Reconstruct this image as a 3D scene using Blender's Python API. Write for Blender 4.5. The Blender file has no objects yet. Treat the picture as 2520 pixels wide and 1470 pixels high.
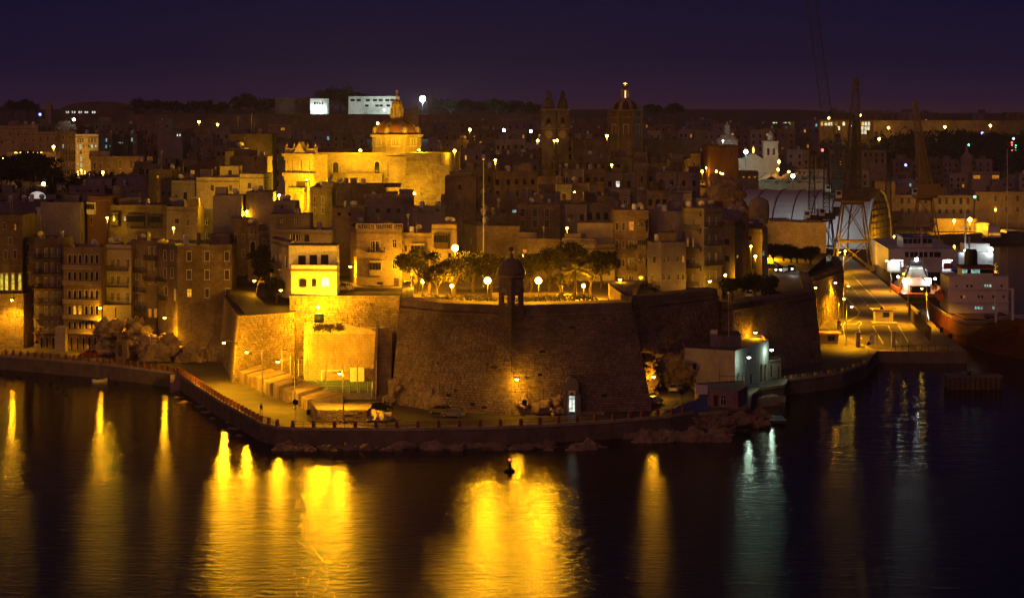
import bpy, math, random
import numpy as np
from mathutils import Vector, Matrix, Euler, noise as mnoise

# ------------------------------------------------------------------ camera, sky, light, exposure
SC = bpy.context.scene
COL = SC.collection
F, HC, V0, U0 = 6000.0, 55.0, 265.0, 1260.0        # focal length, eye height, horizon row, centre column (2520 wide)
cam_d = bpy.data.cameras.new('camera'); cam = bpy.data.objects.new('camera', cam_d); COL.objects.link(cam)
cam.location = (0, 0, HC); cam.rotation_euler = (math.radians(90), 0, 0)
cam_d.sensor_width = 36; cam_d.lens = 36 * F / 2520; cam_d.shift_y = -(735 - V0) / 2520
cam_d.clip_start = 1; cam_d.clip_end = 12000
SC.camera = cam

W = bpy.data.worlds.new('World'); SC.world = W; W.use_nodes = True
_n = W.node_tree.nodes; _l = W.node_tree.links; _n.clear()
_o = _n.new('ShaderNodeOutputWorld'); _bg = _n.new('ShaderNodeBackground')
_bg2 = _n.new('ShaderNodeBackground'); _add = _n.new('ShaderNodeAddShader')
_sky = _n.new('ShaderNodeTexSky'); _sky.sky_type = 'NISHITA'; _sky.sun_disc = False
_sky.sun_elevation = math.radians(-4); _sky.sun_rotation = math.radians(200)
_l.new(_sky.outputs[0], _bg2.inputs[0]); _bg2.inputs[1].default_value = 0.05
_tc = _n.new('ShaderNodeTexCoord'); _sep = _n.new('ShaderNodeSeparateXYZ'); _l.new(_tc.outputs['Generated'], _sep.inputs[0])
_r = _n.new('ShaderNodeValToRGB'); _l.new(_sep.outputs[2], _r.inputs[0])
for p, c in ((0.0, (.0175, .0072, .0245, 1)), (.006, (.0150, .0066, .0250, 1)), (.02, (.0038, .0036, .0215, 1)), (.043, (.0018, .0032, .0205, 1)), (.25, (.0020, .0026, .0130, 1))):
    e = _r.color_ramp.elements.new(p); e.color = c
_r.color_ramp.elements.remove(_r.color_ramp.elements[-1])
_r.color_ramp.elements[0].color = (.022, .009, .018, 1)
_l.new(_r.outputs[0], _bg.inputs[0]); _bg.inputs[1].default_value = 1.0
_l.new(_bg.outputs[0], _add.inputs[0]); _l.new(_bg2.outputs[0], _add.inputs[1]); _l.new(_add.outputs[0], _o.inputs[0])

city_glow_fill_d = bpy.data.lights.new('city_glow_fill', 'SUN'); city_glow_fill = bpy.data.objects.new('city_glow_fill', city_glow_fill_d); COL.objects.link(city_glow_fill)
city_glow_fill_d.energy = 0.27; city_glow_fill_d.angle = math.radians(40); city_glow_fill_d.color = (1, .36, .26)  # added warm fill in place of the city glow behind the camera
city_glow_fill.rotation_euler = (math.radians(58), 0, math.radians(-18))

SC.view_settings.view_transform = 'Standard'; SC.view_settings.look = 'None'
SC.view_settings.exposure = 0.2; SC.view_settings.gamma = 1; SC.view_settings.use_curve_mapping = False
SC.render.engine = 'CYCLES'
cy = SC.cycles
cy.use_denoising = True
try: cy.denoiser = 'OPENIMAGEDENOISE'
except Exception: pass
cy.max_bounces = 4; cy.diffuse_bounces = 2; cy.glossy_bounces = 2; cy.transmission_bounces = 2; cy.transparent_max_bounces = 4
cy.sample_clamp_indirect = 2.0; cy.sample_clamp_direct = 0; cy.caustics_reflective = False; cy.caustics_refractive = False
cy.use_light_tree = True; cy.volume_bounces = 0; cy.blur_glossy = 0.5

# ------------------------------------------------------------------ photo-to-place helpers
def P(u, v, y): return Vector(((u - U0) / F * y, y, HC - (v - V0) / F * y))
def PX(u, y): return (u - U0) / F * y
def PZ(v, y): return HC - (v - V0) / F * y
def GY(v, z): return F * (HC - z) / (v - V0)
def G(u, v, z):
    y = GY(v, z); return Vector((PX(u, y), y, z))
_K = {'1': (0, 209.2, .2511), '2': (0, 492.2, .3347), '3': (553.7, 209.2, .2511), '4': (553.7, 522.9, .2511), '5': (492.2, 738.2, .2511),
      '6': (984.3, 522.9, .272), '7': (1045.8, 799.8, .2685), '8': (1168.9, 184.6, .2511), 'a': (1599.5, 276.8, .2302), 'b': (1968.6, 0, .4185),
      'c': (1476.5, 522.9, .2511), 'd': (1907.1, 553.7, .2511), 'e': (1538, 769, .2441), 'f': (0, 830.5, .272), 'g': (615.2, 984.3, .3662),
      'h': (1476.5, 861.3, .4144), '0': (0, 0, 1)}
class Z:
    def __init__(s, k): s.u0, s.v0, s.s = _K[k]
    def u(s, x): return s.u0 + x * s.s
    def v(s, y): return s.v0 + y * s.s
    def P(s, x, yy, d): return P(s.u(x), s.v(yy), d)
    def G(s, x, yy, z): return G(s.u(x), s.v(yy), z)
rnd = random.Random(7)

# ------------------------------------------------------------------ mesh builder
class MB:
    def __init__(s): s.v = []; s.f = []; s.sm = False
    def add(s, vs, fs):
        n = len(s.v); s.v += [tuple(p) for p in vs]; s.f += [tuple(i + n for i in f) for f in fs]; return s
    def quad(s, a, b, c, d): return s.add((a, b, c, d), ((0, 1, 2, 3),))
    def hexa(s, b, t):           # four bottom corners (ccw from above), four top corners
        return s.add(list(b) + list(t), ((3, 2, 1, 0), (4, 5, 6, 7), (0, 1, 5, 4), (1, 2, 6, 5), (2, 3, 7, 6), (3, 0, 4, 7)))
    def box(s, x, y, z, sx, sy, sz, rz=0):      # z is the bottom
        c, k = math.cos(rz), math.sin(rz); q = []
        for dx, dy in ((-1, -1), (1, -1), (1, 1), (-1, 1)):
            a, b = dx * sx / 2, dy * sy / 2; q.append((x + a * c - b * k, y + a * k + b * c))
        return s.hexa([(p[0], p[1], z) for p in q], [(p[0], p[1], z + sz) for p in q])
    def prism(s, poly, z0, z1, top=None):
        n = len(poly); top = top or poly
        vs = [(p[0], p[1], z0) for p in poly] + [(p[0], p[1], z1) for p in top]
        fs = [tuple(range(n - 1, -1, -1)), tuple(range(n, 2 * n))] + [(i, (i + 1) % n, n + (i + 1) % n, n + i) for i in range(n)]
        return s.add(vs, fs)
    def lathe(s, x, y, prof, n=16, a0=0, arc=2 * math.pi, ax=None):
        closed = abs(arc - 2 * math.pi) < 1e-6; m = n if closed else n + 1; vs = []; fs = []
        for r, z in prof:
            for i in range(m):
                a = a0 + arc * i / n; vs.append((x + r * math.cos(a), y + r * math.sin(a), z))
        for j in range(len(prof) - 1):
            for i in range(n):
                k = (i + 1) % m; fs.append((j * m + i, j * m + k, (j + 1) * m + k, (j + 1) * m + i))
        if closed:
            if prof[0][0] > 1e-4: fs.append(tuple(range(m - 1, -1, -1)))
            if prof[-1][0] > 1e-4: fs.append(tuple(range((len(prof) - 1) * m, len(prof) * m)))
        return s.add(vs, fs)
    def tube(s, pts, r, n=6):
        pts = [Vector(p) for p in pts]; rr = r if isinstance(r, (list, tuple)) else [r] * len(pts); vs = []; fs = []
        for i, p in enumerate(pts):
            d = (pts[min(i + 1, len(pts) - 1)] - pts[max(i - 1, 0)]).normalized()
            a = d.cross(Vector((0, 0, 1))) if abs(d.z) < .95 else d.cross(Vector((1, 0, 0)))
            a.normalize(); b = d.cross(a)
            for k in range(n):
                t = 2 * math.pi * k / n; vs.append(p + a * (math.cos(t) * rr[i]) + b * (math.sin(t) * rr[i]))
        for i in range(len(pts) - 1):
            for k in range(n): fs.append((i * n + k, i * n + (k + 1) % n, (i + 1) * n + (k + 1) % n, (i + 1) * n + k))
        fs.append(tuple(range(n - 1, -1, -1))); fs.append(tuple(range((len(pts) - 1) * n, len(pts) * n)))
        return s.add(vs, fs)
    def bar(s, a, b, w, h=None):     # square-section bar
        a = Vector(a); b = Vector(b); d = (b - a).normalized(); h = h or w
        p = d.cross(Vector((0, 0, 1))) if abs(d.z) < .95 else Vector((1, 0, 0))
        p.normalize(); q = p.cross(d).normalized(); p = p * w / 2; q = q * h / 2
        return s.add([a - p - q, a + p - q, a + p + q, a - p + q, b - p - q, b + p - q, b + p + q, b - p + q],
                     ((0, 1, 2, 3), (7, 6, 5, 4), (0, 4, 5, 1), (1, 5, 6, 2), (2, 6, 7, 3), (3, 7, 4, 0)))
    def ball(s, x, y, z, r, n=10, m=6, sz=1):
        return s.lathe(x, y, [(r * math.sin(math.pi * i / m) if 0 < i < m else 0.0001, z - r * sz * math.cos(math.pi * i / m)) for i in range(m + 1)], n)
    def mesh(s, name, org=(0, 0, 0), smooth=False):
        me = bpy.data.meshes.new(name); o = org
        me.from_pydata([(p[0] - o[0], p[1] - o[1], p[2] - o[2]) for p in s.v], [], s.f); me.update()
        if smooth: me.polygons.foreach_set('use_smooth', [True] * len(me.polygons))
        return me

ORG = {}
def obj(name, me, mat=None, parent=None):
    o = bpy.data.objects.new(name, me); COL.objects.link(o)
    if mat is not None and me is not None and not me.materials: me.materials.append(mat)
    if parent is not None: o.parent = parent; ORG[o.name] = ORG[parent.name]
    else: ORG[o.name] = Vector((0, 0, 0))
    return o
def thing(name, label, cat, loc, group=None, rz=0):
    o = bpy.data.objects.new(name, None); COL.objects.link(o); o.location = loc; o.rotation_euler = (0, 0, rz); o.empty_display_size = .5
    ORG[o.name] = Vector(loc); o['label'] = label; o['category'] = cat
    if group: o['group'] = group
    return o
def part(mb, name, mat, parent, smooth=False): return obj(name, mb.mesh(name, ORG[parent.name], smooth), mat, parent)
def solo(mb, name, mat, label=None, cat=None, group=None, kind=None, smooth=False):
    o = obj(name, mb.mesh(name, (0, 0, 0), smooth), mat)
    if label: o['label'] = label
    if cat: o['category'] = cat
    if group: o['group'] = group
    if kind: o['kind'] = kind
    return o
class Kit:                            # parts of a repeated thing, meshes shared by all its copies
    def __init__(s): s.p = []
    def add(s, name, mb, mat, par=-1, smooth=False): s.p.append((name, mb.mesh(name, (0, 0, 0), smooth), mat, par)); return len(s.p) - 1
    def place(s, name, label, cat, loc, rz=0, group=None, mats=None, sc=1):
        t = thing(name, label, cat, loc, group, rz); t.scale = (sc, sc, sc); made = []
        for i, (n, me, m, par) in enumerate(s.p):
            if not me.materials: me.materials.append(m)
            o = bpy.data.objects.new(n, me); COL.objects.link(o); o.parent = t if par < 0 else made[par]; ORG[o.name] = Vector(loc)
            if mats and i in mats: o.material_slots[0].link = 'OBJECT'; o.material_slots[0].material = mats[i]
            made.append(o)
        return t

# ------------------------------------------------------------------ materials
def _nt(name):
    m = bpy.data.materials.new(name); m.use_nodes = True; nt = m.node_tree; b = nt.nodes['Principled BSDF']; return m, nt, b
def _wallco(nt):
    N, L = nt.nodes, nt.links
    g = N.new('ShaderNodeNewGeometry'); c = N.new('ShaderNodeVectorMath'); c.operation = 'CROSS_PRODUCT'; c.inputs[0].default_value = (0, 0, 1)
    L.new(g.outputs['True Normal'], c.inputs[1]); n = N.new('ShaderNodeVectorMath'); n.operation = 'NORMALIZE'; L.new(c.outputs[0], n.inputs[0])
    d = N.new('ShaderNodeVectorMath'); d.operation = 'DOT_PRODUCT'; L.new(n.outputs[0], d.inputs[0]); L.new(g.outputs['Position'], d.inputs[1])
    s = N.new('ShaderNodeSeparateXYZ'); L.new(g.outputs['Position'], s.inputs[0])
    k = N.new('ShaderNodeCombineXYZ'); L.new(d.outputs['Value'], k.inputs[0]); L.new(s.outputs[2], k.inputs[1]); return k.outputs[0], g
def mix(nt, a, b, fac, mode='MIX'):
    m = nt.nodes.new('ShaderNodeMix'); m.data_type = 'RGBA'; m.blend_type = mode
    for i, x in ((0, fac), (6, a), (7, b)):
        if isinstance(x, (int, float)): m.inputs[i].default_value = x
        elif isinstance(x, tuple): m.inputs[i].default_value = (*x, 1) if len(x) == 3 else x
        else: nt.links.new(x, m.inputs[i])
    return m.outputs[2]
def noi(nt, vec, scale, detail=4, rough=.55, lo=.35, hi=.65, mapscale=None):
    N, L = nt.nodes, nt.links
    if mapscale:
        mp = N.new('ShaderNodeMapping'); mp.inputs['Scale'].default_value = mapscale; L.new(vec, mp.inputs[0]); vec = mp.outputs[0]
    t = N.new('ShaderNodeTexNoise'); t.inputs['Scale'].default_value = scale; t.inputs['Detail'].default_value = detail; t.inputs['Roughness'].default_value = rough
    L.new(vec, t.inputs['Vector']); r = N.new('ShaderNodeMapRange'); r.inputs[1].default_value = lo; r.inputs[2].default_value = hi; L.new(t.outputs[0], r.inputs[0]); return r.outputs[0]
def stone(name, c1, c2, bw=.7, bh=.32, mortar=.55, stain=.6, bump=.25, joint=.03):
    m, nt, b = _nt(name); N, L = nt.nodes, nt.links; co, g = _wallco(nt); pos = g.outputs['Position']
    col = mix(nt, c1, c2, noi(nt, pos, .35, 5)); col = mix(nt, col, tuple(x * .62 for x in c2), noi(nt, pos, 2.2, 6, .7, .5, .72))
    dark = tuple(x * .33 for x in c2)
    col = mix(nt, col, tuple(x * .5 for x in c2), noi(nt, pos, .085, 5, .62, .46, .74))
    st = noi(nt, co, .9, 5, .65, .52, .78, (1.0, .13, 1)); mm = N.new('ShaderNodeMath'); mm.operation = 'MULTIPLY'; mm.inputs[1].default_value = stain; L.new(st, mm.inputs[0])
    col = mix(nt, col, dark, mm.outputs[0])
    h = None
    if bw:
        br = N.new('ShaderNodeTexBrick'); br.inputs['Scale'].default_value = 1; br.inputs['Brick Width'].default_value = bw; br.inputs['Row Height'].default_value = bh
        br.inputs['Mortar Size'].default_value = joint; br.inputs['Mortar Smooth'].default_value = .3; br.inputs['Bias'].default_value = -.2
        br.inputs['Color1'].default_value = (1, 1, 1, 1); br.inputs['Color2'].default_value = (.66, .63, .6, 1); br.inputs['Mortar'].default_value = (mortar, mortar, mortar, 1)
        L.new(co, br.inputs['Vector']); col = mix(nt, col, br.outputs['Color'], .8, 'MULTIPLY'); h = br.outputs['Color']
    L.new(col, b.inputs['Base Color']); b.inputs['Roughness'].default_value = .93; b.inputs['Specular IOR Level'].default_value = .15
    bp = N.new('ShaderNodeBump'); bp.inputs['Strength'].default_value = bump; bp.inputs['Distance'].default_value = .12
    L.new(noi(nt, pos, 3, 6, .7, 0, 1), bp.inputs['Height']); L.new(bp.outputs[0], b.inputs['Normal'])
    return m
def plain(name, col, rough=.6, metal=0, var=.25, scale=1.5, spec=.3, bump=0):
    m, nt, b = _nt(name); g = nt.nodes.new('ShaderNodeNewGeometry')
    c = mix(nt, col, tuple(x * (1 - var) for x in col), noi(nt, g.outputs['Position'], scale, 5, .6))
    nt.links.new(c, b.inputs['Base Color']); b.inputs['Roughness'].default_value = rough; b.inputs['Metallic'].default_value = metal; b.inputs['Specular IOR Level'].default_value = spec
    if bump:
        bp = nt.nodes.new('ShaderNodeBump'); bp.inputs['Strength'].default_value = bump; bp.inputs['Distance'].default_value = .2
        nt.links.new(noi(nt, g.outputs['Position'], scale * 3, 6, .7, 0, 1), bp.inputs['Height']); nt.links.new(bp.outputs[0], b.inputs['Normal'])
    return m
def emit(name, col, s, var=0):
    m, nt, b = _nt(name); b.inputs['Base Color'].default_value = (*[min(.8, x) for x in col], 1); b.inputs['Emission Color'].default_value = (*col, 1); b.inputs['Emission Strength'].default_value = s
    if var:
        g = nt.nodes.new('ShaderNodeNewGeometry'); r = nt.nodes.new('ShaderNodeMath'); r.operation = 'MULTIPLY'; r.inputs[1].default_value = s * 1.4
        nt.links.new(noi(nt, g.outputs['Position'], 1.7, 3, .5, .3, .7), r.inputs[0]); nt.links.new(r.outputs[0], b.inputs['Emission Strength'])
    return m
M = {}
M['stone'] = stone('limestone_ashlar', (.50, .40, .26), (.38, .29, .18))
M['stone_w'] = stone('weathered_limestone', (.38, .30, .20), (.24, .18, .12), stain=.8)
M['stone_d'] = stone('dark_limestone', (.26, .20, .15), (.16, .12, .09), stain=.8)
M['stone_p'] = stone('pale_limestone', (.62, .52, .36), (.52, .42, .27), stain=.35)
M['rough'] = stone('bastion_core', (.20, .15, .10), (.13, .10, .07), bw=0)
M['block1'] = stone('bastion_block_pale', (.40, .31, .20), (.31, .24, .155), bw=0, stain=.75, bump=.4)
M['block2'] = stone('bastion_block_mid', (.36, .28, .18), (.26, .20, .13), bw=0, stain=.8, bump=.4)
M['block3'] = stone('bastion_block_dark', (.30, .23, .155), (.22, .17, .115), bw=0, stain=.8, bump=.4)
M['plaster'] = stone('cream_plaster', (.46, .40, .31), (.38, .33, .25), bw=0, stain=.35, bump=.08)
M['plaster_g'] = stone('grey_plaster', (.34, .30, .29), (.26, .23, .23), bw=0, stain=.5, bump=.08)
M['plaster_v'] = stone('violet_grey_plaster', (.24, .20, .27), (.18, .155, .22), bw=0, stain=.5, bump=.08)
M['plaster_r'] = stone('terracotta_plaster', (.22, .11, .07), (.17, .085, .055), bw=0, stain=.5, bump=.08)
M['white'] = stone('whitewash', (.74, .72, .68), (.64, .62, .57), bw=0, stain=.3, bump=.06)
M['pink'] = stone('pink_plaster', (.42, .27, .25), (.34, .21, .2), bw=0, stain=.4, bump=.06)
M['roof'] = plain('roof_screed', (.20, .17, .14), .9, 0, .4, .6)
M['rock'] = stone('coral_limestone_rock', (.44, .34, .21), (.27, .20, .13), bw=0, stain=.5, bump=.9)
M['asphalt'] = plain('asphalt', (.10, .085, .065), .72, 0, .45, .25, .35, .15)
M['pave'] = plain('quay_paving', (.24, .19, .13), .85, 0, .4, .4, .3, .2)
M['earth'] = plain('earth', (.14, .11, .07), .95, 0, .5, .1)
M['iron'] = plain('dark_iron', (.03, .028, .027), .5, .4)
M['steel'] = plain('galvanised_steel', (.45, .44, .42), .4, .6)
M['wpaint'] = plain('white_paint', (.78, .77, .74), .5, 0, .1)
M['wood'] = plain('dark_wood', (.07, .045, .03), .6)
M['green'] = plain('green_paint', (.035, .085, .08), .5)
M['redpaint'] = plain('red_paint', (.42, .07, .04), .5)
M['bluepaint'] = plain('blue_paint', (.05, .09, .30), .5)
M['yellow'] = plain('yellow_paint', (.65, .45, .05), .6)
M['rust'] = plain('rust_red_post', (.26, .10, .05), .8)
M['tyre'] = plain('tyre_rubber', (.02, .02, .02), .8)
M['glass'] = plain('dark_window_glass', (.018, .017, .018), .12, 0, .3, 1, .6)
M['shut'] = plain('grey_shutter', (.15, .13, .11), .7)
M['shut_b'] = plain('brown_shutter', (.11, .065, .04), .6)
M['frame'] = plain('window_stone_surround', (.55, .46, .33), .8)
M['wframe'] = plain('window_white_frame', (.68, .66, .6), .6)
M['warm'] = emit('lit_window_warm', (1, .46, .03), .8, 1)
M['amber'] = emit('lit_window_amber', (1, .40, .03), .45, 1)
M['cool'] = emit('lit_window_cool', (.35, .85, .75), .55, 1)
M['coolw'] = emit('lit_window_white', (.85, .95, .8), 1.1, 1)
M['lime'] = emit('lit_window_lime', (.50, .55, .06), .9, 1)
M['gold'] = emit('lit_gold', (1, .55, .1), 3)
M['sodium'] = emit('sodium_lamp_glass', (1, .58, .06), 40)
M['hal'] = emit('halide_lamp_glass', (.85, 1, .95), 45)
M['led_r'] = emit('red_light', (1, .06, .05), 8)
M['led_g'] = emit('green_light', (.1, 1, .4), 6)
M['led_b'] = emit('blue_light', (.15, .2, 1), 8)
# ------------------------------------------------------------------ water, terrain, quays
def lerp(t, pts):
    if t <= pts[0][0]: return pts[0][1]
    for (a, b), (c, d) in zip(pts, pts[1:]):
        if t <= c: return b + (d - b) * (t - a) / (c - a)
    return pts[-1][1]
def sst(a, b, t):
    t = max(0, min(1, (t - a) / (b - a))); return t * t * (3 - 2 * t)
_base = [(430, 18.5), (560, 19), (700, 22), (900, 28), (1300, 36), (2000, 46), (2600, 53.5)]
_edge = [(-2500, 548), (480, 545), (560, 530), (640, 495), (720, 486), (980, 482), (1000, 470), (1540, 472), (1770, 500), (2000, 530), (2050, 560)]
_xr = [(480, 60), (520, 66), (600, 74), (640, 82), (700, 88), (800, 92), (960, 96)]
def T(x, y):
    u = x / y * F + U0; b = lerp(y, _base)
    if u > 1650: b = b - 3.0 * sst(1650, 1780, u) * (1 - sst(650, 800, y))
    far = 2.4 + (lerp(y, _base) - 4 - 2.4) * sst(1120, 1750, y)
    shore = lerp(u, [(2180, 960), (2240, 985), (2520, 1035), (3500, 1150)])
    if x > lerp(y, _xr) and y < 985:
        return -4.0 if (y < shore or u < 2150) else far
    if u > 1800 and y > 700:
        k = sst(1800, 1840, u) * sst(735, 775, y) * (1 - sst(965, 1010, y)); b = b * (1 - k) + 4 * k
        k2 = sst(1950, 2100, u); b = b * (1 - k2) + (far if y > shore else 3.5) * k2
    if y < lerp(u, _edge): return -4.0
    return b
def build_terrain():
    ys = []; y = 440.0
    while y < 2600: ys.append(y); y += max(7, (y - 430) * .03)
    ss = np.linspace(-.62, .62, 150); vs = []; fs = []; n = len(ss)
    for y in ys:
        for s in ss: x = s * y; vs.append((x, y, T(x, y)))
    for j in range(len(ys) - 1):
        for i in range(n - 1): fs.append((j * n + i, j * n + i + 1, (j + 1) * n + i + 1, (j + 1) * n + i))
    mb = MB(); mb.v = vs; mb.f = fs
    solo(mb, 'terrain', M['earth'], 'dark hilly ground under the harbour town', None, None, 'structure', True)
build_terrain()

def water_mat():
    m, nt, b = _nt('harbour_water'); N, L = nt.nodes, nt.links
    g = N.new('ShaderNodeNewGeometry'); pos = g.outputs['Position']
    b.inputs['Base Color'].default_value = (.0025, .003, .008, 1); b.inputs['IOR'].default_value = 1.33; b.inputs['Specular IOR Level'].default_value = .5
    # calm lanes and ruffled patches
    a = noi(nt, pos, .012, 4, .55, .2, .8, (1, .55, 1))
    sp = N.new('ShaderNodeSeparateXYZ'); L.new(pos, sp.inputs[0])
    w = N.new('ShaderNodeMath'); w.operation = 'MULTIPLY_ADD'; w.inputs[1].default_value = .35; L.new(sp.outputs[0], w.inputs[0])
    wob = noi(nt, pos, .02, 3, .5, .2, .8); wm = N.new('ShaderNodeMath'); wm.operation = 'MULTIPLY'; wm.inputs[1].default_value = -70; L.new(wob, wm.inputs[0])
    ysum = N.new('ShaderNodeMath'); ysum.operation = 'ADD'; L.new(sp.outputs[1], ysum.inputs[0]); L.new(wm.outputs[0], ysum.inputs[1])
    lee = N.new('ShaderNodeMapRange'); lee.interpolation_type = 'SMOOTHSTEP'; lee.inputs[1].default_value = 412 - 35; lee.inputs[2].default_value = 348 - 35; lee.inputs[3].default_value = 0; lee.inputs[4].default_value = 1
    L.new(ysum.outputs[0], lee.inputs[0])
    rr = N.new('ShaderNodeMath'); rr.operation = 'MULTIPLY_ADD'; rr.inputs[1].default_value = .14; rr.inputs[2].default_value = .10; L.new(lee.outputs[0], rr.inputs[0])
    r2 = N.new('ShaderNodeMath'); r2.operation = 'MULTIPLY_ADD'; r2.inputs[1].default_value = .035; L.new(a, r2.inputs[0]); L.new(rr.outputs[0], r2.inputs[2])
    bp = N.new('ShaderNodeBump'); bp.inputs['Strength'].default_value = 1; bp.inputs['Distance'].default_value = 1
    h1 = noi(nt, pos, .7, 3, .55, 0, 1, (1, 1, 1)); h0 = noi(nt, pos, .8, 3, .55, 0, 1, (.28, 1, 1)); h2 = noi(nt, pos, .22, 3, .5, 0, 1, (.6, 1, 1))
    am = N.new('ShaderNodeMath'); am.operation = 'MULTIPLY_ADD'; am.inputs[1].default_value = .085; am.inputs[2].default_value = .012; L.new(lee.outputs[0], am.inputs[0])
    q = N.new('ShaderNodeMath'); q.operation = 'MULTIPLY'; L.new(h1, q.inputs[0]); L.new(am.outputs[0], q.inputs[1])
    q1 = N.new('ShaderNodeMath'); q1.operation = 'MULTIPLY_ADD'; q1.inputs[1].default_value = .085; L.new(h0, q1.inputs[0]); L.new(q.outputs[0], q1.inputs[2])
    q2 = N.new('ShaderNodeMath'); q2.operation = 'MULTIPLY_ADD'; q2.inputs[1].default_value = .10; L.new(h2, q2.inputs[0]); L.new(q1.outputs[0], q2.inputs[2])
    L.new(q2.outputs[0], bp.inputs['Height']); L.new(bp.outputs[0], b.inputs['Normal']); b.inputs['Specular IOR Level'].default_value = 0; b.inputs['Roughness'].default_value = 1
    gl = N.new('ShaderNodeBsdfGlossy'); gl.distribution = 'BECKMANN'; L.new(r2.outputs[0], gl.inputs['Roughness']); L.new(bp.outputs[0], gl.inputs['Normal'])
    fr = N.new('ShaderNodeFresnel'); fr.inputs['IOR'].default_value = 1.33; mx = N.new('ShaderNodeMixShader'); L.new(fr.outputs[0], mx.inputs[0]); L.new(b.outputs[0], mx.inputs[1]); L.new(gl.outputs[0], mx.inputs[2])
    L.new(mx.outputs[0], N['Material Output'].inputs['Surface'])
    return m
_w = MB(); _w.quad((-3500, 20, 0), (3500, 20, 0), (3500, 2600, 0), (-3500, 2600, 0))
solo(_w, 'water', water_mat(), 'dark harbour water with long golden lamp reflections', None, None, 'structure')

QE = [(-420, 838), (-60, 868), (0, 873), (245, 893), (400, 912), (437, 918), (540, 985), (640, 1040), (680, 1049), (720, 1052), (1000, 1054), (1280, 1048), (1500, 1035),
      (1650, 1022), (1712, 1012), (1722, 1016), (1790, 1012), (1845, 1000), (1848, 972), (1872, 955), (1930, 947), (1940, 932), (2001, 925), (2075, 915), (2134, 893), (2146, 876), (2160, 862)]
qe = [G(u, v, 3.0) for u, v in QE]
def inset_line(pts, d):
    out = []
    for i, p in enumerate(pts):
        a = pts[max(0, i - 1)]; b = pts[min(len(pts) - 1, i + 1)]; t = Vector((b.x - a.x, b.y - a.y, 0)).normalized(); out.append(Vector((p.x - t.y * d, p.y + t.x * d, p.z)))
    return out
_q = MB(); poly = [(p.x, p.y) for p in qe] + [(72, 600), (-220, 600)]
_q.prism(poly, -3, 3.0); solo(_q, 'quay', M['pave'], 'stone quay running along the waterfront', None, None, 'structure')
_q = MB(); rp = inset_line(qe, 1.6); n = len(rp)
poly = [(p.x, p.y, 3.006) for p in rp] + [(70, 598, 3.006), (-218, 598, 3.006)]
_q.add(poly, [tuple(range(len(poly)))]); solo(_q, 'road', M['asphalt'], 'asphalt road along the waterfront quay', None, None, 'structure')
# coping along the quay edge, a real step
_q = MB(); r0 = inset_line(qe, -.12); r1 = inset_line(qe, .7)
for i in range(n - 1):
    _q.hexa([r0[i] + Vector((0, 0, -.35)), r0[i + 1] + Vector((0, 0, -.35)), r1[i + 1] + Vector((0, 0, -.35)), r1[i] + Vector((0, 0, -.35))],
            [r0[i] + Vector((0, 0, .14)), r0[i + 1] + Vector((0, 0, .14)), r1[i + 1] + Vector((0, 0, .14)), r1[i] + Vector((0, 0, .14))])
solo(_q, 'quay_kerb', M['stone_p'], 'pale stone kerb along the quay edge', None, None, 'structure')
# commercial quay on the right
RQ = [(72, 527), (98, 525), (100.7, 570), (105, 624), (109.6, 701), (113.8, 760), (121, 900), (128, 985), (90, 985), (80, 700), (70, 600)]
_q = MB(); _q.prism(RQ, -3, 2.5); solo(_q, 'dock_quay', M['pave'], 'floodlit commercial quay beside the moored ships', None, None, 'structure')
_q = MB(); pl = [(74, 529), (88, 529), (96, 620), (103, 701), (110, 790), (96, 790), (88, 640), (76, 600)]
_q.add([(a, b, 2.506) for a, b in pl], [tuple(range(len(pl)))]); solo(_q, 'dock_road', M['asphalt'], 'asphalt dock road leading to the cranes', None, None, 'structure')

# ------------------------------------------------------------------ masonry and bastions
def _blockmesh(name, mat):
    mb = MB(); k = .42; b = [(-.5, .5, -.5), (.5, .5, -.5), (.5, .5, .5), (-.5, .5, .5)]; m = [(x, -.2, z) for x, y, z in b]; t = [(x * 2 * k, -.5, z * 2 * k) for x, y, z in b]
    mb.add(b + m + t, ((0, 1, 5, 4), (1, 2, 6, 5), (2, 3, 7, 6), (3, 0, 4, 7), (4, 5, 9, 8), (5, 6, 10, 9), (6, 7, 11, 10), (7, 4, 8, 11), (8, 9, 10, 11)))
    me = mb.mesh(name); me.materials.append(mat); return me
BLK = [_blockmesh('stone_block_' + c, M['block' + c]) for c in '123']
def courses(p0, p1, q0, q1, bw, bh, rng, prot=.16, skip=.006, dark=0.0):
    p0, p1, q0, q1 = map(Vector, (p0, p1, q0, q1)); nrm = (p1 - p0).cross(q0 - p0).normalized(); H_ = ((q0 - p0).length + (q1 - p1).length) / 2
    n = max(1, round(H_ / bh)); out = []
    def at(s, t): return (p0 + (p1 - p0) * s) * (1 - t) + (q0 + (q1 - q0) * s) * t
    for i in range(n):
        t0, t1 = i / n, (i + 1) / n; L = (at(1, t0) - at(0, t0)).length; s = -rng.random() * .4 * bw / L
        while s < 1:
            w = bw * rng.uniform(.65, 1.45) / L; a, b = max(0, s), min(1, s + w); s += w
            if b - a < .12 * bw / L or rng.random() < skip: continue
            c = (at(a, t0) + at(b, t0) + at(b, t1) + at(a, t1)) / 4; ex = (at(b, (t0 + t1) / 2) - at(a, (t0 + t1) / 2)); ez = (at((a + b) / 2, t1) - at((a + b) / 2, t0))
            d = rng.uniform(.05, prot + .06); mi = 0 if rng.random() < .36 - dark else (1 if rng.random() < .6 - dark * .5 else 2)
            out.append((c, ex, ez, nrm, d, mi))
    return out
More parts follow.
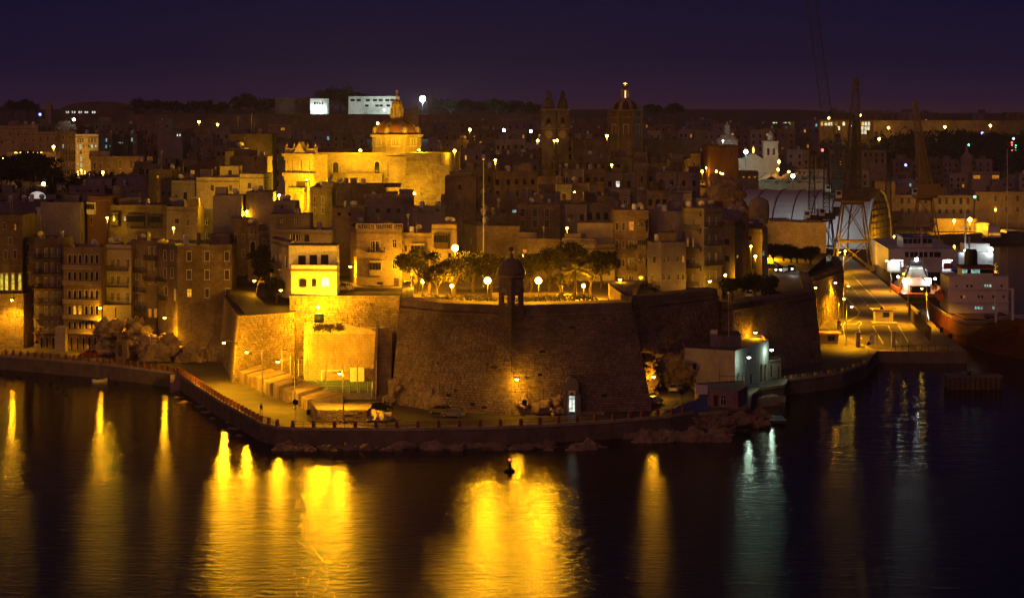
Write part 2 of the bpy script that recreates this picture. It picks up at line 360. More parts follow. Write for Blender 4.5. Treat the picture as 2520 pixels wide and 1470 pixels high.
def lay(parent, blocks, name='stone_block', most=300):
    o0 = ORG[parent.name]; blocks = sorted(blocks, key=lambda b: b[0].y)
    gap = .035; V_ = []; F_ = []; MI = []
    for k, (c, ex, ez, nr, d, mi) in enumerate(blocks):
        wx, wz = ex.length - gap, ez.length - gap; dy = d + .2
        if wx < .08: continue
        x = ex.normalized(); yv = -nr; z = x.cross(yv) * 1.0
        if z.dot(ez) < 0: z = -z
        z = ez.normalized(); cc = c + nr * (d / 2 - .1) - o0
        Mx = Matrix(((x.x * wx, yv.x * dy, z.x * wz, cc.x), (x.y * wx, yv.y * dy, z.y * wz, cc.y), (x.z * wx, yv.z * dy, z.z * wz, cc.z), (0, 0, 0, 1)))
        if k < most:
            o = bpy.data.objects.new(name, BLK[mi]); COL.objects.link(o); o.parent = parent; o.matrix_local = Mx
        else:
            n = len(V_); src = BLK[mi]
            V_ += [tuple(Mx @ v.co) for v in src.vertices]; fs = [tuple(i + n for i in p.vertices) for p in src.polygons]; F_ += fs; MI += [mi] * len(fs)
    if V_:
        me = bpy.data.meshes.new('stone_courses'); me.from_pydata(V_, [], F_); me.update()
        for c in '123': me.materials.append(M['block' + c])
        me.polygons.foreach_set('material_index', MI); o = obj('stone_courses', me, None, parent); o['kind'] = 'stuff'
def at_u(u, y, z): return Vector((PX(u, y), y, z))
def rampart(name, label, cat, base, top, z0, z1, back, bw=.95, bh=.5, par=1.9, seed=1, prot=.16, most=300, cordon=True, faces=None, dark=0, topmat='stone_w', paroff=.35):
    """battered wall: base and top are lists of (u, y); back is the list of world xy points that close it behind (right to left)"""
    B = [at_u(u, y, z0) for u, y in base]; Tt = [at_u(u, y, z1) for u, y in top]; rng = random.Random(seed)
    t = thing(name, label, cat, B[len(B) // 2]); core = MB(); n = len(B); bk = [Vector((a, b, 0)) for a, b in back]; m = n + len(bk)
    vs = [p + Vector((0, .0, -4)) for p in B] + [Vector((p.x, p.y, -1)) for p in bk] + Tt + [Vector((p.x, p.y, z1)) for p in bk]
    core.add(vs, [(i, (i + 1) % m, m + (i + 1) % m, m + i) for i in range(m)] + [tuple(range(m, 2 * m))]); part(core, 'core_wall', M['rough'], t)
    bl = []
    for i in range(n - 1):
        if faces and i not in faces: continue
        bl += courses(B[i], B[i + 1], Tt[i], Tt[i + 1], bw, bh, rng, prot, dark=dark)
    lay(t, bl, 'stone_block', most)
    if cordon:
        c = MB(); c.tube([p + (Vector((0, -.1, 0))) for p in Tt], .28, 8); part(c, 'cordon', M['stone_w'], t)
    if par:
        c = MB(); inn = inset_line([Vector((p.x, p.y, 0)) for p in Tt], 2.4); out_ = inset_line([Vector((p.x, p.y, 0)) for p in Tt], .12); tp = inset_line([Vector((p.x, p.y, 0)) for p in Tt], .3)
        for i in range(n - 1):
            c.hexa([(out_[i].x, out_[i].y, z1 + .01), (out_[i + 1].x, out_[i + 1].y, z1 + .01), (inn[i + 1].x, inn[i + 1].y, z1 + .01), (inn[i].x, inn[i].y, z1 + .01)],
                   [(tp[i].x, tp[i].y, z1 + par), (tp[i + 1].x, tp[i + 1].y, z1 + par), (inn[i + 1].x, inn[i + 1].y, z1 + par + paroff), (inn[i].x, inn[i].y, z1 + par + paroff)])
        part(c, 'parapet', M[topmat], t)
    return t
main_b = rampart('bastion', 'great battered stone bastion with a watchtower on its prow', 'bastion', [(972, 470), (964, 428.5), (1080, 418), (1258, 412.5), (1604, 418.5), (1588, 452)],
        [(988, 472), (985, 431), (1089, 421.5), (1258, 416), (1557, 423), (1560, 452)], 3.0, 19.6, [(24.5, 475), (-20, 475)], .85, .44, 1.7, 3, .09, dark=.1)
left_b = rampart('rampart_wall', 'floodlit ashlar bastion wall left of the football pitch', 'rampart', [(539, 512), (573, 460), (725, 470)], [(552, 512), (587, 463), (725, 471.5)], 3.0, 15.5, [(-42.5, 486), (-60, 515)], 1.0, .5, 0, 5, .05, cordon=False)
curt_b = rampart('rampart_wall', 'high golden curtain wall under the white house and terrace', 'rampart', [(712, 473), (992, 474)], [(712, 475), (992, 476)], 3.0, 18.4, [(-21, 486), (-43, 486)], 1.0, .48, 0, 6, .05, cordon=False)
rc_b = rampart('rampart_wall', 'brown curtain wall between the prow bastion and the right bastion', 'rampart', [(1590, 447), (1775, 470)], [(1560, 450), (1768, 474)], 3.0, 18.2, [(41, 500), (24, 478)], .95, .48, 1.6, 8, .1, dark=.1)
rb_b = rampart('bastion', 'grey stone bastion above the white boathouse at the dock road', 'bastion', [(1764, 472), (1798, 466), (2022, 500), (2005, 560)], [(1766, 476), (1804, 470), (2006, 503), (1992, 560)], 3.0, 16.0, [(68, 565), (40, 500)], .95, .42, 1.2, 9, .04)
r2_b = rampart('rampart_wall', 'lamp lit battered rampart beside the dock road', 'rampart', [(1940, 582), (2012, 585), (2082, 618), (2075, 665)], [(1943, 583), (2005, 587), (2074, 620), (2068, 665)], 2.5, 13.2, [(88, 670), (66, 600)], 1.0, .5, 1.2, 10, .1)

# terraces on top of the walls
def sheet(name, pts, mat, label): 
    mb = MB(); mb.add(pts, [tuple(range(len(pts)))]); return solo(mb, name, M[mat], label, None, None, 'structure')
sheet('terrace', [(-19.5, 432, 20.0), (-12, 424, 20.0), (0, 419, 20.0), (20.5, 426, 20.0), (27, 500, 20.0), (-22, 500, 20.0)], 'pave', 'paved garden terrace on top of the bastion')
sheet('lower_terrace', [(-59, 508, 15.6), (-51, 466, 15.6), (-42, 474, 15.6), (-42, 500, 15.6), (-52, 545, 17.5), (-66, 545, 17.5)], 'asphalt', 'dark terrace street on the left bastion')
sheet('upper_road', [(38.5, 472, 16.1), (62, 506, 16.1), (67, 562, 16.1), (84, 640, 17.5), (80, 700, 19), (60, 640, 18), (40, 520, 17)], 'asphalt', 'asphalt street on top of the right bastion')

# gardjola watchtower on the prow
def gardjola():
    y = 417.3; x = PX(1258, y); t = thing('watchtower', 'domed hexagonal stone watchtower on the prow of the bastion', 'watchtower', (x, y, 19.6)); h = 6
    a0 = math.pi / 6
    def ring(r, n=6): return [(x + r * math.cos(a0 + i * 2 * math.pi / n), y + r * math.sin(a0 + i * 2 * math.pi / n)) for i in range(n)]
    c = MB(); c.lathe(x, y, [(.15, 14.6), (.8, 15.8), (1.0, 16.3), (1.5, 17.3), (1.7, 17.6), (2.2, 18.8), (2.45, 19.2)], 6, a0); part(c, 'corbel', M['stone_w'], t)
    c = MB(); z0, z1, w0, w1 = 19.2, 26.0, 21.4, 23.0
    R_ = ring(2.45); Ri = ring(2.05)
    for i in range(6):
        A, B, C, D = R_[i], R_[(i + 1) % 6], Ri[(i + 1) % 6], Ri[i]
        def L(P_, Q_, t_): return (P_[0] + (Q_[0] - P_[0]) * t_, P_[1] + (Q_[1] - P_[1]) * t_)
        for t0, t1, za, zb in ((0, 1, z0, w0), (0, 1, w1, z1), (0, .31, w0, w1), (.69, 1, w0, w1)):
            q = [L(A, B, t0), L(A, B, t1), L(D, C, t1), L(D, C, t0)]; c.hexa([(*p, za) for p in q], [(*p, zb) for p in q])
    part(c, 'wall', M['stone_w'], t)
    c = MB(); c.lathe(x, y, [(2.45, 26.0), (2.85, 26.15), (2.85, 26.4), (2.55, 26.5)], 6, a0); part(c, 'cornice', M['stone'], t)
    c = MB(); c.lathe(x, y, [(2.5, 26.48), (2.45, 27.0), (2.25, 27.7), (1.85, 28.4), (1.2, 28.95), (.5, 29.25), (.38, 29.3)], 18); part(c, 'dome', M['stone_w'], t, True)
    c = MB(); c.lathe(x, y, [(.4, 29.25), (.3, 29.9), (.18, 30.2), (.2, 30.25)], 10); c.ball(x, y, 30.7, .52); part(c, 'finial', M['stone_w'], t, True)
    for i in range(6):      # carved eye and ear panels over the openings
        A, B = R_[i], R_[(i + 1) % 6]; mx, my = (A[0] + B[0]) / 2, (A[1] + B[1]) / 2; d = Vector((mx - x, my - y, 0)).normalized()
        c = MB(); c.box(mx + d.x * .05, my + d.y * .05, 23.6, 1.0, .16, .7, math.atan2(d.y, d.x) + math.pi / 2); part(c, 'carved_panel', M['stone'], t)
gardjola()

# fill of rough rock
def rock(name, label, pts, mat='rock', seed=0, group=None, n=2, amp=.35):
    """one rock outcrop: list of (x, y, z, rx, ry, rz) lumps merged into one mesh object"""
    import bmesh
    bm = bmesh.new()
    for (x, y, z, rx, ry, rz) in pts:
        r = bmesh.ops.create_icosphere(bm, subdivisions=n, radius=1)
        for v in r['verts']:
            p = v.co.copy(); k = 1 + amp * mnoise.noise(p * 1.3 + Vector((x * .7 + seed, y * .37, z))) * 1.6 + amp * .6 * mnoise.noise(p * 3.7 + Vector((x, seed, z)))
            v.co = Vector((x + p.x * rx * k, y + p.y * ry * k, z + p.z * rz * k))
    me = bpy.data.meshes.new(name); bm.to_mesh(me); bm.free(); me.materials.append(M[mat])
    o = bpy.data.objects.new(name, me); COL.objects.link(o); ORG[o.name] = Vector((0, 0, 0)); o['label'] = label; o['category'] = 'rock'
    if group: o['group'] = group
    return o
def lumps(z, xs, zb, zt, y0, y1, n, r, seed):
    g = random.Random(seed); zz = Z(z); out = []
    for i in range(n):
        X_ = g.uniform(*xs); y = g.uniform(y0, y1); out.append((PX(zz.u(X_), y), y, g.uniform(zb, zt), r * g.uniform(.7, 1.4), r * g.uniform(.6, 1.1), r * g.uniform(.6, 1.3)))
    return out
rock('rock_outcrop', 'lamp lit craggy rock outcrop below the old waterfront houses', lumps('2', (745, 1040), 3.5, 9.2, 512, 520, 60, 1.35, 1) + lumps('2', (900, 1200), 3, 6.0, 506, 514, 46, 1.2, 2), seed=3, n=3, amp=.6)
rock('rock_outcrop', 'pale rounded boulder face right of the small rock door', lumps('2', (1090, 1265), 3, 7.0, 500, 507, 30, 1.5, 5), seed=9, n=3, amp=.55)
rock('rock_outcrop', 'dark rock foot under the tall corner building', lumps('2', (1310, 1600), 2.6, 4.6, 498, 509, 44, 1.4, 8), seed=5, n=3, amp=.55)
rock('rock_outcrop', 'smooth rock slope at the bastion foot behind the parked cars', lumps('7', (20, 560), 2.5, 5.2, 420.5, 425, 22, 2.3, 11) + lumps('7', (30, 300), 5, 8.2, 421.5, 424, 8, 1.9, 12), seed=2, n=3, amp=.25)
rock('rock_outcrop', 'broken masonry and rock beside the little bastion gate', lumps('7', (800, 1270), 2.6, 5.6, 413, 416.5, 26, 1.2, 14), seed=4, n=3)
rock('rock_outcrop', 'ragged orange lit rock edge at the left corner of the bastion', lumps('5', (1850, 1960), 3, 7, 427, 431, 9, 1.0, 15), seed=6, n=2)
rock('rock_outcrop', 'orange lit crag in the gap behind the bastion right of the prow', lumps('7', (2000, 2100), 3, 12.5, 438, 446, 50, 1.05, 16), seed=7, n=3, amp=.6)
rock('rock_outcrop', 'bare rock foot of the right curtain wall', lumps('7', (2120, 2400), 3, 8.0, 449, 456, 50, 1.4, 17), seed=8, n=3, amp=.55)
rock('rock_outcrop', 'rocky bank below the pink waterside kiosk', lumps('e', (730, 1220), .1, 1.7, 414, 421, 80, .95, 18) + lumps('e', (1150, 1430), -.3, .9, 419, 430, 40, 1.0, 19), seed=10, n=3, amp=.6)
rock('rock_outcrop', 'low wet reef under the right end of the quay wall', lumps('e', (80, 1000), -.6, .2, 401, 408, 70, 1.2, 20), seed=11, n=3, amp=.5)
rock('rock_outcrop', 'dark wet rocks along the foot of the front quay wall', lumps('g', (180, 1400), -1.1, -.35, 391.5, 396, 50, 1.3, 21) + lumps('g', (1200, 2400), -1.0, -.25, 391.5, 397, 50, 1.3, 41), seed=12, n=2)
for i in range(9): rock('boulder', f"wet boulder under the slanting quay wall, {'first second third fourth fifth sixth seventh eighth ninth'.split()[i]} from the left", [(PX(430 + i * 23, 474 - i * 7.6) - .6 * (i % 3), 474 - i * 7.6 - 1.8 - (i * 7 % 3), -.45 - .12 * (i % 2), 1.1 + .5 * (i * 5 % 4) / 2, .9, .7)], seed=13 + i, n=2, group='boulders under the slanting quay wall')
rock('cliff', 'steep dark cliff beside the stepped street above the dock', lumps('a', (720, 900), 19, 35, 648, 664, 40, 3.0, 23) + lumps('a', (760, 1040), 14, 26, 640, 655, 40, 3.4, 24), seed=14, n=3, amp=.5)
# ------------------------------------------------------------------ houses: walls with real openings, windows, balconies, roofs
def _wmeshes():
    out = {}
    def bars(mb, l):
        for x0, x1, z0, z1, y0, y1 in l: mb.hexa([(x0, y0, z0), (x1, y0, z0), (x1, y1, z0), (x0, y1, z0)], [(x0, y0, z1), (x1, y0, z1), (x1, y1, z1), (x0, y1, z1)])
    casing = [(-.5, -.42, 0, 1, .06, .16), (.42, .5, 0, 1, .06, .16), (-.42, .42, .94, 1, .06, .16), (-.42, .42, 0, .06, .06, .16), (-.04, .04, .06, .94, .08, .15)]
    m = MB(); bars(m, casing + [(-.42, -.04, .62, .66, .08, .15), (.04, .42, .62, .66, .08, .15)]); out['w'] = m.mesh('casement')
    m = MB(); bars(m, [(-.62, -.5, -.02, 1.1, -.05, .03), (.5, .62, -.02, 1.1, -.05, .03), (-.5, .5, 1, 1.1, -.05, .03), (-.68, .68, -.09, -.02, -.1, .03)] ); out['s'] = m.mesh('surround')
    m = MB(); bars(m, casing + [(-.3, -.26, .06, .94, .08, .14), (.26, .3, .06, .94, .08, .14)]); out['b'] = m.mesh('french_frame')
    m = MB(); n = 8; y0, y1 = -.02, .2        # plate with an arched opening
    pts = [(-.4, 0)] + [(-.4 * math.cos(math.pi * i / n), .72 + .22 * math.sin(math.pi * i / n)) for i in range(n + 1)] + [(.4, 0)]
    outer = [(-.5, 0), (-.5, .72)] + [(-.5 if i < 3 else (.5 if i > 5 else -.5 + (i - 2) * .25), .72 if i < 1 else 1.0) for i in range(1, n)] + [(.5, .72), (.5, 0)]
    q = list(zip(pts, outer))
    for (a, b), (c, d) in zip(q, q[1:]):
        m.add([(a[0], y0, a[1]), (c[0], y0, c[1]), (d[0], y0, d[1]), (b[0], y0, b[1]), (a[0], y1, a[1]), (c[0], y1, c[1])], ((0, 1, 2, 3), (0, 4, 5, 1)))
    out['a'] = m.mesh('arch_surround')
    m = MB(); m.quad((-.5, .185, 0), (.5, .185, 0), (.5, .185, 1), (-.5, .185, 1)); out['pane'] = m.mesh('pane_sheet')
    m = MB(); n = 11
    for k in range(n):
        z = .02 + k * .96 / n
        for a, b in ((-.48, -.015), (.015, .48)): m.add([(a, .05, z), (b, .05, z), (b, .12, z + .96 / n), (a, .12, z + .96 / n)], ((0, 1, 2, 3),))
    bars(m, [(-.5, -.45, 0, 1, .02, .1), (.45, .5, 0, 1, .02, .1), (-.03, .03, 0, 1, .02, .1)]); out['shutter'] = m.mesh('shutter_leaf')
    m = MB(); bars(m, [(-.5, .5, 0, 1, .1, .16), (-.4, -.06, .1, .45, .07, .1), (.06, .4, .1, .45, .07, .1), (-.4, -.06, .55, .92, .07, .1), (.06, .4, .55, .92, .07, .1)]); out['door'] = m.mesh('door_leaf')
    return out
WM = _wmeshes()
_wv = {}
def wmesh(k, mat):
    if (k, mat) not in _wv: me = WM[k].copy(); me.materials.clear(); me.materials.append(M[mat]); _wv[(k, mat)] = me
    return _wv[(k, mat)]
def put(name, me, parent, mx):
    o = bpy.data.objects.new(name, me); COL.objects.link(o); o.parent = parent; ORG[o.name] = ORG[parent.name]; o.matrix_local = mx; return o
def inset_poly(poly, d):
    n = len(poly); out = []
    for i in range(n):
        a, b, c = Vector(poly[i - 1]), Vector(poly[i]), Vector(poly[(i + 1) % n]); e1 = (b - a).normalized(); e2 = (c - b).normalized()
        n1 = Vector((-e1.y, e1.x)); n2 = Vector((-e2.y, e2.x)); k = (n1 + n2); L = max(.3, k.length_squared); out.append(tuple(b + k * (2 * d / L)))
    return out
class House:
    def __init__(s, z, label, pts, top, zb=None, dep=11, mat='stone_w', wins=(), name='house', cat='house', par=.8, cornice=True, ref=None, zt=None, back=(0, 1), roofmat='roof', group=None, reveal=.2, surround=None):
        s.z = Z(z); s.A = [Vector((PX(s.z.u(X), y), y)) for X, y in pts]; yr = pts[ref][1] if ref is not None else min(p[1] for p in pts)
        s.zt = zt if zt is not None else PZ(s.z.v(top), yr); bk = Vector(back).normalized() * dep
        s.poly = [tuple(p) for p in s.A] + [tuple(s.A[-1] + bk), tuple(s.A[0] + bk)]; cx = sum(p[0] for p in s.poly) / len(s.poly); cyy = sum(p[1] for p in s.poly) / len(s.poly)
        s.zb = zb if zb is not None else max(2.4, min(T(p[0], p[1]) for p in s.poly)) - 1.0
        s.zr = s.zt - par; s.mat = mat; s.surround = surround
        s.t = thing(name, label, cat, (cx, s.A[0].y, s.zb), group); s.t['kind'] = 'thing'; s.w = []
        for w in wins: s.windows(*w)
        # walls
        mb = MB(); n = len(s.poly)
        for i in range(n):
            a, b = Vector(s.poly[i]), Vector(s.poly[(i + 1) % n]); holes = [r for r in s.w if r[0] == i]; L = (b - a).length; d = (b - a) / L; nin = Vector((-d.y, d.x))
            def pt(x, zz, dd=0): q = a + d * x + nin * dd; return (q.x, q.y, zz)
            if not holes: mb.quad(pt(0, s.zb), pt(L, s.zb), pt(L, s.zt), pt(0, s.zt)); continue
            xs = sorted({0, L} | {r[1] for r in holes} | {r[2] for r in holes}); zs = sorted({s.zb, s.zt} | {r[3] for r in holes} | {r[4] for r in holes})
            cols = {}
            for j in range(len(xs) - 1):
                run = None
                for k in range(len(zs) - 1):
                    mx, mz = (xs[j] + xs[j + 1]) / 2, (zs[k] + zs[k + 1]) / 2
                    hole = any(r[1] < mx < r[2] and r[3] < mz < r[4] for r in holes)
                    if not hole: run = (run[0], zs[k + 1]) if run else (zs[k], zs[k + 1])
                    if (hole or k == len(zs) - 2) and run: mb.quad(pt(xs[j], run[0]), pt(xs[j + 1], run[0]), pt(xs[j + 1], run[1]), pt(xs[j], run[1])); run = None
            for r in holes:
                _, x0, x1, z0, z1 = r; e = reveal
                mb.quad(pt(x0, z0), pt(x1, z0), pt(x1, z0, e), pt(x0, z0, e)); mb.quad(pt(x0, z1, e), pt(x1, z1, e), pt(x1, z1), pt(x0, z1))
                mb.quad(pt(x0, z0, e), pt(x0, z1, e), pt(x0, z1), pt(x0, z0)); mb.quad(pt(x1, z0), pt(x1, z1), pt(x1, z1, e), pt(x1, z0, e))
        ip = inset_poly(s.poly, .28)
        for i in range(n):
            a, b, c, d = s.poly[i], s.poly[(i + 1) % n], ip[(i + 1) % n], ip[i]
            mb.quad((*a, s.zt), (*b, s.zt), (*c, s.zt), (*d, s.zt)); mb.quad((*c, s.zr), (*d, s.zr), (*d, s.zt), (*c, s.zt))
        part(mb, 'wall', M[mat], s.t)
        mb = MB(); mb.add([(*p, s.zr) for p in ip], [tuple(range(n))]); part(mb, 'roof', M[roofmat], s.t)
        if cornice:
            mb = MB(); zc = s.zt - par - .25
            for i in range(len(s.A) - 1): s.band(mb, i, zc, .28, .18)
            part(mb, 'cornice', M['stone_d' if mat == 'stone_d' else 'stone_w'], s.t)
    def band(s, mb, i, z, h, d, x0=None, x1=None):
        a, b = Vector(s.poly[i]), Vector(s.poly[(i + 1) % len(s.poly)]); dd = (b - a).normalized(); nn = Vector((dd.y, -dd.x)); p = a if x0 is None else a + dd * x0; q = b if x1 is None else a + dd * x1
        mb.hexa([(*(p + nn * d), z), (*(q + nn * d), z), (*(q + nn * .003), z), (*(p + nn * .003), z)], [(*(p + nn * d), z + h), (*(q + nn * d), z + h), (*(q + nn * .003), z + h), (*(p + nn * .003), z + h)])
    def on(s, i, X, Y):
        """zoom point to (distance along wall i, height)"""
        a, b = Vector(s.poly[i]), Vector(s.poly[(i + 1) % len(s.poly)]); L = (b - a).length; d = (b - a) / L; k = (s.z.u(X) - U0) / F
        t = (k * a.y - a.x) / (d.x - k * d.y); y = a.y + t * d.y; return t, PZ(s.z.v(Y), y), L, y, a, d
    def mx(s, a, d, t, z0, w, h):
        nin = Vector((-d.y, d.x)); q = a + d * t; o = ORG[s.t.name]
        return Matrix(((d.x * w, nin.x, 0, q.x - o.x), (d.y * w, nin.y, 0, q.y - o.y), (0, 0, h, z0 - o.z), (0, 0, 0, 1)))
    def windows(s, i, style, Xs, Ys, w, h, lit=None, name=None):
        """style: w casement, b french door, s shuttered with surround, a arched, p bare pane, d door; Xs, Ys centres in the zoom, w, h sizes in the zoom"""
        for jx, X in enumerate(Xs):
            for jy, Y in enumerate(Ys):
                t, zc, L, y, a, d = s.on(i, X, Y); sc = s.z.s * y / F; k = abs(d.x) if abs(d.x) > .25 else .25; ww, hh = w * sc / k, h * sc
                if t - ww / 2 < .05 or t + ww / 2 > L - .05 or zc + hh / 2 > s.zt - .1 or zc - hh / 2 < s.zb: continue
                z0 = zc - hh / 2; s.w.append((i, t - ww / 2, t + ww / 2, z0, zc + hh / 2)); mx = s.mx(a, d, t, z0, ww, hh); lm = None
                if lit:
                    lm = lit.get((jx, jy)) if isinstance(lit, dict) else lit
                st = style
                if st == 'p': put('window', wmesh('pane', lm or 'glass'), s.t, mx); continue
                if st == 'd': put('door', wmesh('door', 'wood' if not lm else lm), s.t, mx); continue
                if st == 's':
                    o = put('window', wmesh('s', s.surround or 'frame'), s.t, mx)
                    if lm: put('pane', wmesh('pane', lm), o, Matrix.Identity(4))
                    else: put('shutter', wmesh('shutter', 'shut' if (jx + jy) % 3 else 'shut_b'), o, Matrix.Identity(4))
                    continue
                o = put('window', wmesh(st, 'wframe' if st in 'wb' else (s.surround or 'frame')), s.t, mx); put('pane', wmesh('pane', lm or 'glass'), o, Matrix.Identity(4))
    def balcony(s, i, X0, X1, Y, dep=.9, hr=1.0, kind='iron', slabmat=None):
        t0, z0, L, y, a, d = s.on(i, X0, Y); t1 = s.on(i, X1, Y)[0]; nn = Vector((d.y, -d.x)); t0 = max(0, t0); t1 = min(L, t1)
        mb = MB(); s.band(mb, i, z0 - .16, .16, dep, t0, t1); b = part(mb, 'balcony', M[slabmat or s.mat], s.t)
        r = MB(); A, B = a + d * (t0 + .05) + nn * (dep - .05), a + d * (t1 - .05) + nn * (dep - .05); A0, B0 = a + d * (t0 + .05) + nn * .02, a + d * (t1 - .05) + nn * .02
        path = [(A0, A), (A, B), (B, B0)]
        for p, q in path:
            w = .05 if kind == 'iron' else .22
            r.bar((*p, z0 + hr), (*q, z0 + hr), w, .06 if kind == 'iron' else .14)
            if kind != 'iron': r.bar((*p, z0 + .06), (*q, z0 + .06), w, .12)
            n = max(1, int((q - p).length / (.16 if kind == 'iron' else .34)))
            for k in range(n + 1):
                e = p + (q - p) * (k / n)
                if kind == 'iron': r.bar((*e, z0), (*e, z0 + hr), .03)
                else: r.lathe(e.x, e.y, [(.06, z0 + .1), (.11, z0 + .3), (.05, z0 + .6), (.07, z0 + hr - .05)], 6)
        part(r, 'railing' if kind == 'iron' else 'balustrade', M['iron'] if kind == 'iron' else M['stone_p'], b)
    def gallery(s, i, X0, X1, Y0, Y1, mat='wood', n=4, dep=.95, lit=None):
        """closed wooden balcony: Y0 top, Y1 bottom"""
        t0, z1, L, y, a, d = s.on(i, X0, Y0); t1, z0 = s.on(i, X1, Y1)[:2]; nn = Vector((d.y, -d.x)); o = ORG[s.t.name]; h = z1 - z0
        mb = MB(); s.band(mb, i, z0, h * .4, dep, t0, t1); s.band(mb, i, z1 - h * .12, h * .12, dep, t0, t1); s.band(mb, i, z1, .1, dep + .12, t0 - .1, t1 + .1); s.band(mb, i, z0 - .22, .22, dep * .6, t0 + .1, t1 - .1)
        w = (t1 - t0) / n
        for k in range(n + 1): q = t0 + k * w; s.band(mb, i, z0 + h * .4, h * .48, dep, max(t0, q - .06), min(t1, q + .06))
        g = part(mb, 'closed_balcony', M[mat], s.t)
        for k in range(n):
            q = a + d * (t0 + (k + .5) * w) + nn * (dep - .06); mxx = Matrix(((d.x * (w - .12), nn.x, 0, q.x - o.x), (d.y * (w - .12), nn.y, 0, q.y - o.y), (0, 0, h * .48, z0 + h * .4 - o.z), (0, 0, 0, 1)))
            put('window', wmesh('pane', lit or 'glass'), g, mxx)
    def course(s, i, Y, h=.18, d=.1, mat='stone_w'):
        mb = MB(); z = s.on(i, (s.A[i].x / s.A[i].y * F + U0 - s.z.u0) / s.z.s + 1, Y)[1]; s.band(mb, i, z, h, d); part(mb, 'string_course', M[mat], s.t)
    def hut(s, X0, X1, Y, dy=3, dep=4, mat=None, wins=()):
        """room standing on the roof"""
        y = s.A[0].y + dy; x0, x1 = PX(s.z.u(X0), y), PX(s.z.u(X1), y); z1 = PZ(s.z.v(Y), y); mb = MB(); mb.box((x0 + x1) / 2, y + dep / 2, s.zr - .05, x1 - x0, dep, max(.6, z1 - s.zr + .05)); h = part(mb, 'roof_room', M[mat or s.mat], s.t)
        mb = MB(); mb.box((x0 + x1) / 2, y + dep / 2, z1, x1 - x0 + .3, dep + .3, .14); part(mb, 'coping', M['stone_w'], h)
        for (X, Y_, w, hh, m) in wins:
            xc = PX(s.z.u(X), y); zc = PZ(s.z.v(Y_), y); k = s.z.s * y / F; o = ORG[s.t.name]
            put('window', wmesh('pane', m), h, Matrix.Translation(Vector((xc, y - .21, zc - hh * k / 2)) - o) @ Matrix.Diagonal((w * k, 1, hh * k, 1)))
        return h
    def rail(s, i, h=1.0, stone=True, t0=0, t1=None):
        a, b = Vector(s.poly[i]), Vector(s.poly[i + 1]); L = (b - a).length; d = (b - a) / L; t1 = t1 or L; mb = MB(); A, B = a + d * t0, a + d * t1; A = A + Vector((-d.y, d.x)) * .15; B = B + Vector((-d.y, d.x)) * .15
        z = s.zt; n = max(2, int((t1 - t0) / .45))
        mb.bar((*A, z + h), (*B, z + h), .26, .16); 
        for k in range(n + 1):
            e = A + (B - A) * k / n
            if k % 8 == 0: mb.box(e.x, e.y, z, .4, .3, h)
            else: mb.lathe(e.x, e.y, [(.08, z), (.14, z + .3), (.06, z + .6), (.09, z + h - .08)], 6)
        part(mb, 'balustrade', M['stone_p'], s.t)
    def clutter(s, seed, n=4):
        g = random.Random(seed); o = ORG[s.t.name]; a, b, c, d = Vector(s.poly[0]), Vector(s.poly[len(s.A) - 1]), Vector(s.poly[len(s.A)]), Vector(s.poly[-1])
        for k in range(n):
            fx, fy = g.uniform(.12, .88), g.uniform(.1, .75); p = a.lerp(b, fx).lerp(d.lerp(c, fx), fy); kind = g.choice(('tank', 'tank', 'antenna', 'antenna', 'dish', 'room', 'box')); mb = MB(); z = s.zr
            if kind == 'tank': mb.box(p.x, p.y, z, 1.0, 1.0, .9); mb.lathe(p.x, p.y, [(.55, z + .9), (.58, z + 1.5), (.5, z + 2.0), (.1, z + 2.1)], 10); part(mb, 'water_tank', M['wpaint' if g.random() < .4 else 'steel'], s.t)
            elif kind == 'antenna':
                h = g.uniform(2.5, 5.5); mb.tube([(p.x, p.y, z), (p.x, p.y, z + h)], .045, 5)
                for q in range(4): mb.bar((p.x - .5 + q * .08, p.y, z + h - q * .22), (p.x + .5 - q * .08, p.y, z + h - q * .22), .035)
                part(mb, 'antenna', M['steel'], s.t)
            elif kind == 'dish':
                mb.tube([(p.x, p.y, z), (p.x, p.y, z + 1.4)], .05, 5); me = MB(); me.lathe(0, 0, [(.02, .0), (.35, .07), (.6, .22), (.62, .22), (.35, .1), (.02, .04)], 12)
                R_ = Euler((math.radians(-60), 0, g.uniform(-.6, .6))).to_matrix(); mb.add([R_ @ Vector(v) * 1.1 + Vector((p.x, p.y, z + 1.5)) for v in me.v], me.f); part(mb, 'satellite_dish', M['wpaint'], s.t)
            elif kind == 'room': mb.box(p.x, p.y + 1, z, g.uniform(2.2, 4), 3, g.uniform(1.9, 2.7)); part(mb, 'roof_room', M[g.choice((s.mat, 'plaster_v', 'stone_w'))], s.t)
            else: mb.box(p.x, p.y, z, g.uniform(.8, 1.8), 1, g.uniform(.6, 1.2)); part(mb, 'roof_box', M['plaster_g'], s.t)
# ------------------------------------------------------------------ waterfront row on the left
h = rampart('stone_bastion', 'battered ashlar bastion lit by a lamp at the far left edge', 'bastion', [(-140, 529), (58, 527), (88, 535)], [(-140, 530), (58, 529.5), (84, 536)], 3.0, 14.7, [(-104, 548), (-124, 548)], 1.1, .42, 0, 31, .03, 260, cordon=False)
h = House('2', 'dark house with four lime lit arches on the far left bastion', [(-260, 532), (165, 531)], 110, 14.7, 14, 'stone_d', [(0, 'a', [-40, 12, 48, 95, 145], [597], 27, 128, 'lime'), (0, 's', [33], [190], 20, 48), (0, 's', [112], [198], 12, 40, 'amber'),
    (0, 's', [-60, -20, 40, 110], [400], 22, 60), (0, 's', [-60, -20, 75], [300], 22, 50)]); h.course(0, 480); h.clutter(1)
h = House('2', 'tall narrow stone tower house right of the lime lit arches', [(165, 534), (250, 534)], 270, 3, 10, 'stone_d', [(0, 's', [205], [350, 450, 560], 24, 55)])
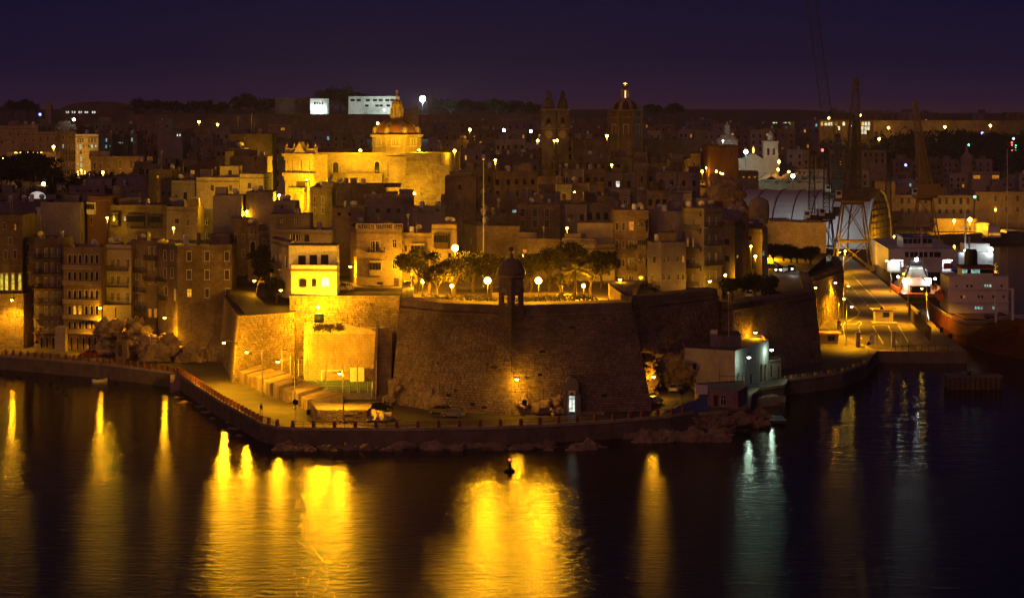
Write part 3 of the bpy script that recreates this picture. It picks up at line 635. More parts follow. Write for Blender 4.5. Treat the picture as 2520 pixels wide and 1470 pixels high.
h = House('2', 'big blank violet gable wall rising behind the balcony house', [(300, 546), (592, 545)], 15, None, 14, 'plaster_v', cornice=False); h.hut(480, 580, -30, 5)
h = House('2', 'lower blank mauve wall stepping down left of the big gable', [(165, 545), (300, 545)], 105, None, 14, 'plaster_g', cornice=False); h.clutter(3)
h = House('2', 'six storey house with iron balconies on every floor', [(250, 527), (465, 525)], 280, 3, 12, 'stone_d', [(0, 'b', [275], [385, 492, 600, 705, 812, 920], 20, 62), (0, 'b', [338, 386, 432], [385, 492, 600, 705, 812, 920], 28, 66), (0, 'a', [305, 347, 392], [1042], 26, 85)])
for Y in (430, 540, 647, 757, 867, 970): h.balcony(0, 252, 297, Y); h.balcony(0, 306, 458, Y)
h.clutter(4)
_b = MB(); _p0 = Z('2').P(412, 930, 521.5); _p1 = Z('2').P(488, 930, 520.5); _b.hexa([(_p0.x, 520, 3), (_p1.x, 519, 3), (_p1.x, 524, 3), (_p0.x, 525, 3)], [(_p0.x, 520.6, _p0.z), (_p1.x, 519.6, _p0.z), (_p1.x, 524, _p0.z), (_p0.x, 525, _p0.z)])
solo(_b, 'buttress', M['plaster'], 'plastered buttress block between the balcony house and the arcade house', 'buttress')
arX = [510, 549, 587, 634, 673, 712]
h = House('2', 'old arcade house with six arched windows on each floor', [(467, 523), (745, 519)], 350, 3, 13, 'stone_w', [(0, 'a', arX, [430, 553, 690], 30, 66), (0, 'a', arX, [805], 30, 68, {(1, 0): 'warm', (2, 0): 'warm'}), (0, 'a', arX[:5], [915], 28, 58), (0, 'a', [525, 570, 613, 656, 700], [1048], 26, 98)])
for Y in (497, 612, 748, 862, 968): h.balcony(0, 472, 738, Y + 6, .7, .75, 'stone')
h.clutter(5, 5)
h = House('2', 'plastered house with three rows of dark balcony doors above the crag', [(775, 526), (965, 524)], 330, 3, 11, 'plaster', [(0, 'b', [825, 868, 938], [462, 588, 708], 27, 66)])
for Y in (515, 637, 748): h.balcony(0, 770, 945, Y)
h.hut(800, 895, 320, 2); h.clutter(6)
h = House('2', 'lamp lit base wall carrying the plastered house over the crag', [(738, 521), (965, 522)], 772, 3, 3, 'plaster', [(0, 'p', [850], [835], 8, 90)], cornice=False, par=.3)
h = House('2', 'narrow dark house with stacked balconies beside the corner building', [(965, 527), (1160, 523)], 300, 3, 11, 'stone_w', [(0, 'b', [1005, 1050], [460, 560, 660, 760], 26, 56), (0, 'b', [1100, 1140], [370, 480, 590], 26, 62), (0, 'b', [1102, 1143], [830], 26, 68, 'amber')])
for Y in (440, 590): h.balcony(0, 1070, 1158, Y)
for Y in (530, 670, 810): h.balcony(0, 985, 1075, Y)
h.balcony(0, 1065, 1160, 890); h.clutter(7)
h = House('2', 'tall corner building with string courses and pale shuttered windows', [(1163, 520), (1305, 509), (1702, 514)], 335, 3, 14, 'stone_w', [(1, 's', [1390, 1522, 1668], [412, 548], 30, 66), (1, 'w', [1393], [682], 32, 60, 'warm'), (1, 's', [1522, 1673], [682], 26, 62), (0, 's', [1213, 1266], [405, 535], 24, 68), (0, 's', [1222], [665], 24, 60), (0, 'b', [1286], [695], 24, 92, 'amber')], surround='wframe')
for Y in (487, 620, 775): h.course(1, Y); h.course(0, Y)
h.hut(1540, 1690, 255, 1.2, 6); h.hut(1448, 1470, 245, 1.0, 1); h.balcony(0, 1175, 1228, 592, .7); h.balcony(0, 1178, 1235, 728, .7); h.clutter(8, 5)
h = House('2', 'little rock hut with a grey door at the crag foot', [(850, 504), (930, 503)], 1035, 3, 4, 'stone_w', [(0, 'd', [882], [1105], 30, 85)], par=.2, cornice=False)
# second row on the left
h = House('1', 'low flat violet roof block behind the far left bastion house', [(-60, 560), (400, 560)], 1140, None, 18, 'plaster_v', cornice=False); h.clutter(11, 7)
h = House('1', 'long flat roofed house with a blue upper storey near the tent', [(680, 588), (1024, 588)], 985, None, 14, 'plaster_v', [(0, 'p', [760, 880, 960], [1030], 28, 34)]); h.hut(865, 1095, 918, 3, 6, 'plaster_g', [(1012, 960, 30, 38, 'shut')]); h.clutter(12)
h = House('1', 'violet penthouse with a slatted terrace rail', [(1105, 575), (1455, 575)], 985, None, 12, 'plaster_v', [(0, 'w', [1300], [1035], 26, 60), (0, 'w', [1383], [1032], 44, 34)]); h.hut(1140, 1445, 885, 3, 5, 'plaster_v', [(1540, 900, 16, 26, 'amber')]); h.clutter(13)
h = House('1', 'terracotta house with a white closed balcony on its corner', [(857, 550), (1082, 549)], 1090, None, 12, 'plaster_r', [(0, 'w', [1080 - 10], [1190], 44, 60), (0, 's', [898], [1330], 18, 70)]); h.gallery(0, 862, 940, 1150, 1258, 'wpaint', 5)
h = House('1', 'dark house front with two long brown closed balconies', [(1082, 546), (1632, 545)], 1175, None, 12, 'stone_d', [(0, 'w', [1222], [1308], 18, 44, 'coolw')]); h.gallery(0, 1100, 1170, 1250, 1370); h.gallery(0, 1250, 1420, 1265, 1385, 'wood', 6); h.gallery(0, 1480, 1590, 1275, 1390, 'wood', 4); h.clutter(14, 5)
h = House('1', 'sodium lit house end with two dark shuttered windows', [(1632, 545), (1938, 543)], 1192, None, 11, 'stone', [(0, 's', [1735], [1330], 44, 44), (0, 'b', [1842], [1345], 46, 80)]); h.clutter(15, 3)
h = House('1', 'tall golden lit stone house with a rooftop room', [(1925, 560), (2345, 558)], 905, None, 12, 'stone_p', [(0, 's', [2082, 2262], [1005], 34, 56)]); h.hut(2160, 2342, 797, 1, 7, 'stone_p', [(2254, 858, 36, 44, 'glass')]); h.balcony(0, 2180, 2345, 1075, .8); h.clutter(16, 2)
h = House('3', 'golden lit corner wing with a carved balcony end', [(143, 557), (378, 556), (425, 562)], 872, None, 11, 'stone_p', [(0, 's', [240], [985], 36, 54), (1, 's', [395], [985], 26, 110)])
h = House('1', 'dark house with one framed orange window on the hill', [(1845, 590), (2110, 588)], 790, None, 11, 'stone_d', [(0, 'w', [1886], [852], 46, 38, 'amber')]); h.clutter(17)
h = House('1', 'dim stone house with a low roof beside the violet penthouse', [(1455, 566), (1690, 566)], 830, None, 11, 'stone_d', [(0, 'w', [1545], [898], 18, 24, 'amber'), (0, 'p', [1600, 1660], [1060], 22, 34)]); h.clutter(18)
h = House('1', 'grey house cut by a terrace left of the golden house', [(1680, 562), (1930, 561)], 935, None, 11, 'plaster_g', [(0, 'p', [1725], [1100], 24, 50), (0, 'p', [1815], [1090], 36, 80)]); h.clutter(19)
h = House('3', 'big dark cubic block left of the golden church', [(45, 642), (215, 640), (460, 641)], 478, None, 14, 'stone_d', [(0, 'p', [130], [572], 16, 6, 'warm')]); h.clutter(20)
h = House('3', 'stepped brown stone house below the dark cubic block', [(0, 600), (182, 600)], 618, None, 12, 'stone_w'); h.clutter(21)
h = House('3', 'long brown roof wall stepping towards the church square', [(48, 585), (415, 584)], 700, None, 12, 'stone_w', [(0, 'p', [300], [730], 26, 40)]); h.clutter(22)
h = House('3', 'dark house with a solar heater and rooftop tank', [(205, 530), (470, 530)], 1048, None, 12, 'plaster_v'); h.clutter(23, 3)
h = House('3', 'white rendered side wall catching a pale floodlight', [(-120, 528), (160, 527)], 1082, None, 11, 'plaster_g', cornice=False); h.clutter(24, 3)
h = House('3', 'low dark roofs stepping down in front of the church facade', [(470, 522), (690, 521)], 1142, None, 10, 'plaster_g', [(0, 'p', [560], [1190], 30, 40)]); h.clutter(25, 4)
h = House('3', 'terraced roof house with a pergola below the church facade', [(440, 512), (830, 511)], 1265, None, 9, 'plaster_v', [(0, 'w', [560, 700], [1330], 40, 40)]); h.clutter(26, 5)
h = House('3', 'weathered house behind the corner building with a curved gable', [(-60, 528), (220, 527)], 1290, None, 9, 'stone_w', [(0, 's', [50], [1400], 34, 60), (0, 's', [150], [1400], 30, 60)]); h.clutter(27, 4)
h = House('4', 'narrow house with a sculpted door surround by the dark trees', [(222, 522), (335, 521)], 130, None, 9, 'stone_w', [(0, 'w', [255], [190], 30, 44), (0, 'w', [305], [190], 40, 44), (0, 'a', [272], [340], 60, 130)]); h.clutter(28, 3)
h = House('4', 'shaded house with a lamp and creeper left of the white house', [(335, 519), (455, 519)], 180, None, 9, 'stone_d', [(0, 'w', [380, 420], [270], 28, 50)]); h.clutter(29, 2)
h = House('4', 'tall dark alley house with shutters behind the corner building', [(62, 525), (222, 524)], 60, None, 9, 'stone_d', [(0, 's', [110, 180], [250, 400], 24, 70), (0, 'd', [95], [690], 34, 120), (0, 's', [185], [640], 16, 60)])
# white house above the curtain wall
h = House('4', 'white house with arched windows on the curtain wall, one brightly lit', [(648, 476.5), (1096, 475.5)], 516, 17.8, 7, 'white', [(0, 'a', [762], [682], 92, 86), (0, 'a', [872], [682], 54, 86), (0, 'a', [982], [676], 94, 92, 'coolw')], par=.9, cat='house')
h.course(0, 578, .12, .16, 'white')
h.hut(626, 1092, 326, 3.2, 8, 'white', [(755, 465, 74, 92, 'glass'), (866, 462, 74, 96, 'glass'), (977, 460, 74, 96, 'glass')])
for X in (762, 872, 982):
    t_, z_, L_, y_, a_, d_ = h.on(0, X, 728); mb = MB(); mb.box(a_.x + t_, a_.y - .2, z_ - .1, .9, .35, .3); part(mb, 'flower_box', M['wood'], h.t)
h = House('4', 'pale rear wing of the white house with iron balconies', [(452, 503), (560, 490), (640, 486)], 292, 17, 8, 'plaster', [(1, 'a', [600], [470], 34, 120), (0, 'b', [500, 540], [440], 24, 70), (0, 'b', [480, 545], [640], 24, 80), (1, 'a', [568], [470], 28, 120)]); h.balcony(0, 455, 560, 515, .9); h.balcony(0, 440, 560, 738, 1.0)
h = House('4', 'dim penthouse with wide glass doors behind the white house', [(455, 512), (1050, 509)], 168, None, 9, 'plaster_g', [(0, 'b', [690], [245], 110, 76), (0, 'p', [800], [245], 50, 80)]); h.clutter(30, 4)
# big stone house behind the garden
h = House('4', 'large stone house with a roof balustrade and carved balcony door', [(1225, 512), (1290, 498), (1737, 497)], 160, 17, 13, 'stone', [(1, 'b', [1472], [330], 100, 110), (1, 'w', [1660], [302], 44, 84), (1, 'w', [1662], [508], 44, 84), (1, 'd', [1680], [690], 50, 100), (1, 'p', [1520], [692], 60, 24), (1, 'p', [1680], [650], 44, 20, 'cool')], surround='frame')
h.balcony(1, 1405, 1570, 388, 1.0); h.gallery(1, 1425, 1538, 470, 612, 'plaster', 4); h.rail(1); h.clutter(31, 4); h.course(1, 462, .14, .1)
h = House('4', 'lower stone wing with a cream closed balcony beside the big stone house', [(1737, 499), (2032, 498)], 200, 17, 12, 'stone', [(0, 's', [1770], [350], 26, 60), (0, 'd', [1835], [680], 50, 120)]); h.gallery(0, 1830, 1962, 305, 440, 'plaster', 4); h.clutter(32, 3)
h = House('4', 'tall stone house end with an arched brown closed balcony', [(2025, 497), (2270, 495)], 122, 17, 12, 'stone_p', [(0, 'p', [2080, 2200], [420], 30, 50)]); h.gallery(0, 2065, 2205, 205, 345, 'wood', 5); h.course(0, 118, .2, .25); h.clutter(33, 3)
h = House('3', 'long dark house roof right in front of the church nave', [(888, 576), (1560, 572)], 972, None, 10, 'stone_d', [(0, 's', [960, 1080], [1080], 26, 60)]); h.hut(1228, 1288, 918, 1, 3, 'stone_d'); h.hut(1562, 1718, 970, .5, 5, 'plaster_g'); h.clutter(34, 5)
h = House('3', 'terrace house with a pierced balustrade below the church apse', [(1365, 553), (1835, 551)], 1108, None, 10, 'plaster_v', [(0, 'p', [1500, 1600, 1700], [1230], 40, 40)]); h.rail(0, .8); h.clutter(35, 4)
h = House('3', 'dark side house falling away into the alley left of the stone house', [(835, 545), (1050, 538)], 1010, None, 10, 'stone_d', [(0, 's', [880, 960], [1120, 1230], 24, 60)]); h.clutter(36, 3)
h = House('3', 'ochre roof terrace house behind the roof balustrade', [(1050, 530), (1365, 528)], 1200, None, 10, 'stone_w', [(0, 'p', [1120, 1220], [1260], 30, 40)]); h.clutter(37, 4)
h = House('3', 'plain brown house wall beside the apse of the golden church', [(2155, 566), (2460, 563)], 898, None, 12, 'stone_w', [(0, 'p', [2300], [1000], 30, 44)]); h.hut(2200, 2420, 855, 2, 6, 'stone'); h.clutter(38, 3)
h = House('3', 'mauve flat roof with tanks and a pergola behind the garden', [(1835, 540), (2160, 538)], 1200, None, 10, 'plaster_g', [(0, 'p', [1905, 2080], [1230], 34, 34)]); h.clutter(39, 6)
# houses right of the garden
h = House('6', 'plain plastered house behind the flagpole with a floodlit notch', [(560, 521), (695, 508), (1082, 506)], 122, None, 11, 'stone_w', [(1, 'w', [1125 - 60], [330], 26, 44), (0, 'w', [640], [260], 24, 50)], cornice=False); h.hut(700, 890, 115, .4, 5, 'plaster_g'); h.clutter(41, 3)
h = House('6', 'brown house with a drain and a small lamp behind the trees', [(1070, 503), (1450, 500)], 238, None, 11, 'stone_w', [(0, 'w', [1128], [360], 34, 56, 'amber'), (0, 'w', [1260, 1350], [360], 30, 50)]); h.clutter(42, 3)
h = House('6', 'dark roof terrace with a tank behind the flagpole', [(690, 540), (1090, 538)], 20, None, 12, 'stone_d', [(0, 'p', [760], [60], 60, 50)]); h.clutter(43, 6)
h = House('6', 'big brown facade with shuttered openings behind the garden trees', [(1060, 556), (1445, 552)], -70, None, 13, 'stone_w', [(0, 's', [1110, 1220, 1330], [0, 100], 40, 70)]); h.clutter(44, 6)
h = House('6', 'pale house with a rounded balustrade gable right of the date palm', [(1470, 497), (1765, 492), (1945, 495)], 290, 17, 11, 'plaster', [(1, 's', [1805, 1895], [385], 34, 70), (1, 's', [1800, 1890], [540], 30, 60), (1, 'w', [1893], [700], 20, 50, 'coolw'), (0, 's', [1560, 1660], [400], 26, 60)]); h.rail(0); h.hut(1610, 1930, 95, 4, 6, 'plaster'); h.clutter(45, 3)
h = House('6', 'tall narrow apartment house with a glazed balcony column', [(1938, 497), (2250, 494)], -20, 16, 12, 'stone_w', [(0, 's', [1965, 2022], [125, 285, 452, 610], 22, 66), (0, 'b', [2090], [290, 445], 50, 70), (0, 'b', [2090], [600], 50, 70), (0, 'b', [2092], [120], 46, 84, 'amber'), (0, 'p', [1965, 2020, 2090], [735], 26, 24)])
for Y0 in (70, 235, 400, 560): h.gallery(0, 2165, 2240, Y0, Y0 + 90, 'stone_w', 4)
for Y in (330, 520, 675): h.balcony(0, 2062, 2142, Y)
h.clutter(46, 4)
h = House('c', 'tall blank party wall beside the apartment house', [(475, 503), (840, 500)], -10, 15, 10, 'plaster_g', cornice=False); h.clutter(47, 4)
h = House('c', 'pale low house with square windows in front of the blank wall', [(478, 488), (600, 485), (842, 487)], 292, 14, 10, 'plaster_g', [(0, 's', [535], [460], 24, 64), (0, 'b', [520], [660], 28, 110), (1, 'w', [628], [460], 26, 66), (1, 'w', [680, 765, 818], [455], 24, 62, {(2, 0): 'amber'}), (1, 'w', [628, 680, 765, 818], [632], 26, 62), (1, 'd', [640], [795], 80, 120), (1, 'p', [752], [805], 22, 60)], cornice=False); h.balcony(0, 500, 585, 722); h.clutter(48, 3)
h = House('c', 'six storey flats with long balconies and two lit doors', [(832, 492), (1020, 489), (1195, 492)], -40, 15, 12, 'plaster_g', [(0, 'b', [858], [290], 22, 90, 'amber'), (0, 'b', [912], [290], 16, 96, 'warm'), (0, 'b', [858, 915], [485], 28, 70), (0, 'b', [915], [100], 24, 80), (0, 'b', [858, 915], [640], 26, 76), (1, 'b', [1068, 1135], [85, 260, 440, 610], 24, 84), (0, 'p', [985], [10, 180, 355, 545], 16, 54), (0, 'd', [915], [805], 24, 60)])
for Y in (165, 345, 540, 715): h.balcony(0, 842, 975, Y, 1.1); h.balcony(1, 1022, 1192, Y - 20, 1.1)
h.clutter(49, 5)
h = House('c', 'brown three storey house at the corner of the sloping street', [(1195, 528), (1322, 520), (1402, 530)], 80, None, 12, 'stone', [(0, 's', [1245], [285, 450], 40, 60), (1, 'w', [1340], [285], 14, 60), (1, 'w', [1370], [285], 14, 60), (1, 'p', [1350], [430], 26, 30, 'warm')]); h.hut(1190, 1390, 78, 1, 6, 'plaster_v'); h.clutter(50, 3)
h = House('c', 'brown house with a lit green window and street lamp beside the parked cars', [(1438, 553), (1590, 548), (1642, 556)], 165, None, 12, 'stone', [(0, 's', [1465], [248], 40, 44), (1, 'w', [1578 + 20], [255], 20, 60, 'amber'), (1, 'w', [1585 + 20], [400], 34, 50, 'cool'), (0, 'b', [1500], [520], 40, 80)]); h.hut(1440, 1600, 120, 1, 6, 'plaster_v'); h.clutter(51, 3)
h = House('c', 'slim dark house with a hanging sign between the two brown houses', [(1396, 560), (1440, 552)], 115, None, 10, 'stone_d', [(0, 'p', [1420], [270, 430], 14, 50)]); h.balcony(0, 1398, 1440, 330, .8)
h = House('c', 'round topped water tank house on the flats roof', [(1490, 590), (1620, 588)], 55, None, 9, 'plaster_g', cornice=False)
mb = MB(); _p = Z('c').P(1560, 60, 592); mb.lathe(_p.x, _p.y, [(2.4, _p.z - 1), (2.5, _p.z + 3), (2.2, _p.z + 4.4), (1, _p.z + 5.1), (.1, _p.z + 5.2)], 18); part(mb, 'water_tank', M['stone'], h.t, True)
h = House('c', 'long lit depot with a rusty tin upper wall by the pollarded trees', [(1636, 640), (2218, 632)], 100, None, 16, 'stone_p', [(0, 'p', [2010], [368], 130, 18)], cornice=False, roofmat='rough', name='depot', cat='depot')
mb = MB()
for k in range(46): 
    x0 = h.A[0].x + (h.A[1].x - h.A[0].x) * k / 46; x1 = h.A[0].x + (h.A[1].x - h.A[0].x) * (k + .55) / 46; mb.hexa([(x0, h.A[0].y - .5, PZ(598, 636)), (x1, h.A[0].y - .5, PZ(598, 636)), (x1, h.A[0].y - .1, PZ(598, 636)), (x0, h.A[0].y - .1, PZ(598, 636))], [(x0, h.A[0].y - .5, PZ(576, 636)), (x1, h.A[0].y - .5, PZ(576, 636)), (x1, h.A[0].y - .1, PZ(576, 636)), (x0, h.A[0].y - .1, PZ(576, 636))])
o = part(mb, 'tin_cladding', plain('rusty_tin', (.24, .17, .09), .7, .2, .6, .8), h.t); o['kind'] = 'stuff'
M['boat'] = stone('grey_whitewash', (.46, .43, .43), (.38, .35, .36), bw=0, stain=.35, bump=.06)
h = House('e', 'white boathouse with tall arched doors and two greenish lamps', [(605, 452), (1110, 446), (1450, 466)], 385, 2.8, 12, 'boat', [(1, 'a', [1143, 1190], [648], 34, 110), (1, 'a', [1375, 1415], [600], 40, 200), (1, 'd', [1272], [665], 30, 96), (1, 'p', [1212], [490], 14, 40), (1, 'p', [1308], [455], 8, 62), (0, 'd', [690], [700], 46, 80)], name='boathouse', cat='boathouse', par=.3, cornice=False, reveal=.3)
h.hut(862, 1170, 228, 5, 8, 'plaster_g'); h.hut(866, 932, 172, 6, 2.5, 'wpaint')
h = House('e', 'ochre columned porch beside the white boathouse', [(1452, 467), (1575, 470)], 478, 2.8, 5, 'stone_p', [(0, 'd', [1552], [600], 22, 120), (0, 'p', [1480], [590], 24, 120)], name='porch', cat='porch', par=.3)
h = House('e', 'small pink waterside kiosk with a barred door and blue side wall', [(740, 426), (1140, 421.5), (1236, 431)], 762, 1.0, 8, 'pink', [(0, 'w', [990], [882], 56, 110), (0, 'd', [915], [885], 44, 112)], name='kiosk', cat='kiosk', par=.15, cornice=False, ref=0)
mb = MB(); _p = Z('e').P(772, 765, 424); mb.box(_p.x, _p.y - .3, _p.z - .9, 2.1, .2, 1.6); part(mb, 'sign_board', M['wpaint'], h.t)
mb = MB(); mb.bar(h.z.P(820, 700, 432), h.z.P(1225, 700, 434), .06); mb.bar(h.z.P(945, 640, 432), h.z.P(1220, 640, 434), .06)
for X in (952, 1125, 1222): mb.bar(h.z.P(X, 705, 433), h.z.P(X, 560 if X != 1125 else 640, 433), .07)
part(mb, 'roof_railing', M['iron'], h.t)
mb = MB(); mb.box(h.z.P(1240, 800, 428).x + 3, 427, .2, 6.5, 7, .5); solo(mb, 'deck', M['wood'], 'dark timber deck beside the pink kiosk', 'deck')
mb = MB()
for X in (1245, 1348, 1370, 1416): mb.bar(h.z.P(X, 870, 431), h.z.P(X, 715, 431), .06)
mb.bar(h.z.P(1240, 718, 431), h.z.P(1418, 722, 431), .06); mb.bar(h.z.P(1240, 745, 429), h.z.P(1400, 745, 429), .06); solo(mb, 'awning_frame', M['iron'], 'thin iron awning frame over the kiosk deck', 'frame')
# landing steps
for (lab, X0, X1, Y, zz, dp) in (('upper landing platform lit green in front of the boathouse', 1420, 1870, 700, 2.2, 14), ('lower landing platform beside the kiosk deck', 1236, 1560, 868, 1.7, 9), ('middle landing step jutting into the water', 1300, 1620, 868, 1.1, 8), ('lowest landing step by the waterline', 1640, 1915, 760, 1.2, 10)):
    a, b = Z('e').G(X0, Y, zz), Z('e').G(X1, Y - 30, zz); mb = MB(); mb.hexa([(a.x, a.y, -1), (b.x, b.y, -1), (b.x - 2, b.y + dp, -1), (a.x, a.y + dp, -1)], [(a.x, a.y, zz), (b.x, b.y, zz), (b.x - 2, b.y + dp, zz), (a.x, a.y + dp, zz)])
    solo(mb, 'landing_step', M['stone_p'], lab, 'landing')
# football pitch block
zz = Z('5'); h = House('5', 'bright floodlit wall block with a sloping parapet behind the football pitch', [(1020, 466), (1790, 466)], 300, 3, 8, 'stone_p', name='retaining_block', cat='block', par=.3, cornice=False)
x0, x1, xk = h.A[0].x, h.A[1].x, PX(zz.u(1380), 466); za, zb_ = PZ(zz.v(222), 466), h.zt
mb = MB(); mb.prism([(x0, 0), (xk, 0), (x1 - 1.5, 0), (x1 - 1.5, 1), (x0, 1)], 0, 1); mb = MB()
pr = [(x0, h.zt), (x1 - 2, h.zt), (x1 - 2, h.zt + .25), (xk, za - .1), (x0, za)]
mb.add([(a, 465.98, b) for a, b in pr] + [(a, 466.5, b) for a, b in pr], [(0, 1, 2, 3, 4), (9, 8, 7, 6, 5)] + [(i, 5 + i, 5 + (i + 1) % 5, (i + 1) % 5) for i in range(5)]); part(mb, 'sloping_parapet', M['stone_p'], h.t)
bl = courses((x0, 465.97, 3), (x1, 465.97, 3), (x0, 465.97, h.zt - .6), (x1, 465.97, h.zt - .6), 1.0, .5, random.Random(4), .0); lay(h.t, [(c, a, b, n_, .03 * (i % 3) * .5 + .01, 0) for i, (c, a, b, n_, d_, mi) in enumerate(bl)], most=300)
# ------------------------------------------------------------------ golden church on the hill
def octo(cx, cy, r, a0=math.pi / 8, n=8): return [(cx + r * math.cos(a0 + i * 2 * math.pi / n), cy + r * math.sin(a0 + i * 2 * math.pi / n)) for i in range(n)]
def ribs(t, x, y, prof, n, w, mat, a0=0, name='rib'):
    for k in range(n):
        a = a0 + k * 2 * math.pi / n; mb = MB(); c, s = math.cos(a), math.sin(a); px, py = -s * w / 2, c * w / 2; vs = []
        for r, z in prof: vs += [(x + c * (r + .12) - px, y + s * (r + .12) - py, z + .04), (x + c * (r + .12) + px, y + s * (r + .12) + py, z + .04), (x + c * (r - .1) + px, y + s * (r - .1) + py, z - .04), (x + c * (r - .1) - px, y + s * (r - .1) - py, z - .04)]
        m = len(prof); fs = [(0, 1, 2, 3), tuple(4 * (m - 1) + i for i in (3, 2, 1, 0))]
        for j in range(m - 1):
            for i in range(4): fs.append((4 * j + i, 4 * j + (i + 1) % 4, 4 * j + 4 + (i + 1) % 4, 4 * j + 4 + i))
        mb.add(vs, fs); part(mb, name, mat, t)
def facewin(t, cx, cy, apo, ang, zc, w, h, st='w', lit=None, off=0):
    """window on a polygon face: apo distance from the centre along angle ang"""
    d = Vector((math.cos(ang), math.sin(ang))); tx = Vector((-d.y, d.x)); q = Vector((cx, cy)) + d * (apo + .12) + tx * off; o = ORG[t.name]
    mx = Matrix(((tx.x * w, -d.x, 0, q.x - o.x), (tx.y * w, -d.y, 0, q.y - o.y), (0, 0, h, zc - h / 2 - o.z), (0, 0, 0, 1)))
    ob = put('window', wmesh(st, 'wframe' if st in 'wb' else 'frame'), t, mx); put('pane', wmesh('pane', lit or 'glass'), ob, Matrix.Identity(4)); return ob
M['dome_red'] = plain('red_dome_paint', (.32, .14, .05), .55, 0, .35, .5)
M['gstone'] = stone('church_limestone', (.60, .48, .30), (.48, .37, .22), stain=.45)
def golden_church():
    z3 = Z('3'); Y = 620.0; yn = 618.0
    def x(X, y=yn): return PX(z3.u(X), y)
    def z(v, y=yn): return PZ(z3.v(v), y)
    zb = 21.0; t = thing('church', 'golden floodlit church with a red ribbed dome and lantern', 'church', (x(1400), yn, zb))
    zr = z(668)
    # nave block with windows
    xa, xb, xc, xd = x(885), x(1770), x(2108), x(2290, 630)
    mb = MB(); wins = []
    def panel(xl, xr, y, z0, z1, holes):
        xs = sorted({xl, xr} | {h[0] for h in holes} | {h[1] for h in holes}); zs = sorted({z0, z1} | {h[2] for h in holes} | {h[3] for h in holes})
        for i in range(len(xs) - 1):
            for j in range(len(zs) - 1):
                mx_, mz = (xs[i] + xs[i + 1]) / 2, (zs[j] + zs[j + 1]) / 2
                if not any(h[0] < mx_ < h[1] and h[2] < mz < h[3] for h in holes): mb.quad((xs[i], y, zs[j]), (xs[i + 1], y, zs[j]), (xs[i + 1], y, zs[j + 1]), (xs[i], y, zs[j + 1]))
        for h in holes:
            for a, b in (((h[0], h[2]), (h[1], h[2])), ((h[1], h[2]), (h[1], h[3])), ((h[1], h[3]), (h[0], h[3])), ((h[0], h[3]), (h[0], h[2]))): mb.quad((a[0], y, a[1]), (b[0], y, b[1]), (b[0], y + 1.2, b[1]), (a[0], y + 1.2, a[1]))
    holes = [(x(1052), x(1118), z(870), z(748)), (x(1460), x(1520), z(862), z(742))]
    panel(xa, xb, yn, zb, zr, holes)
    for a, b in (((xb, yn), (xb, yn + 14)), ((xb, yn + 14), (xa, yn + 14)), ((xa, yn + 14), (xa, yn))): mb.quad((*a, zb), (*b, zb), (*b, zr), (*a, zr))
    mb.quad((xa, yn, zr - .01), (xb, yn, zr - .01), (xb, yn + 14, zr - .01), (xa, yn + 14, zr - .01)); part(mb, 'nave', M['gstone'], t)
    for (a, b, c, d) in holes:
        o = put('window', wmesh('a', 'frame'), t, Matrix.Translation(Vector(((a + b) / 2, yn, c)) - ORG[t.name]) @ Matrix.Diagonal((b - a, 1, d - c, 1))); put('pane', wmesh('pane', 'glass'), o, Matrix.Translation((0, .9, 0)))
        mb = MB(); cx = (a + b) / 2; r0 = (b - a) / 2 + .2; n = 10
        for i in range(n):
            a1, a2 = math.pi * i / n, math.pi * (i + 1) / n
            mb.bar((cx - r0 * math.cos(a1), yn - .12, d - .3 + .9 * math.sin(a1)), (cx - r0 * math.cos(a2), yn - .12, d - .3 + .9 * math.sin(a2)), .3)
        part(mb, 'hood_mould', M['gstone'], t)
    mb = MB(); mb.box((xa + xb) / 2, yn - .15, zr - .5, xb - xa - .1, .5, .5); mb.box((xa + xb) / 2, yn - .1, zr, xb - xa - .1, .5, .18); part(mb, 'cornice', M['gstone'], t)
    mb = MB(); mb.box((x(1060) + x(1545)) / 2, yn - .9, zb, x(1545) - x(1060), 1.75, z(872) - zb); part(mb, 'side_aisle', M['gstone'], t)
    mb = MB(); mb.box((x(1055) + x(1550)) / 2, yn - 1.0, z(872), x(1550) - x(1055), 2.2, .3); part(mb, 'ledge', M['gstone'], t)
    mb = MB(); mb.lathe(x(1618), yn + .4, [(.75, z(895)), (.75, z(760)), (.5, z(740)), (.1, z(728))], 12, math.pi, math.pi); part(mb, 'niche', M['stone_w'], t)
    mb = MB(); mb.box(x(1690), yn - .6, zb, x(1768) - x(1600), 1.15, zr - .8 - zb); part(mb, 'pier', M['gstone'], t)
    # transept / apse block, closer and rough
    yt = 612.0; ap = [(x(1770, yt), yt), (x(2110, yt), yt), (x(2290, 622), 624), (x(2290, 622), 640), (x(1770, yt), 640)]
    zt = z(662, yt); mb = MB(); mb.prism(ap, zb, zt); part(mb, 'apse', M['stone'], t)
    mb = MB(); mb.box((x(2105, yt) + x(2205, yt)) / 2, yt - .8, zb, x(2205, yt) - x(2105, yt), 1.5, z(782, yt) - zb); part(mb, 'buttress', M['stone'], t)
    bl = courses((x(1770, yt), yt - .01, 24), (x(2108, yt), yt - .01, 24), (x(1770, yt), yt - .01, zt - .3), (x(2108, yt), yt - .01, zt - .3), 1.3, .6, random.Random(3), .03); lay(t, bl, most=300)
    # facade on the left, turned away
    fa, fb = Vector((x(598, 612), 612.0)), Vector((x(885, 606), 606.0)); d = (fb - fa).normalized(); nn = Vector((d.y, -d.x)); bk = Vector((-d.y, d.x))
    zf = PZ(z3.v(680), 609); zc2 = PZ(z3.v(872), 609)
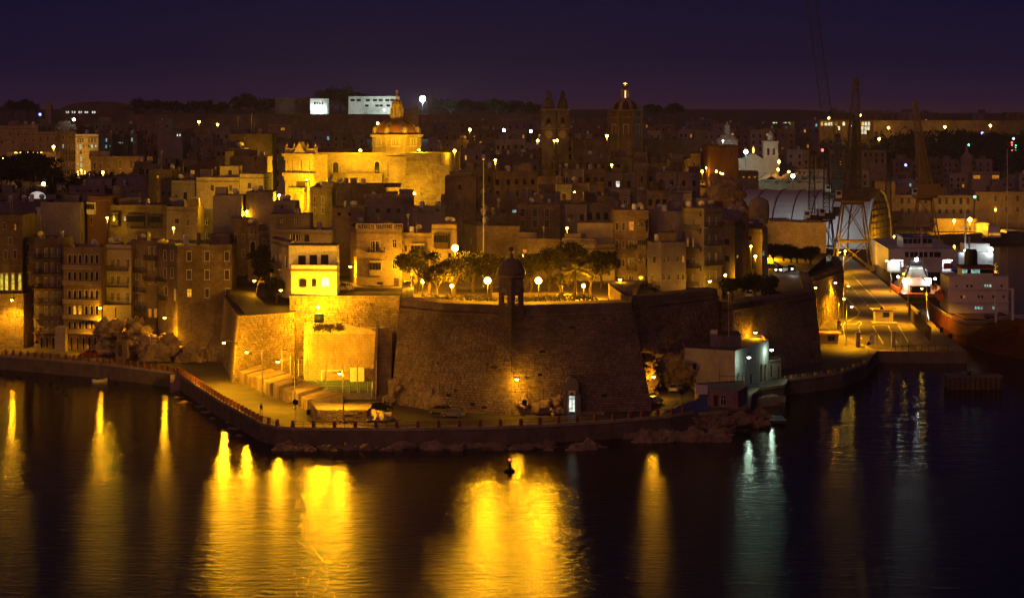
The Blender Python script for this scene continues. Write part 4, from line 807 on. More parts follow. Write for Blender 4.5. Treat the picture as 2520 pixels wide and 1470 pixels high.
    def fbox(mb, t0, t1, z0, z1, out, back=0.0):
        L = (fb - fa).length; a, b = fa + d * L * t0, fa + d * L * t1; q = [a + nn * out, b + nn * out, b + bk * back, a + bk * back]; mb.hexa([(*p, z0) for p in q], [(*p, z1) for p in q])
    mb = MB(); fbox(mb, 0, 1, zb - 4, zf, 0, 4.5); f = part(mb, 'facade', M['gstone'], t)
    mb = MB(); fbox(mb, -.06, 1.02, zc2 - .5, zc2 + .3, .9, 1); fbox(mb, -.06, 1.02, zf - .5, zf + .25, .9, 1); fbox(mb, -.03, 1.01, zc2 - 1.5, zc2 - .5, .4, .5); fbox(mb, -.03, 1.01, zf - 1.4, zf - .5, .4, .5); part(mb, 'entablature', M['gstone'], f)
    for k in (.04, .2, .78, .94):
        mb = MB(); fbox(mb, k - .035, k + .035, zb - 4, zc2 - 1.5, .35); fbox(mb, k - .035, k + .035, zc2 + .3, zf - 1.4, .3); part(mb, 'pilaster', M['gstone'], f)
    L = (fb - fa).length; pa, pb, pc = fa + d * L * .3, fa + d * L * .72, fa + d * L * .51
    mb = MB(); z0 = zf + .25; hgt = 2.9
    mb.add([(*(pa + nn * .6), z0), (*(pb + nn * .6), z0), (*(pc + nn * .6), z0 + hgt), (*(pa + bk), z0), (*(pb + bk), z0), (*(pc + bk), z0 + hgt)], ((0, 1, 2), (5, 4, 3), (0, 3, 4, 1), (1, 4, 5, 2), (2, 5, 3, 0))); part(mb, 'pediment', M['gstone'], f)
    for k in (.02, .28, .74, 1.0):
        q = fa + d * L * k; mb = MB(); mb.box(q.x, q.y + .6, zf + .2, .9, .9, .9); mb.lathe(q.x, q.y + .6, [(.3, zf + 1.1), (.5, zf + 1.6), (.25, zf + 2.1), (.3, zf + 2.2), (.05, zf + 2.8)], 8); part(mb, 'urn', M['gstone'], f)
    for k in (.14, .86): mb = MB(); fbox(mb, k - .14, k + .14, zf + .2, zf + 1.5, .1, .9); part(mb, 'attic_block', M['gstone'], f)
    mb = MB(); fbox(mb, .4, .62, zc2 + 1.0, zf - 2.2, -.02, .05); part(mb, 'niche', M['stone_d'], f)
    q = fa + d * L * .51 + nn * .35; mb = MB(); mb.lathe(q.x, q.y, [(.5, zc2 + 1), (.55, zc2 + 1.4), (.45, zc2 + 2.6), (.5, zc2 + 3.2), (.3, zc2 + 3.9), (.12, zc2 + 4.1)], 8); mb.ball(q.x, q.y, zc2 + 4.5, .36, 8, 5); part(mb, 'statue', M['gstone'], f, True)
    # balcony over the door
    mb = MB(); fbox(mb, .24, .76, zc2 - 4.9, zc2 - 4.5, 1.6); bal = part(mb, 'balcony', M['gstone'], f); mb = MB()
    for k in range(11): q = fa + d * L * (.26 + k * .048) + nn * 1.45; mb.lathe(q.x, q.y, [(.1, zc2 - 4.5), (.17, zc2 - 4.1), (.08, zc2 - 3.6)], 6)
    fbox(mb, .24, .76, zc2 - 3.6, zc2 - 3.4, 1.6, 0); part(mb, 'balustrade', M['gstone'], bal)
    mb = MB(); fbox(mb, .36, .66, zc2 - 4.4, zc2 - 1.8, .04); part(mb, 'balcony_door', M['wood'], f)
    mb = MB(); fbox(mb, .3, .36, zc2 - 9, zc2 - 4.9, 1.0); fbox(mb, .64, .7, zc2 - 9, zc2 - 4.9, 1.0); part(mb, 'console', M['gstone'], f)
    mb = MB(); fbox(mb, .36, .64, zb - 4, zc2 - 9.2, .05); part(mb, 'door', M['stone_w'], f)
    # drum, dome, lantern
    cx, cyy = x(1685, 628), 628.0; s = z3.s * 628 / F
    R = 257 * s; zd0, zd1 = z(662, 622), z(490, 622)
    mb = MB(); mb.prism(octo(cx, cyy, R), zr - 2, zd1); drum = part(mb, 'drum', M['gstone'], t)
    mb = MB(); mb.prism(octo(cx, cyy, R + .45), zd1 - .5, zd1 + .12, octo(cx, cyy, R + .7)); mb.prism(octo(cx, cyy, R + .25), zd0 + 1.9, zd0 + 2.15); part(mb, 'drum_cornice', M['gstone'], drum)
    for k in range(8):
        facewin(t, cx, cyy, R * math.cos(math.pi / 8), k * math.pi / 4, (zd0 + zd1) / 2 + .4, 2.3, 2.2, 'b', 'warm' if k in (6,) else None)
    Rd = 228 * s; zt_ = z(340, 622); n = 9; prof = [(Rd * math.cos(math.pi / 2 * i / n * .93), zd1 + .1 + (zt_ - zd1) * math.sin(math.pi / 2 * i / n)) for i in range(n + 1)]
    mb = MB(); mb.lathe(cx, cyy, prof, 32); part(mb, 'dome', M['dome_red'], t, True); ribs(t, cx, cyy, prof, 8, 1.15, M['gstone'], math.pi / 8)
    for k in range(8):
        a = math.pi / 8 + k * math.pi / 4; mb = MB(); mb.lathe(cx + math.cos(a) * Rd * .97, cyy + math.sin(a) * Rd * .97, [(.75, zd1), (.75, zd1 + 1.2), (.55, zd1 + 1.9), (.15, zd1 + 2.3)], 8); part(mb, 'dome_scroll', M['gstone'], t)
    zl0, zl1 = zt_, z(188, 622); rl = 48 * s
    mb = MB(); mb.prism(octo(cx, cyy, rl * 1.45), zl0 - .3, zl0 + 1.2, octo(cx, cyy, rl * 1.25)); mb.prism(octo(cx, cyy, rl), zl0 + 1.2, zl1 - .6); mb.prism(octo(cx, cyy, rl * 1.2), zl1 - .6, zl1); lan = part(mb, 'lantern', M['gstone'], t)
    for k in range(8):
        a = math.pi / 8 + k * math.pi / 4; mb = MB(); q = Vector((cx + math.cos(a) * rl * 1.25, cyy + math.sin(a) * rl * 1.25)); mb.box(q.x, q.y, zl0 + .6, .5, .35, 2.4, a); mb.box(cx + math.cos(a) * rl * 1.05, cyy + math.sin(a) * rl * 1.05, zl0 + 1.2, .35, .35, zl1 - zl0 - 1.8, a); part(mb, 'buttress', M['gstone'], lan)
        facewin(t, cx, cyy, rl * math.cos(math.pi / 8) - .08, k * math.pi / 4, (zl0 + zl1) / 2 + .2, .55, 2.2, 'a')
    zc = z(140, 622); pr = [(rl * math.cos(math.pi / 2 * i / 6 * .95), zl1 + (zc - zl1) * math.sin(math.pi / 2 * i / 6)) for i in range(7)]
    mb = MB(); mb.lathe(cx, cyy, pr, 16); part(mb, 'cupola', M['dome_red'], lan, True); ribs(t, cx, cyy, pr, 8, .22, M['gstone'], math.pi / 8, 'cupola_rib')
    mb = MB(); mb.lathe(cx, cyy, [(.35, zc - .1), (.2, zc + .4)], 8); mb.ball(cx, cyy, zc + .8, .45, 8, 6); mb.bar((cx, cyy, zc + 1.1), (cx, cyy, zc + 2.5), .14); mb.bar((cx - .45, cyy, zc + 1.95), (cx + .45, cyy, zc + 1.95), .14); part(mb, 'cross', M['gstone'], lan)
    # bell turret behind the dome
    xa, xb = x(1765, 640), x(1890, 640); zz0, zz1 = zr, z(305, 640); mb = MB(); mb.box((xa + xb) / 2, 641, zz0, xb - xa, 3, zz1 - zz0); tw = part(mb, 'bell_turret', M['gstone'], t)
    mb = MB(); mb.box((xa + xb) / 2, 641, zz1, xb - xa + .5, 3.4, .3)
    for k in range(9): mb.lathe(xa + .2 + k * (xb - xa - .4) / 8, 639.8, [(.1, zz1 + .3), (.15, zz1 + .7), (.08, zz1 + 1.3)], 6)
    mb.box((xa + xb) / 2, 639.8, zz1 + 1.3, xb - xa + .3, .4, .25); part(mb, 'balustrade', M['gstone'], tw)
    mb = MB(); mb.lathe(xb - .6, 640, [(.4, zz1 + 1.5), (.5, zz1 + 2.0), (.1, zz1 + 2.9)], 8); part(mb, 'urn', M['gstone'], tw)
    # roof frame on the right
    mb = MB(); zz = z(655, 618)
    for a, b in ((2150, 2170), (2200, 2170), (2195, 2245), (2255, 2245)): mb.bar((x(a, 620), 620, zz), (x(b, 620), 620, zz + 2.5), .12)
    mb.bar((x(2168, 620), 620, zz + 2.5), (x(2247, 620), 620, zz + 2.5), .12); part(mb, 'bell_frame', M['iron'], t)
golden_church()

def dome_church():
    z8 = Z('8'); y0 = 850.0; cx = PX(z8.u(1472), y0 + 6); cyy = y0 + 6; s = z8.s * y0 / F
    def z(Y): return PZ(z8.v(Y), y0)
    t = thing('domed_church', 'dark church drum with a maroon and white striped dome and glowing lantern', 'church', (cx, y0, 26)); R = 172 * s
    mb = MB(); mb.prism(octo(cx, cyy, R), 24, z(350)); drum = part(mb, 'drum', M['stone_d'], t)
    mb = MB(); mb.prism(octo(cx, cyy, R + .5), z(350), z(338), octo(cx, cyy, R + .8)); mb.prism(octo(cx, cyy, R + .3), z(420), z(410)); part(mb, 'cornice', M['stone'], drum)
    for k in range(8):
        facewin(t, cx, cyy, R * math.cos(math.pi / 8), k * math.pi / 4, z(530), 2.0, 3.6, 'a', 'amber' if k == 6 else None)
        a = math.pi / 8 + k * math.pi / 4; mb = MB(); mb.box(cx + math.cos(a) * R, cyy + math.sin(a) * R, 24, 1.0, 1.0, z(350) - 24, a); part(mb, 'corner_pier', M['stone_d'], t)
    Rd = 138 * s; n = 9; zd = z(340); zt = z(238); prof = [(Rd * math.cos(math.pi / 2 * i / n * .9), zd + (zt - zd) * math.sin(math.pi / 2 * i / n)) for i in range(n + 1)]
    mb = MB(); mb.lathe(cx, cyy, prof, 28); part(mb, 'dome', plain('maroon_dome', (.10, .02, .018), .5), t, True); ribs(t, cx, cyy, prof, 8, 1.3, M['stone_p'], math.pi / 8)
    rl = 38 * s; mb = MB(); mb.prism(octo(cx, cyy, rl * 1.25), zt - .4, z(222)); mb.prism(octo(cx, cyy, rl * 1.05), z(150), z(138)); lan = part(mb, 'lantern', M['stone_p'], t)
    for k in range(8): a = math.pi / 8 + k * math.pi / 4; mb = MB(); mb.box(cx + math.cos(a) * rl, cyy + math.sin(a) * rl, z(222), .45, .45, z(150) - z(222), a); part(mb, 'column', M['stone_p'], lan)
    mb = MB(); mb.lathe(cx, cyy, [(rl * .5, z(222)), (rl * .5, z(152))], 10); part(mb, 'lit_core', emit('lantern_glow', (1, .62, .28), 1.6), lan)
    pr = [(rl * math.cos(math.pi / 2 * i / 6 * .95), z(138) + (z(102) - z(138)) * math.sin(math.pi / 2 * i / 6)) for i in range(7)]
    mb = MB(); mb.lathe(cx, cyy, pr, 14); part(mb, 'cupola', plain('maroon_cupola', (.12, .025, .02), .5), lan, True); ribs(t, cx, cyy, pr, 8, .3, M['stone_p'], math.pi / 8, 'cupola_rib')
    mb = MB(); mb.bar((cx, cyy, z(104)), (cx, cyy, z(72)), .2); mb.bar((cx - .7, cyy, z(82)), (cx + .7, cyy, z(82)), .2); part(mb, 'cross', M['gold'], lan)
    mb = MB(); mb.box(PX(z8.u(1560), 870), 872, 24, 44, 18, z(640) - 24); part(mb, 'nave', M['stone_d'], t)
dome_church()
def twin_towers():
    z8 = Z('8'); y0 = 905.0; s = z8.s * y0 / F
    def z(Y): return PZ(z8.v(Y), y0)
    xa, xb = PX(z8.u(652), y0), PX(z8.u(920), y0); t = thing('twin_tower_church', 'dark church front with two matching bell towers', 'church', ((xa + xb) / 2, y0, 27))
    for k, (a, b) in enumerate(((652, 792), (800, 922))):
        x0, x1 = PX(z8.u(a), y0), PX(z8.u(b), y0); w = x1 - x0; cx = (x0 + x1) / 2; y1 = y0 + k * 1.5; mb = MB(); zb = 26
        ow = w * .34; zo0, zo1 = z(515), z(400)
        mb.box(cx, y1 + w / 2, zb, w, w, zo0 - zb); mb.box(cx - w / 2 + (w - ow) / 4, y1 + w / 2, zo0, (w - ow) / 2, w, zo1 - zo0); mb.box(cx + w / 2 - (w - ow) / 4, y1 + w / 2, zo0, (w - ow) / 2, w, zo1 - zo0); mb.box(cx, y1 + w / 2, zo1, w, w, z(345) - zo1); mb.box(cx, y1 + w * .8, zo0, ow, .3, zo1 - zo0)
        tw = part(mb, 'bell_tower', M['stone_d'], t)
        mb = MB(); mb.box(cx, y1 + w / 2, z(345), w + .9, w + .9, .5); mb.box(cx, y1 + w / 2, z(530), w + .5, w + .5, .3); part(mb, 'cornice', M['stone'], tw)
        mb = MB(); mb.lathe(cx, y1 + w / 2, [(w * .46, z(342)), (w * .46, z(300)), (w * .34, z(245)), (w * .2, z(225)), (w * .2, z(185)), (w * .26, z(182)), (w * .1, z(160)), (.1, z(145))], 8, math.pi / 8); part(mb, 'spire', M['stone_d'], tw)
        mb = MB(); mb.lathe(cx, y1 + w / 2, [(.9, zo0 + .6), (.8, zo0 + 1.2), (.5, zo0 + 2.0), (.1, zo0 + 2.2)], 10); part(mb, 'bell', plain('bronze_bell', (.25, .16, .06), .4, .7), tw)
        mb = MB(); mb.lathe(cx, y1 - .05, [(.01, z(580) - .01), (.01, z(580))], 4); cl = MB(); n = 18
        cl.add([(cx + math.cos(2 * math.pi * i / n) * 1.5, y1 - .1, z(580) + math.sin(2 * math.pi * i / n) * 1.5) for i in range(n)], [tuple(range(n))]); part(cl, 'clock_face', M['stone_p'], tw)
        ar = MB(); 
        for i in range(8):
            a1, a2 = math.pi * i / 8, math.pi * (i + 1) / 8; ar.bar((cx - ow / 2 * math.cos(a1), y1 - .1, zo1 - ow / 2 + ow / 2 * math.sin(a1)), (cx - ow / 2 * math.cos(a2), y1 - .1, zo1 - ow / 2 + ow / 2 * math.sin(a2)), .3)
        part(ar, 'arch', M['stone'], tw)
        mb = MB()
        for i in range(6): mb.bar((cx - ow / 2 + i * ow / 5, y1 - .1, zo0), (cx - ow / 2 + i * ow / 5, y1 - .1, zo0 + 1), .14)
        mb.bar((cx - ow / 2, y1 - .1, zo0 + 1), (cx + ow / 2, y1 - .1, zo0 + 1), .2); part(mb, 'balustrade', M['stone_p'], tw)
    mb = MB(); mb.box((xa + xb) / 2, y0 + 22, 26, xb - xa - 2, 28, z(560) - 26); part(mb, 'nave', M['stone_d'], t)
twin_towers()
def white_church():
    za = Z('a'); y0 = 1000.0; s = za.s * y0 / F
    def z(Y, y=y0): return PZ(za.v(Y), y)
    def x(X, y=y0): return PX(za.u(X), y)
    ws = stone('floodlit_pale_stone', (.62, .60, .52), (.52, .50, .42), bw=0, stain=.3)
    t = thing('white_church', 'pale floodlit church with pediment and single bell tower', 'church', (x(1160), y0, 20))
    mb = MB(); mb.box((x(950) + x(1375)) / 2, y0 + 12, 18, x(1375) - x(950), 24, z(505) - 18); part(mb, 'nave', ws, t)
    mb = MB(); mb.add([(x(1020), y0 - .4, z(500)), (x(1222), y0 - .4, z(500)), (x(1118), y0 - .4, z(440)), (x(1020), y0 + 20, z(500)), (x(1222), y0 + 20, z(500)), (x(1118), y0 + 20, z(440))], ((0, 1, 2), (5, 4, 3), (0, 3, 4, 1), (1, 4, 5, 2), (2, 5, 3, 0))); part(mb, 'pediment', ws, t)
    mb = MB(); mb.box((x(950) + x(1375)) / 2, y0 - .3, z(508), x(1375) - x(950) + .8, .8, .7); part(mb, 'cornice', ws, t)
    for X in (965, 1035, 1075, 1150, 1205, 1250, 1300, 1360): mb = MB(); mb.box(x(X), y0 - .2, 18, .9, .4, z(510) - 18); part(mb, 'pilaster', ws, t)
    facewin(t, x(1112), y0 + 1, 1, -math.pi / 2, z(640), 3.4, 5.5, 'a'); facewin(t, x(1232), y0 + 1, 1, -math.pi / 2, z(665), 2.4, 4, 'a')
    x0, x1 = x(1222), x(1372); cx = (x0 + x1) / 2; w = x1 - x0; mb = MB(); zo0, zo1 = z(455), z(385); ow = w * .2
    mb.box(cx, y0 + w / 2 + .5, z(510), w, w, zo0 - z(510)); mb.box(cx, y0 + w / 2 + .5, zo1, w, w, z(320) - zo1)
    for q in (-.39, 0, .39): mb.box(cx + q * w, y0 + w / 2 + .5, zo0, w * .22, w, zo1 - zo0)
    tw = part(mb, 'bell_tower', ws, t)
    mb = MB(); mb.box(cx, y0 + w / 2 + .5, z(320), w + .8, w + .8, .5); part(mb, 'cornice', ws, tw)
    mb = MB(); mb.lathe(cx, y0 + w / 2 + .5, [(w * .4, z(318)), (w * .32, z(300)), (w * .22, z(295)), (w * .2, z(250)), (w * .26, z(246)), (w * .1, z(215)), (.1, z(195))], 8, math.pi / 8); part(mb, 'spire', ws, tw)
    for q in (-.48, .48): mb = MB(); mb.lathe(cx + q * w, y0 + .8, [(.5, z(318)), (.3, z(305)), (.05, z(290))], 6); part(mb, 'pinnacle', ws, tw)
    # its dome to the left and behind
    cx, cyy = x(825, 1030), 1030.0; mb = MB(); mb.prism(octo(cx, cyy, 126 * s), 20, z(308)); d = part(mb, 'drum', ws, t)
    mb = MB(); mb.lathe(cx, cyy, [(126 * s * 1.03, z(308)), (110 * s, z(292)), (85 * s, z(270)), (70 * s, z(250)), (36 * s, z(236))], 24); part(mb, 'dome', ws, d, True)
    mb = MB(); mb.prism(octo(cx, cyy, 40 * s), z(236), z(222), octo(cx, cyy, 34 * s)); mb.prism(octo(cx, cyy, 26 * s), z(222), z(160)); mb.prism(octo(cx, cyy, 33 * s), z(160), z(152)); lan = part(mb, 'lantern', ws, d)
    for k in range(8): facewin(t, cx, cyy, 25 * s, k * math.pi / 4, z(190), .9, 4, 'a')
    mb = MB(); mb.lathe(cx, cyy, [(32 * s, z(152)), (26 * s, z(138)), (12 * s, z(128)), (.3, z(122)), (.25, z(100))], 12); part(mb, 'cupola', ws, lan, True)
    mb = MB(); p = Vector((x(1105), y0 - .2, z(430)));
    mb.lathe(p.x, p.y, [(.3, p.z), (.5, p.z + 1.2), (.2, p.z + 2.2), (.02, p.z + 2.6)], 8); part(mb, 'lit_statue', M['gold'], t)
white_church()
# boatbuilding shed with ribbed barrel roof
def shed():
    al = math.radians(-20); a = Vector((math.cos(al), math.sin(al), 0)); p = Vector((-a.y, a.x, 0)); R, Rz, L = 21.0, 20.0, 56.0; y = 862.0; e = Vector((PX(2134, y), y, 5.0)); z0 = 5.0
    o = e - a * L; t = thing('dock_shed', 'huge barrel vaulted dock shed with grey ribbed cover', 'shed', e - a * (L / 2)); n = 24
    def pt(s, k, dr=0): th = math.pi * k / n; q = o + a * s + p * (R - (R + dr) * math.cos(th)); return Vector((q.x, q.y, z0 + (Rz + dr) * math.sin(th)))
    mb = MB(); m = 8
    for j in range(m):
        for k in range(n): mb.quad(pt(L * j / m, k), pt(L * (j + 1) / m, k), pt(L * (j + 1) / m, k + 1), pt(L * j / m, k + 1))
    mb2 = MB(); part(mb, 'vault', plain('grey_tarpaulin', (.52, .50, .56), .5, 0, .15, .2), t, True)
    for j in range(m + 1): mb = MB(); mb.tube([pt(L * j / m, k, .15) for k in range(n + 1)], .22, 6); part(mb, 'rib', M['iron'], t)
    mb = MB(); mb.add([pt(0, k) for k in range(n + 1)], [tuple(range(n + 1))]); part(mb, 'end_wall', M['plaster_g'], t)
    # glazed end arch: panes between a grid of bars
    gm = plain('translucent_sheeting', (.55, .46, .33), .5, 0, .15); g = MB(); nx, nz = 16, 9; fr = MB()
    g.add([pt(L - .1, k) for k in range(n, -1, -1)], [tuple(range(n + 1))]); part(g, 'end_screen', gm, t)
    for i in range(1, nx):
        xx = 2 * R * i / nx; hh = Rz * math.sqrt(max(0, 1 - ((xx - R) / R) ** 2)); q = e + p * xx + a * .1; fr.bar((q.x, q.y, z0), (q.x, q.y, z0 + hh), .28)
    for i in range(1, nz):
        zz = Rz * i / nz; hw = R * math.sqrt(1 - (zz / Rz) ** 2); q0, q1 = e + p * (R - hw) + a * .1, e + p * (R + hw) + a * .1; fr.bar((q0.x, q0.y, z0 + zz), (q1.x, q1.y, z0 + zz), .2)
    part(fr, 'glazing_bars', M['iron'], t)
    mb = MB(); mb.tube([pt(L + .2, k, .2) for k in range(n + 1)], .45, 6); part(mb, 'end_rim', M['wpaint'], t)
    return e + a * 7 + p * 13
SHED_LAMP = shed()
# dark red block and stepped street
h = House('a', 'tall dark red house beside the stepped street', [(640, 700), (755, 690), (945, 692)], 352, None, 14, 'plaster_r', [(1, 's', [770, 878], [440, 560], 34, 60)], surround='stone_w'); h.clutter(61, 3)
h = House('a', 'dark house wall with tall chimney left of the lit stepped street', [(210, 672), (350, 668), (432, 690)], 505, None, 12, 'stone_w', [(1, 's', [375, 405], [570, 650], 16, 50)]); h.hut(238, 355, 440, 2, 5, 'plaster_g')
h = House('a', 'lamp lit stone house fronts at the head of the stepped street', [(432, 720), (540, 722), (600, 735)], 440, None, 10, 'stone', [(0, 's', [470, 520], [560, 640], 20, 50)]); h.clutter(62, 3)
h = House('a', 'narrow house with a lit doorway in the stepped street', [(585, 716), (640, 708)], 352, None, 10, 'plaster_r', [(0, 's', [612], [480, 560], 20, 44)])
_a, _b = Z('a').P(415, 925, 668), Z('a').P(625, 930, 660); _c, _d = Z('a').P(690, 800, 712), Z('a').P(500, 795, 718); st = thing('stepped_street', 'broad lamp lit street steps climbing between houses', 'steps', _a)
for k in range(16):
    q = [Vector(_a).lerp(_d, k / 16), Vector(_b).lerp(_c, k / 16), Vector(_b).lerp(_c, (k + 1) / 16), Vector(_a).lerp(_d, (k + 1) / 16)]; zt = max(q[2].z, q[3].z); mb = MB(); mb.hexa([(p.x, p.y, 12) for p in q], [(p.x, p.y, zt) for p in q]); part(mb, 'step', M['pave'], st)
h = House('a', 'small lit gatehouse at the foot of the stepped street', [(352, 664), (452, 662)], 822, None, 8, 'stone_p', [(0, 'p', [405], [875], 30, 12)], cornice=False)
# low storage roofs and houses behind the shed
h = House('a', 'long low warehouse with small gables behind the shed roof', [(1060, 985), (1890, 975)], 715, None, 12, 'stone', [(0, 'p', [1250, 1350, 1480, 1600, 1700, 1800], [742], 40, 14)], name='warehouse', cat='warehouse')
for k, X in enumerate((1250, 1330, 1480, 1580, 1690, 1790)): 
    q = h.z.P(X, 715, 980); mb = MB(); mb.add([(q.x - 3.5, 977, h.zt), (q.x + 3.5, 977, h.zt), (q.x, 977, h.zt + 2.4), (q.x - 3.5, 986, h.zt), (q.x + 3.5, 986, h.zt), (q.x, 986, h.zt + 2.4)], ((0, 1, 2), (5, 4, 3), (0, 3, 4, 1), (1, 4, 5, 2), (2, 5, 3, 0))); part(mb, 'gable', M['stone_w'], h.t)
h = House('a', 'pale house with rows of windows right of the white church', [(1560, 1010), (1890, 1005)], 612, None, 12, 'plaster', [(0, 'p', [1600, 1650, 1720, 1800], [650], 16, 30)])
h = House('a', 'low brick and stone fronts below the white church facade', [(965, 960), (1160, 955)], 625, None, 9, 'stone', [(0, 'p', [1000, 1060, 1120], [690], 20, 16, 'amber')])
h = House('a', 'house with a lit attic window left of the white church', [(480, 930), (655, 925)], 195, None, 12, 'stone_w', [(0, 'w', [525], [205], 34, 34, 'amber'), (0, 'p', [600], [260], 20, 30)])
# ------------------------------------------------------------------ rows of town houses behind the first line
ORD = 'first second third fourth fifth sixth seventh eighth ninth tenth eleventh twelfth thirteenth fourteenth fifteenth sixteenth seventeenth eighteenth nineteenth twentieth'.split()
ORD += ['twenty-' + w for w in ORD[:9]] + ['thirtieth'] + ['thirty-' + w for w in ORD[:9]] + ['fortieth']
TONE = {'stone_w': 'weathered stone', 'stone_d': 'dark stone', 'plaster_g': 'grey plastered', 'plaster_v': 'violet grey', 'stone': 'honey stone', 'plaster': 'cream plastered', 'plaster_r': 'terracotta'}
def row(where, y, u0, u1, vt, jit, w0, w1, mats, seed, lit=.08, wz=(2, 3), skip=(), clut=2, dep=10, gap=0.0):
    g = random.Random(seed); u = u0; k = 0; n = 0
    while u < u1:
        w = g.uniform(w0, w1); a, b = u, u + w; u += w
        if g.random() < gap or any(s0 < (a + b) / 2 < s1 for s0, s1 in skip): continue
        yy = y + g.uniform(-6, 6) * y / 700; v = vt + g.uniform(-jit, jit); mat = g.choice(mats); zt = PZ(v, yy); sc = yy / F
        wins = []; cols = max(1, int(w / g.uniform(14, 20) * (yy / 700) ** .3)); fl = 3.1 / sc; ph = 1.5 / sc; pw = .95 / sc; litd = {}
        for i in range(cols):
            for j in range(g.randint(*wz)):
                if g.random() < lit: litd[(i, j)] = g.choice(('amber', 'warm', 'cool', 'coolw'))
        st = 'p' if yy > 640 else g.choice(('w', 's', 'p'))
        keep = [a + w * (i + .5) / cols + g.uniform(-2, 2) for i in range(cols)]
        wins = [(0, st, keep, [v + fl * (.95 + j) for j in range(g.randint(*wz))], pw, ph, litd)]
        # label says which one
        lab = f"{TONE[mat]} house, {ORD[n]} from left in the {where}"; n += 1
        h = House('0', lab, [(a, yy), (b + .6, yy + g.uniform(-3, 3))], v, None, dep, mat, wins, par=.7, cornice=yy < 760 and g.random() < .6, group=where)
        if clut: h.clutter(seed * 100 + n, g.randint(1, clut))
        if g.random() < .55:
            q = g.uniform(.05, .4); h.hut(a + w * q, a + w * (q + g.uniform(.3, .55)), v - g.uniform(2.2, 3.2) / sc + .7 / sc, g.uniform(1, 3), 4, g.choice(mats))
D4 = ('stone_d', 'stone_w', 'plaster_g', 'plaster_v'); D3 = ('stone_d', 'stone_d', 'stone_w', 'plaster_v', 'plaster_g')
row('row just behind the garden trees', 575, 1085, 1500, 486, 12, 36, 62, D4, 201, .05, clut=4)
row('row behind the flats', 545, 1390, 1840, 512, 16, 34, 60, D4, 202, .05, clut=4)
row('second row behind the flats', 600, 1370, 1680, 462, 14, 34, 60, D3, 203, .05, clut=4)
row('dark row under the striped dome', 660, 1130, 1690, 424, 12, 34, 64, D3, 204, .03, clut=3)
row('dark row right of the golden church', 740, 1090, 1660, 392, 10, 32, 60, D3, 205, .03, clut=3, skip=((1320, 1345),))
row('row level with the church drum', 820, 690, 1330, 372, 10, 30, 56, D3, 206, .05, skip=((900, 1045),), clut=2)
row('row left of the golden church', 690, 330, 690, 405, 14, 30, 56, D4, 207, .06, clut=3, skip=((565, 672),))
row('row above the violet penthouse', 625, 280, 560, 438, 12, 34, 60, D4, 208, .06, clut=4)
row('far left row above the tent', 640, -60, 160, 470, 10, 34, 60, D3, 209, .03, clut=3)
row('row behind the hotel', 860, 240, 720, 352, 8, 28, 50, D4, 210, .06, clut=2)
row('row between twin towers and dome', 980, 1180, 1740, 346, 8, 26, 48, ('stone_w', 'plaster_g', 'stone_d', 'plaster'), 211, .10, clut=1)
row('long distant row below the fort wall', 1090, 180, 1200, 326, 8, 26, 48, D4, 212, .05, clut=1, skip=((905, 1045),))
row('distant row beyond the striped dome', 1150, 1170, 1960, 322, 7, 26, 46, ('stone_w', 'plaster_g', 'stone_d', 'plaster'), 213, .08, clut=1)
row('farthest right row under the skyline', 1350, 1060, 2000, 300, 6, 30, 54, D3, 214, .04, clut=1, gap=.2)
row('farthest left row under the skyline', 1300, -60, 420, 302, 6, 30, 54, D3, 215, .06, clut=1, gap=.25)
row('row beside the white church', 1060, 1690, 2070, 372, 12, 28, 46, ('stone_w', 'plaster_g', 'stone_d'), 216, .06, clut=1, skip=((1755, 1935),))
row('middle row above the far dock', 1210, 2080, 2560, 438, 12, 28, 50, ('stone_w', 'plaster_g', 'stone_d', 'plaster'), 217, .07, clut=2)
row('upper row under the dark hillside', 1330, 2080, 2560, 402, 12, 28, 50, ('stone_w', 'plaster_g', 'stone_d'), 218, .08, clut=1, gap=.2)
row('lowest row over the far dock', 1150, 2090, 2560, 466, 9, 34, 60, ('stone_w', 'plaster_g', 'stone'), 219, .05, clut=2)
row('row behind the corner building', 560, 500, 700, 520, 14, 30, 50, D4, 220, .04, clut=4)
row('row right behind the dock shed', 1095, 1940, 2120, 420, 8, 28, 44, ('stone_w', 'plaster_g'), 221, .03, clut=1)
row('skyline row at the far right', 1900, 1950, 2560, 276, 5, 30, 60, D3, 222, .06, clut=0, gap=.3)
row('dim row left of the twin towers', 1000, 1050, 1330, 352, 9, 28, 46, D3, 223, .03, clut=1)

# ------------------------------------------------------------------ left background: terrace, hotel, park
z1 = Z('1')
h = House('1', 'long pinkish terrace of flats at the far left skyline', [(-80, 772), (372, 768)], 398, None, 12, 'stone', [(0, 'w', [95, 172, 247, 318], [478], 22, 30), (0, 'w', [60, 320, 240], [540], 20, 28), (0, 's', [20, 130], [560], 20, 30)]); h.clutter(301, 3)
h = House('1', 'carved stone house right of the pinkish terrace', [(370, 768), (582, 765)], 458, None, 12, 'stone', [(0, 's', [395, 470, 550], [525], 18, 44), (0, 's', [395, 470, 550], [600], 16, 34)]); h.clutter(302, 2)
h = House('1', 'corner house with arcaded lower floors beside the hotel', [(560, 755), (742, 748)], 452, None, 12, 'stone_w', [(0, 's', [620, 685], [512], 22, 40), (0, 'w', [618, 668, 715], [598], 18, 40, {(0, 0): 'cool'}), (0, 'p', [600, 625, 650, 680, 705, 728], [660, 720], 14, 44), (0, 'a', [590, 620, 650, 680, 712], [780], 20, 40), (0, 'p', [590, 615, 640, 680, 700, 722], [850], 12, 50)]); h.clutter(303, 3)
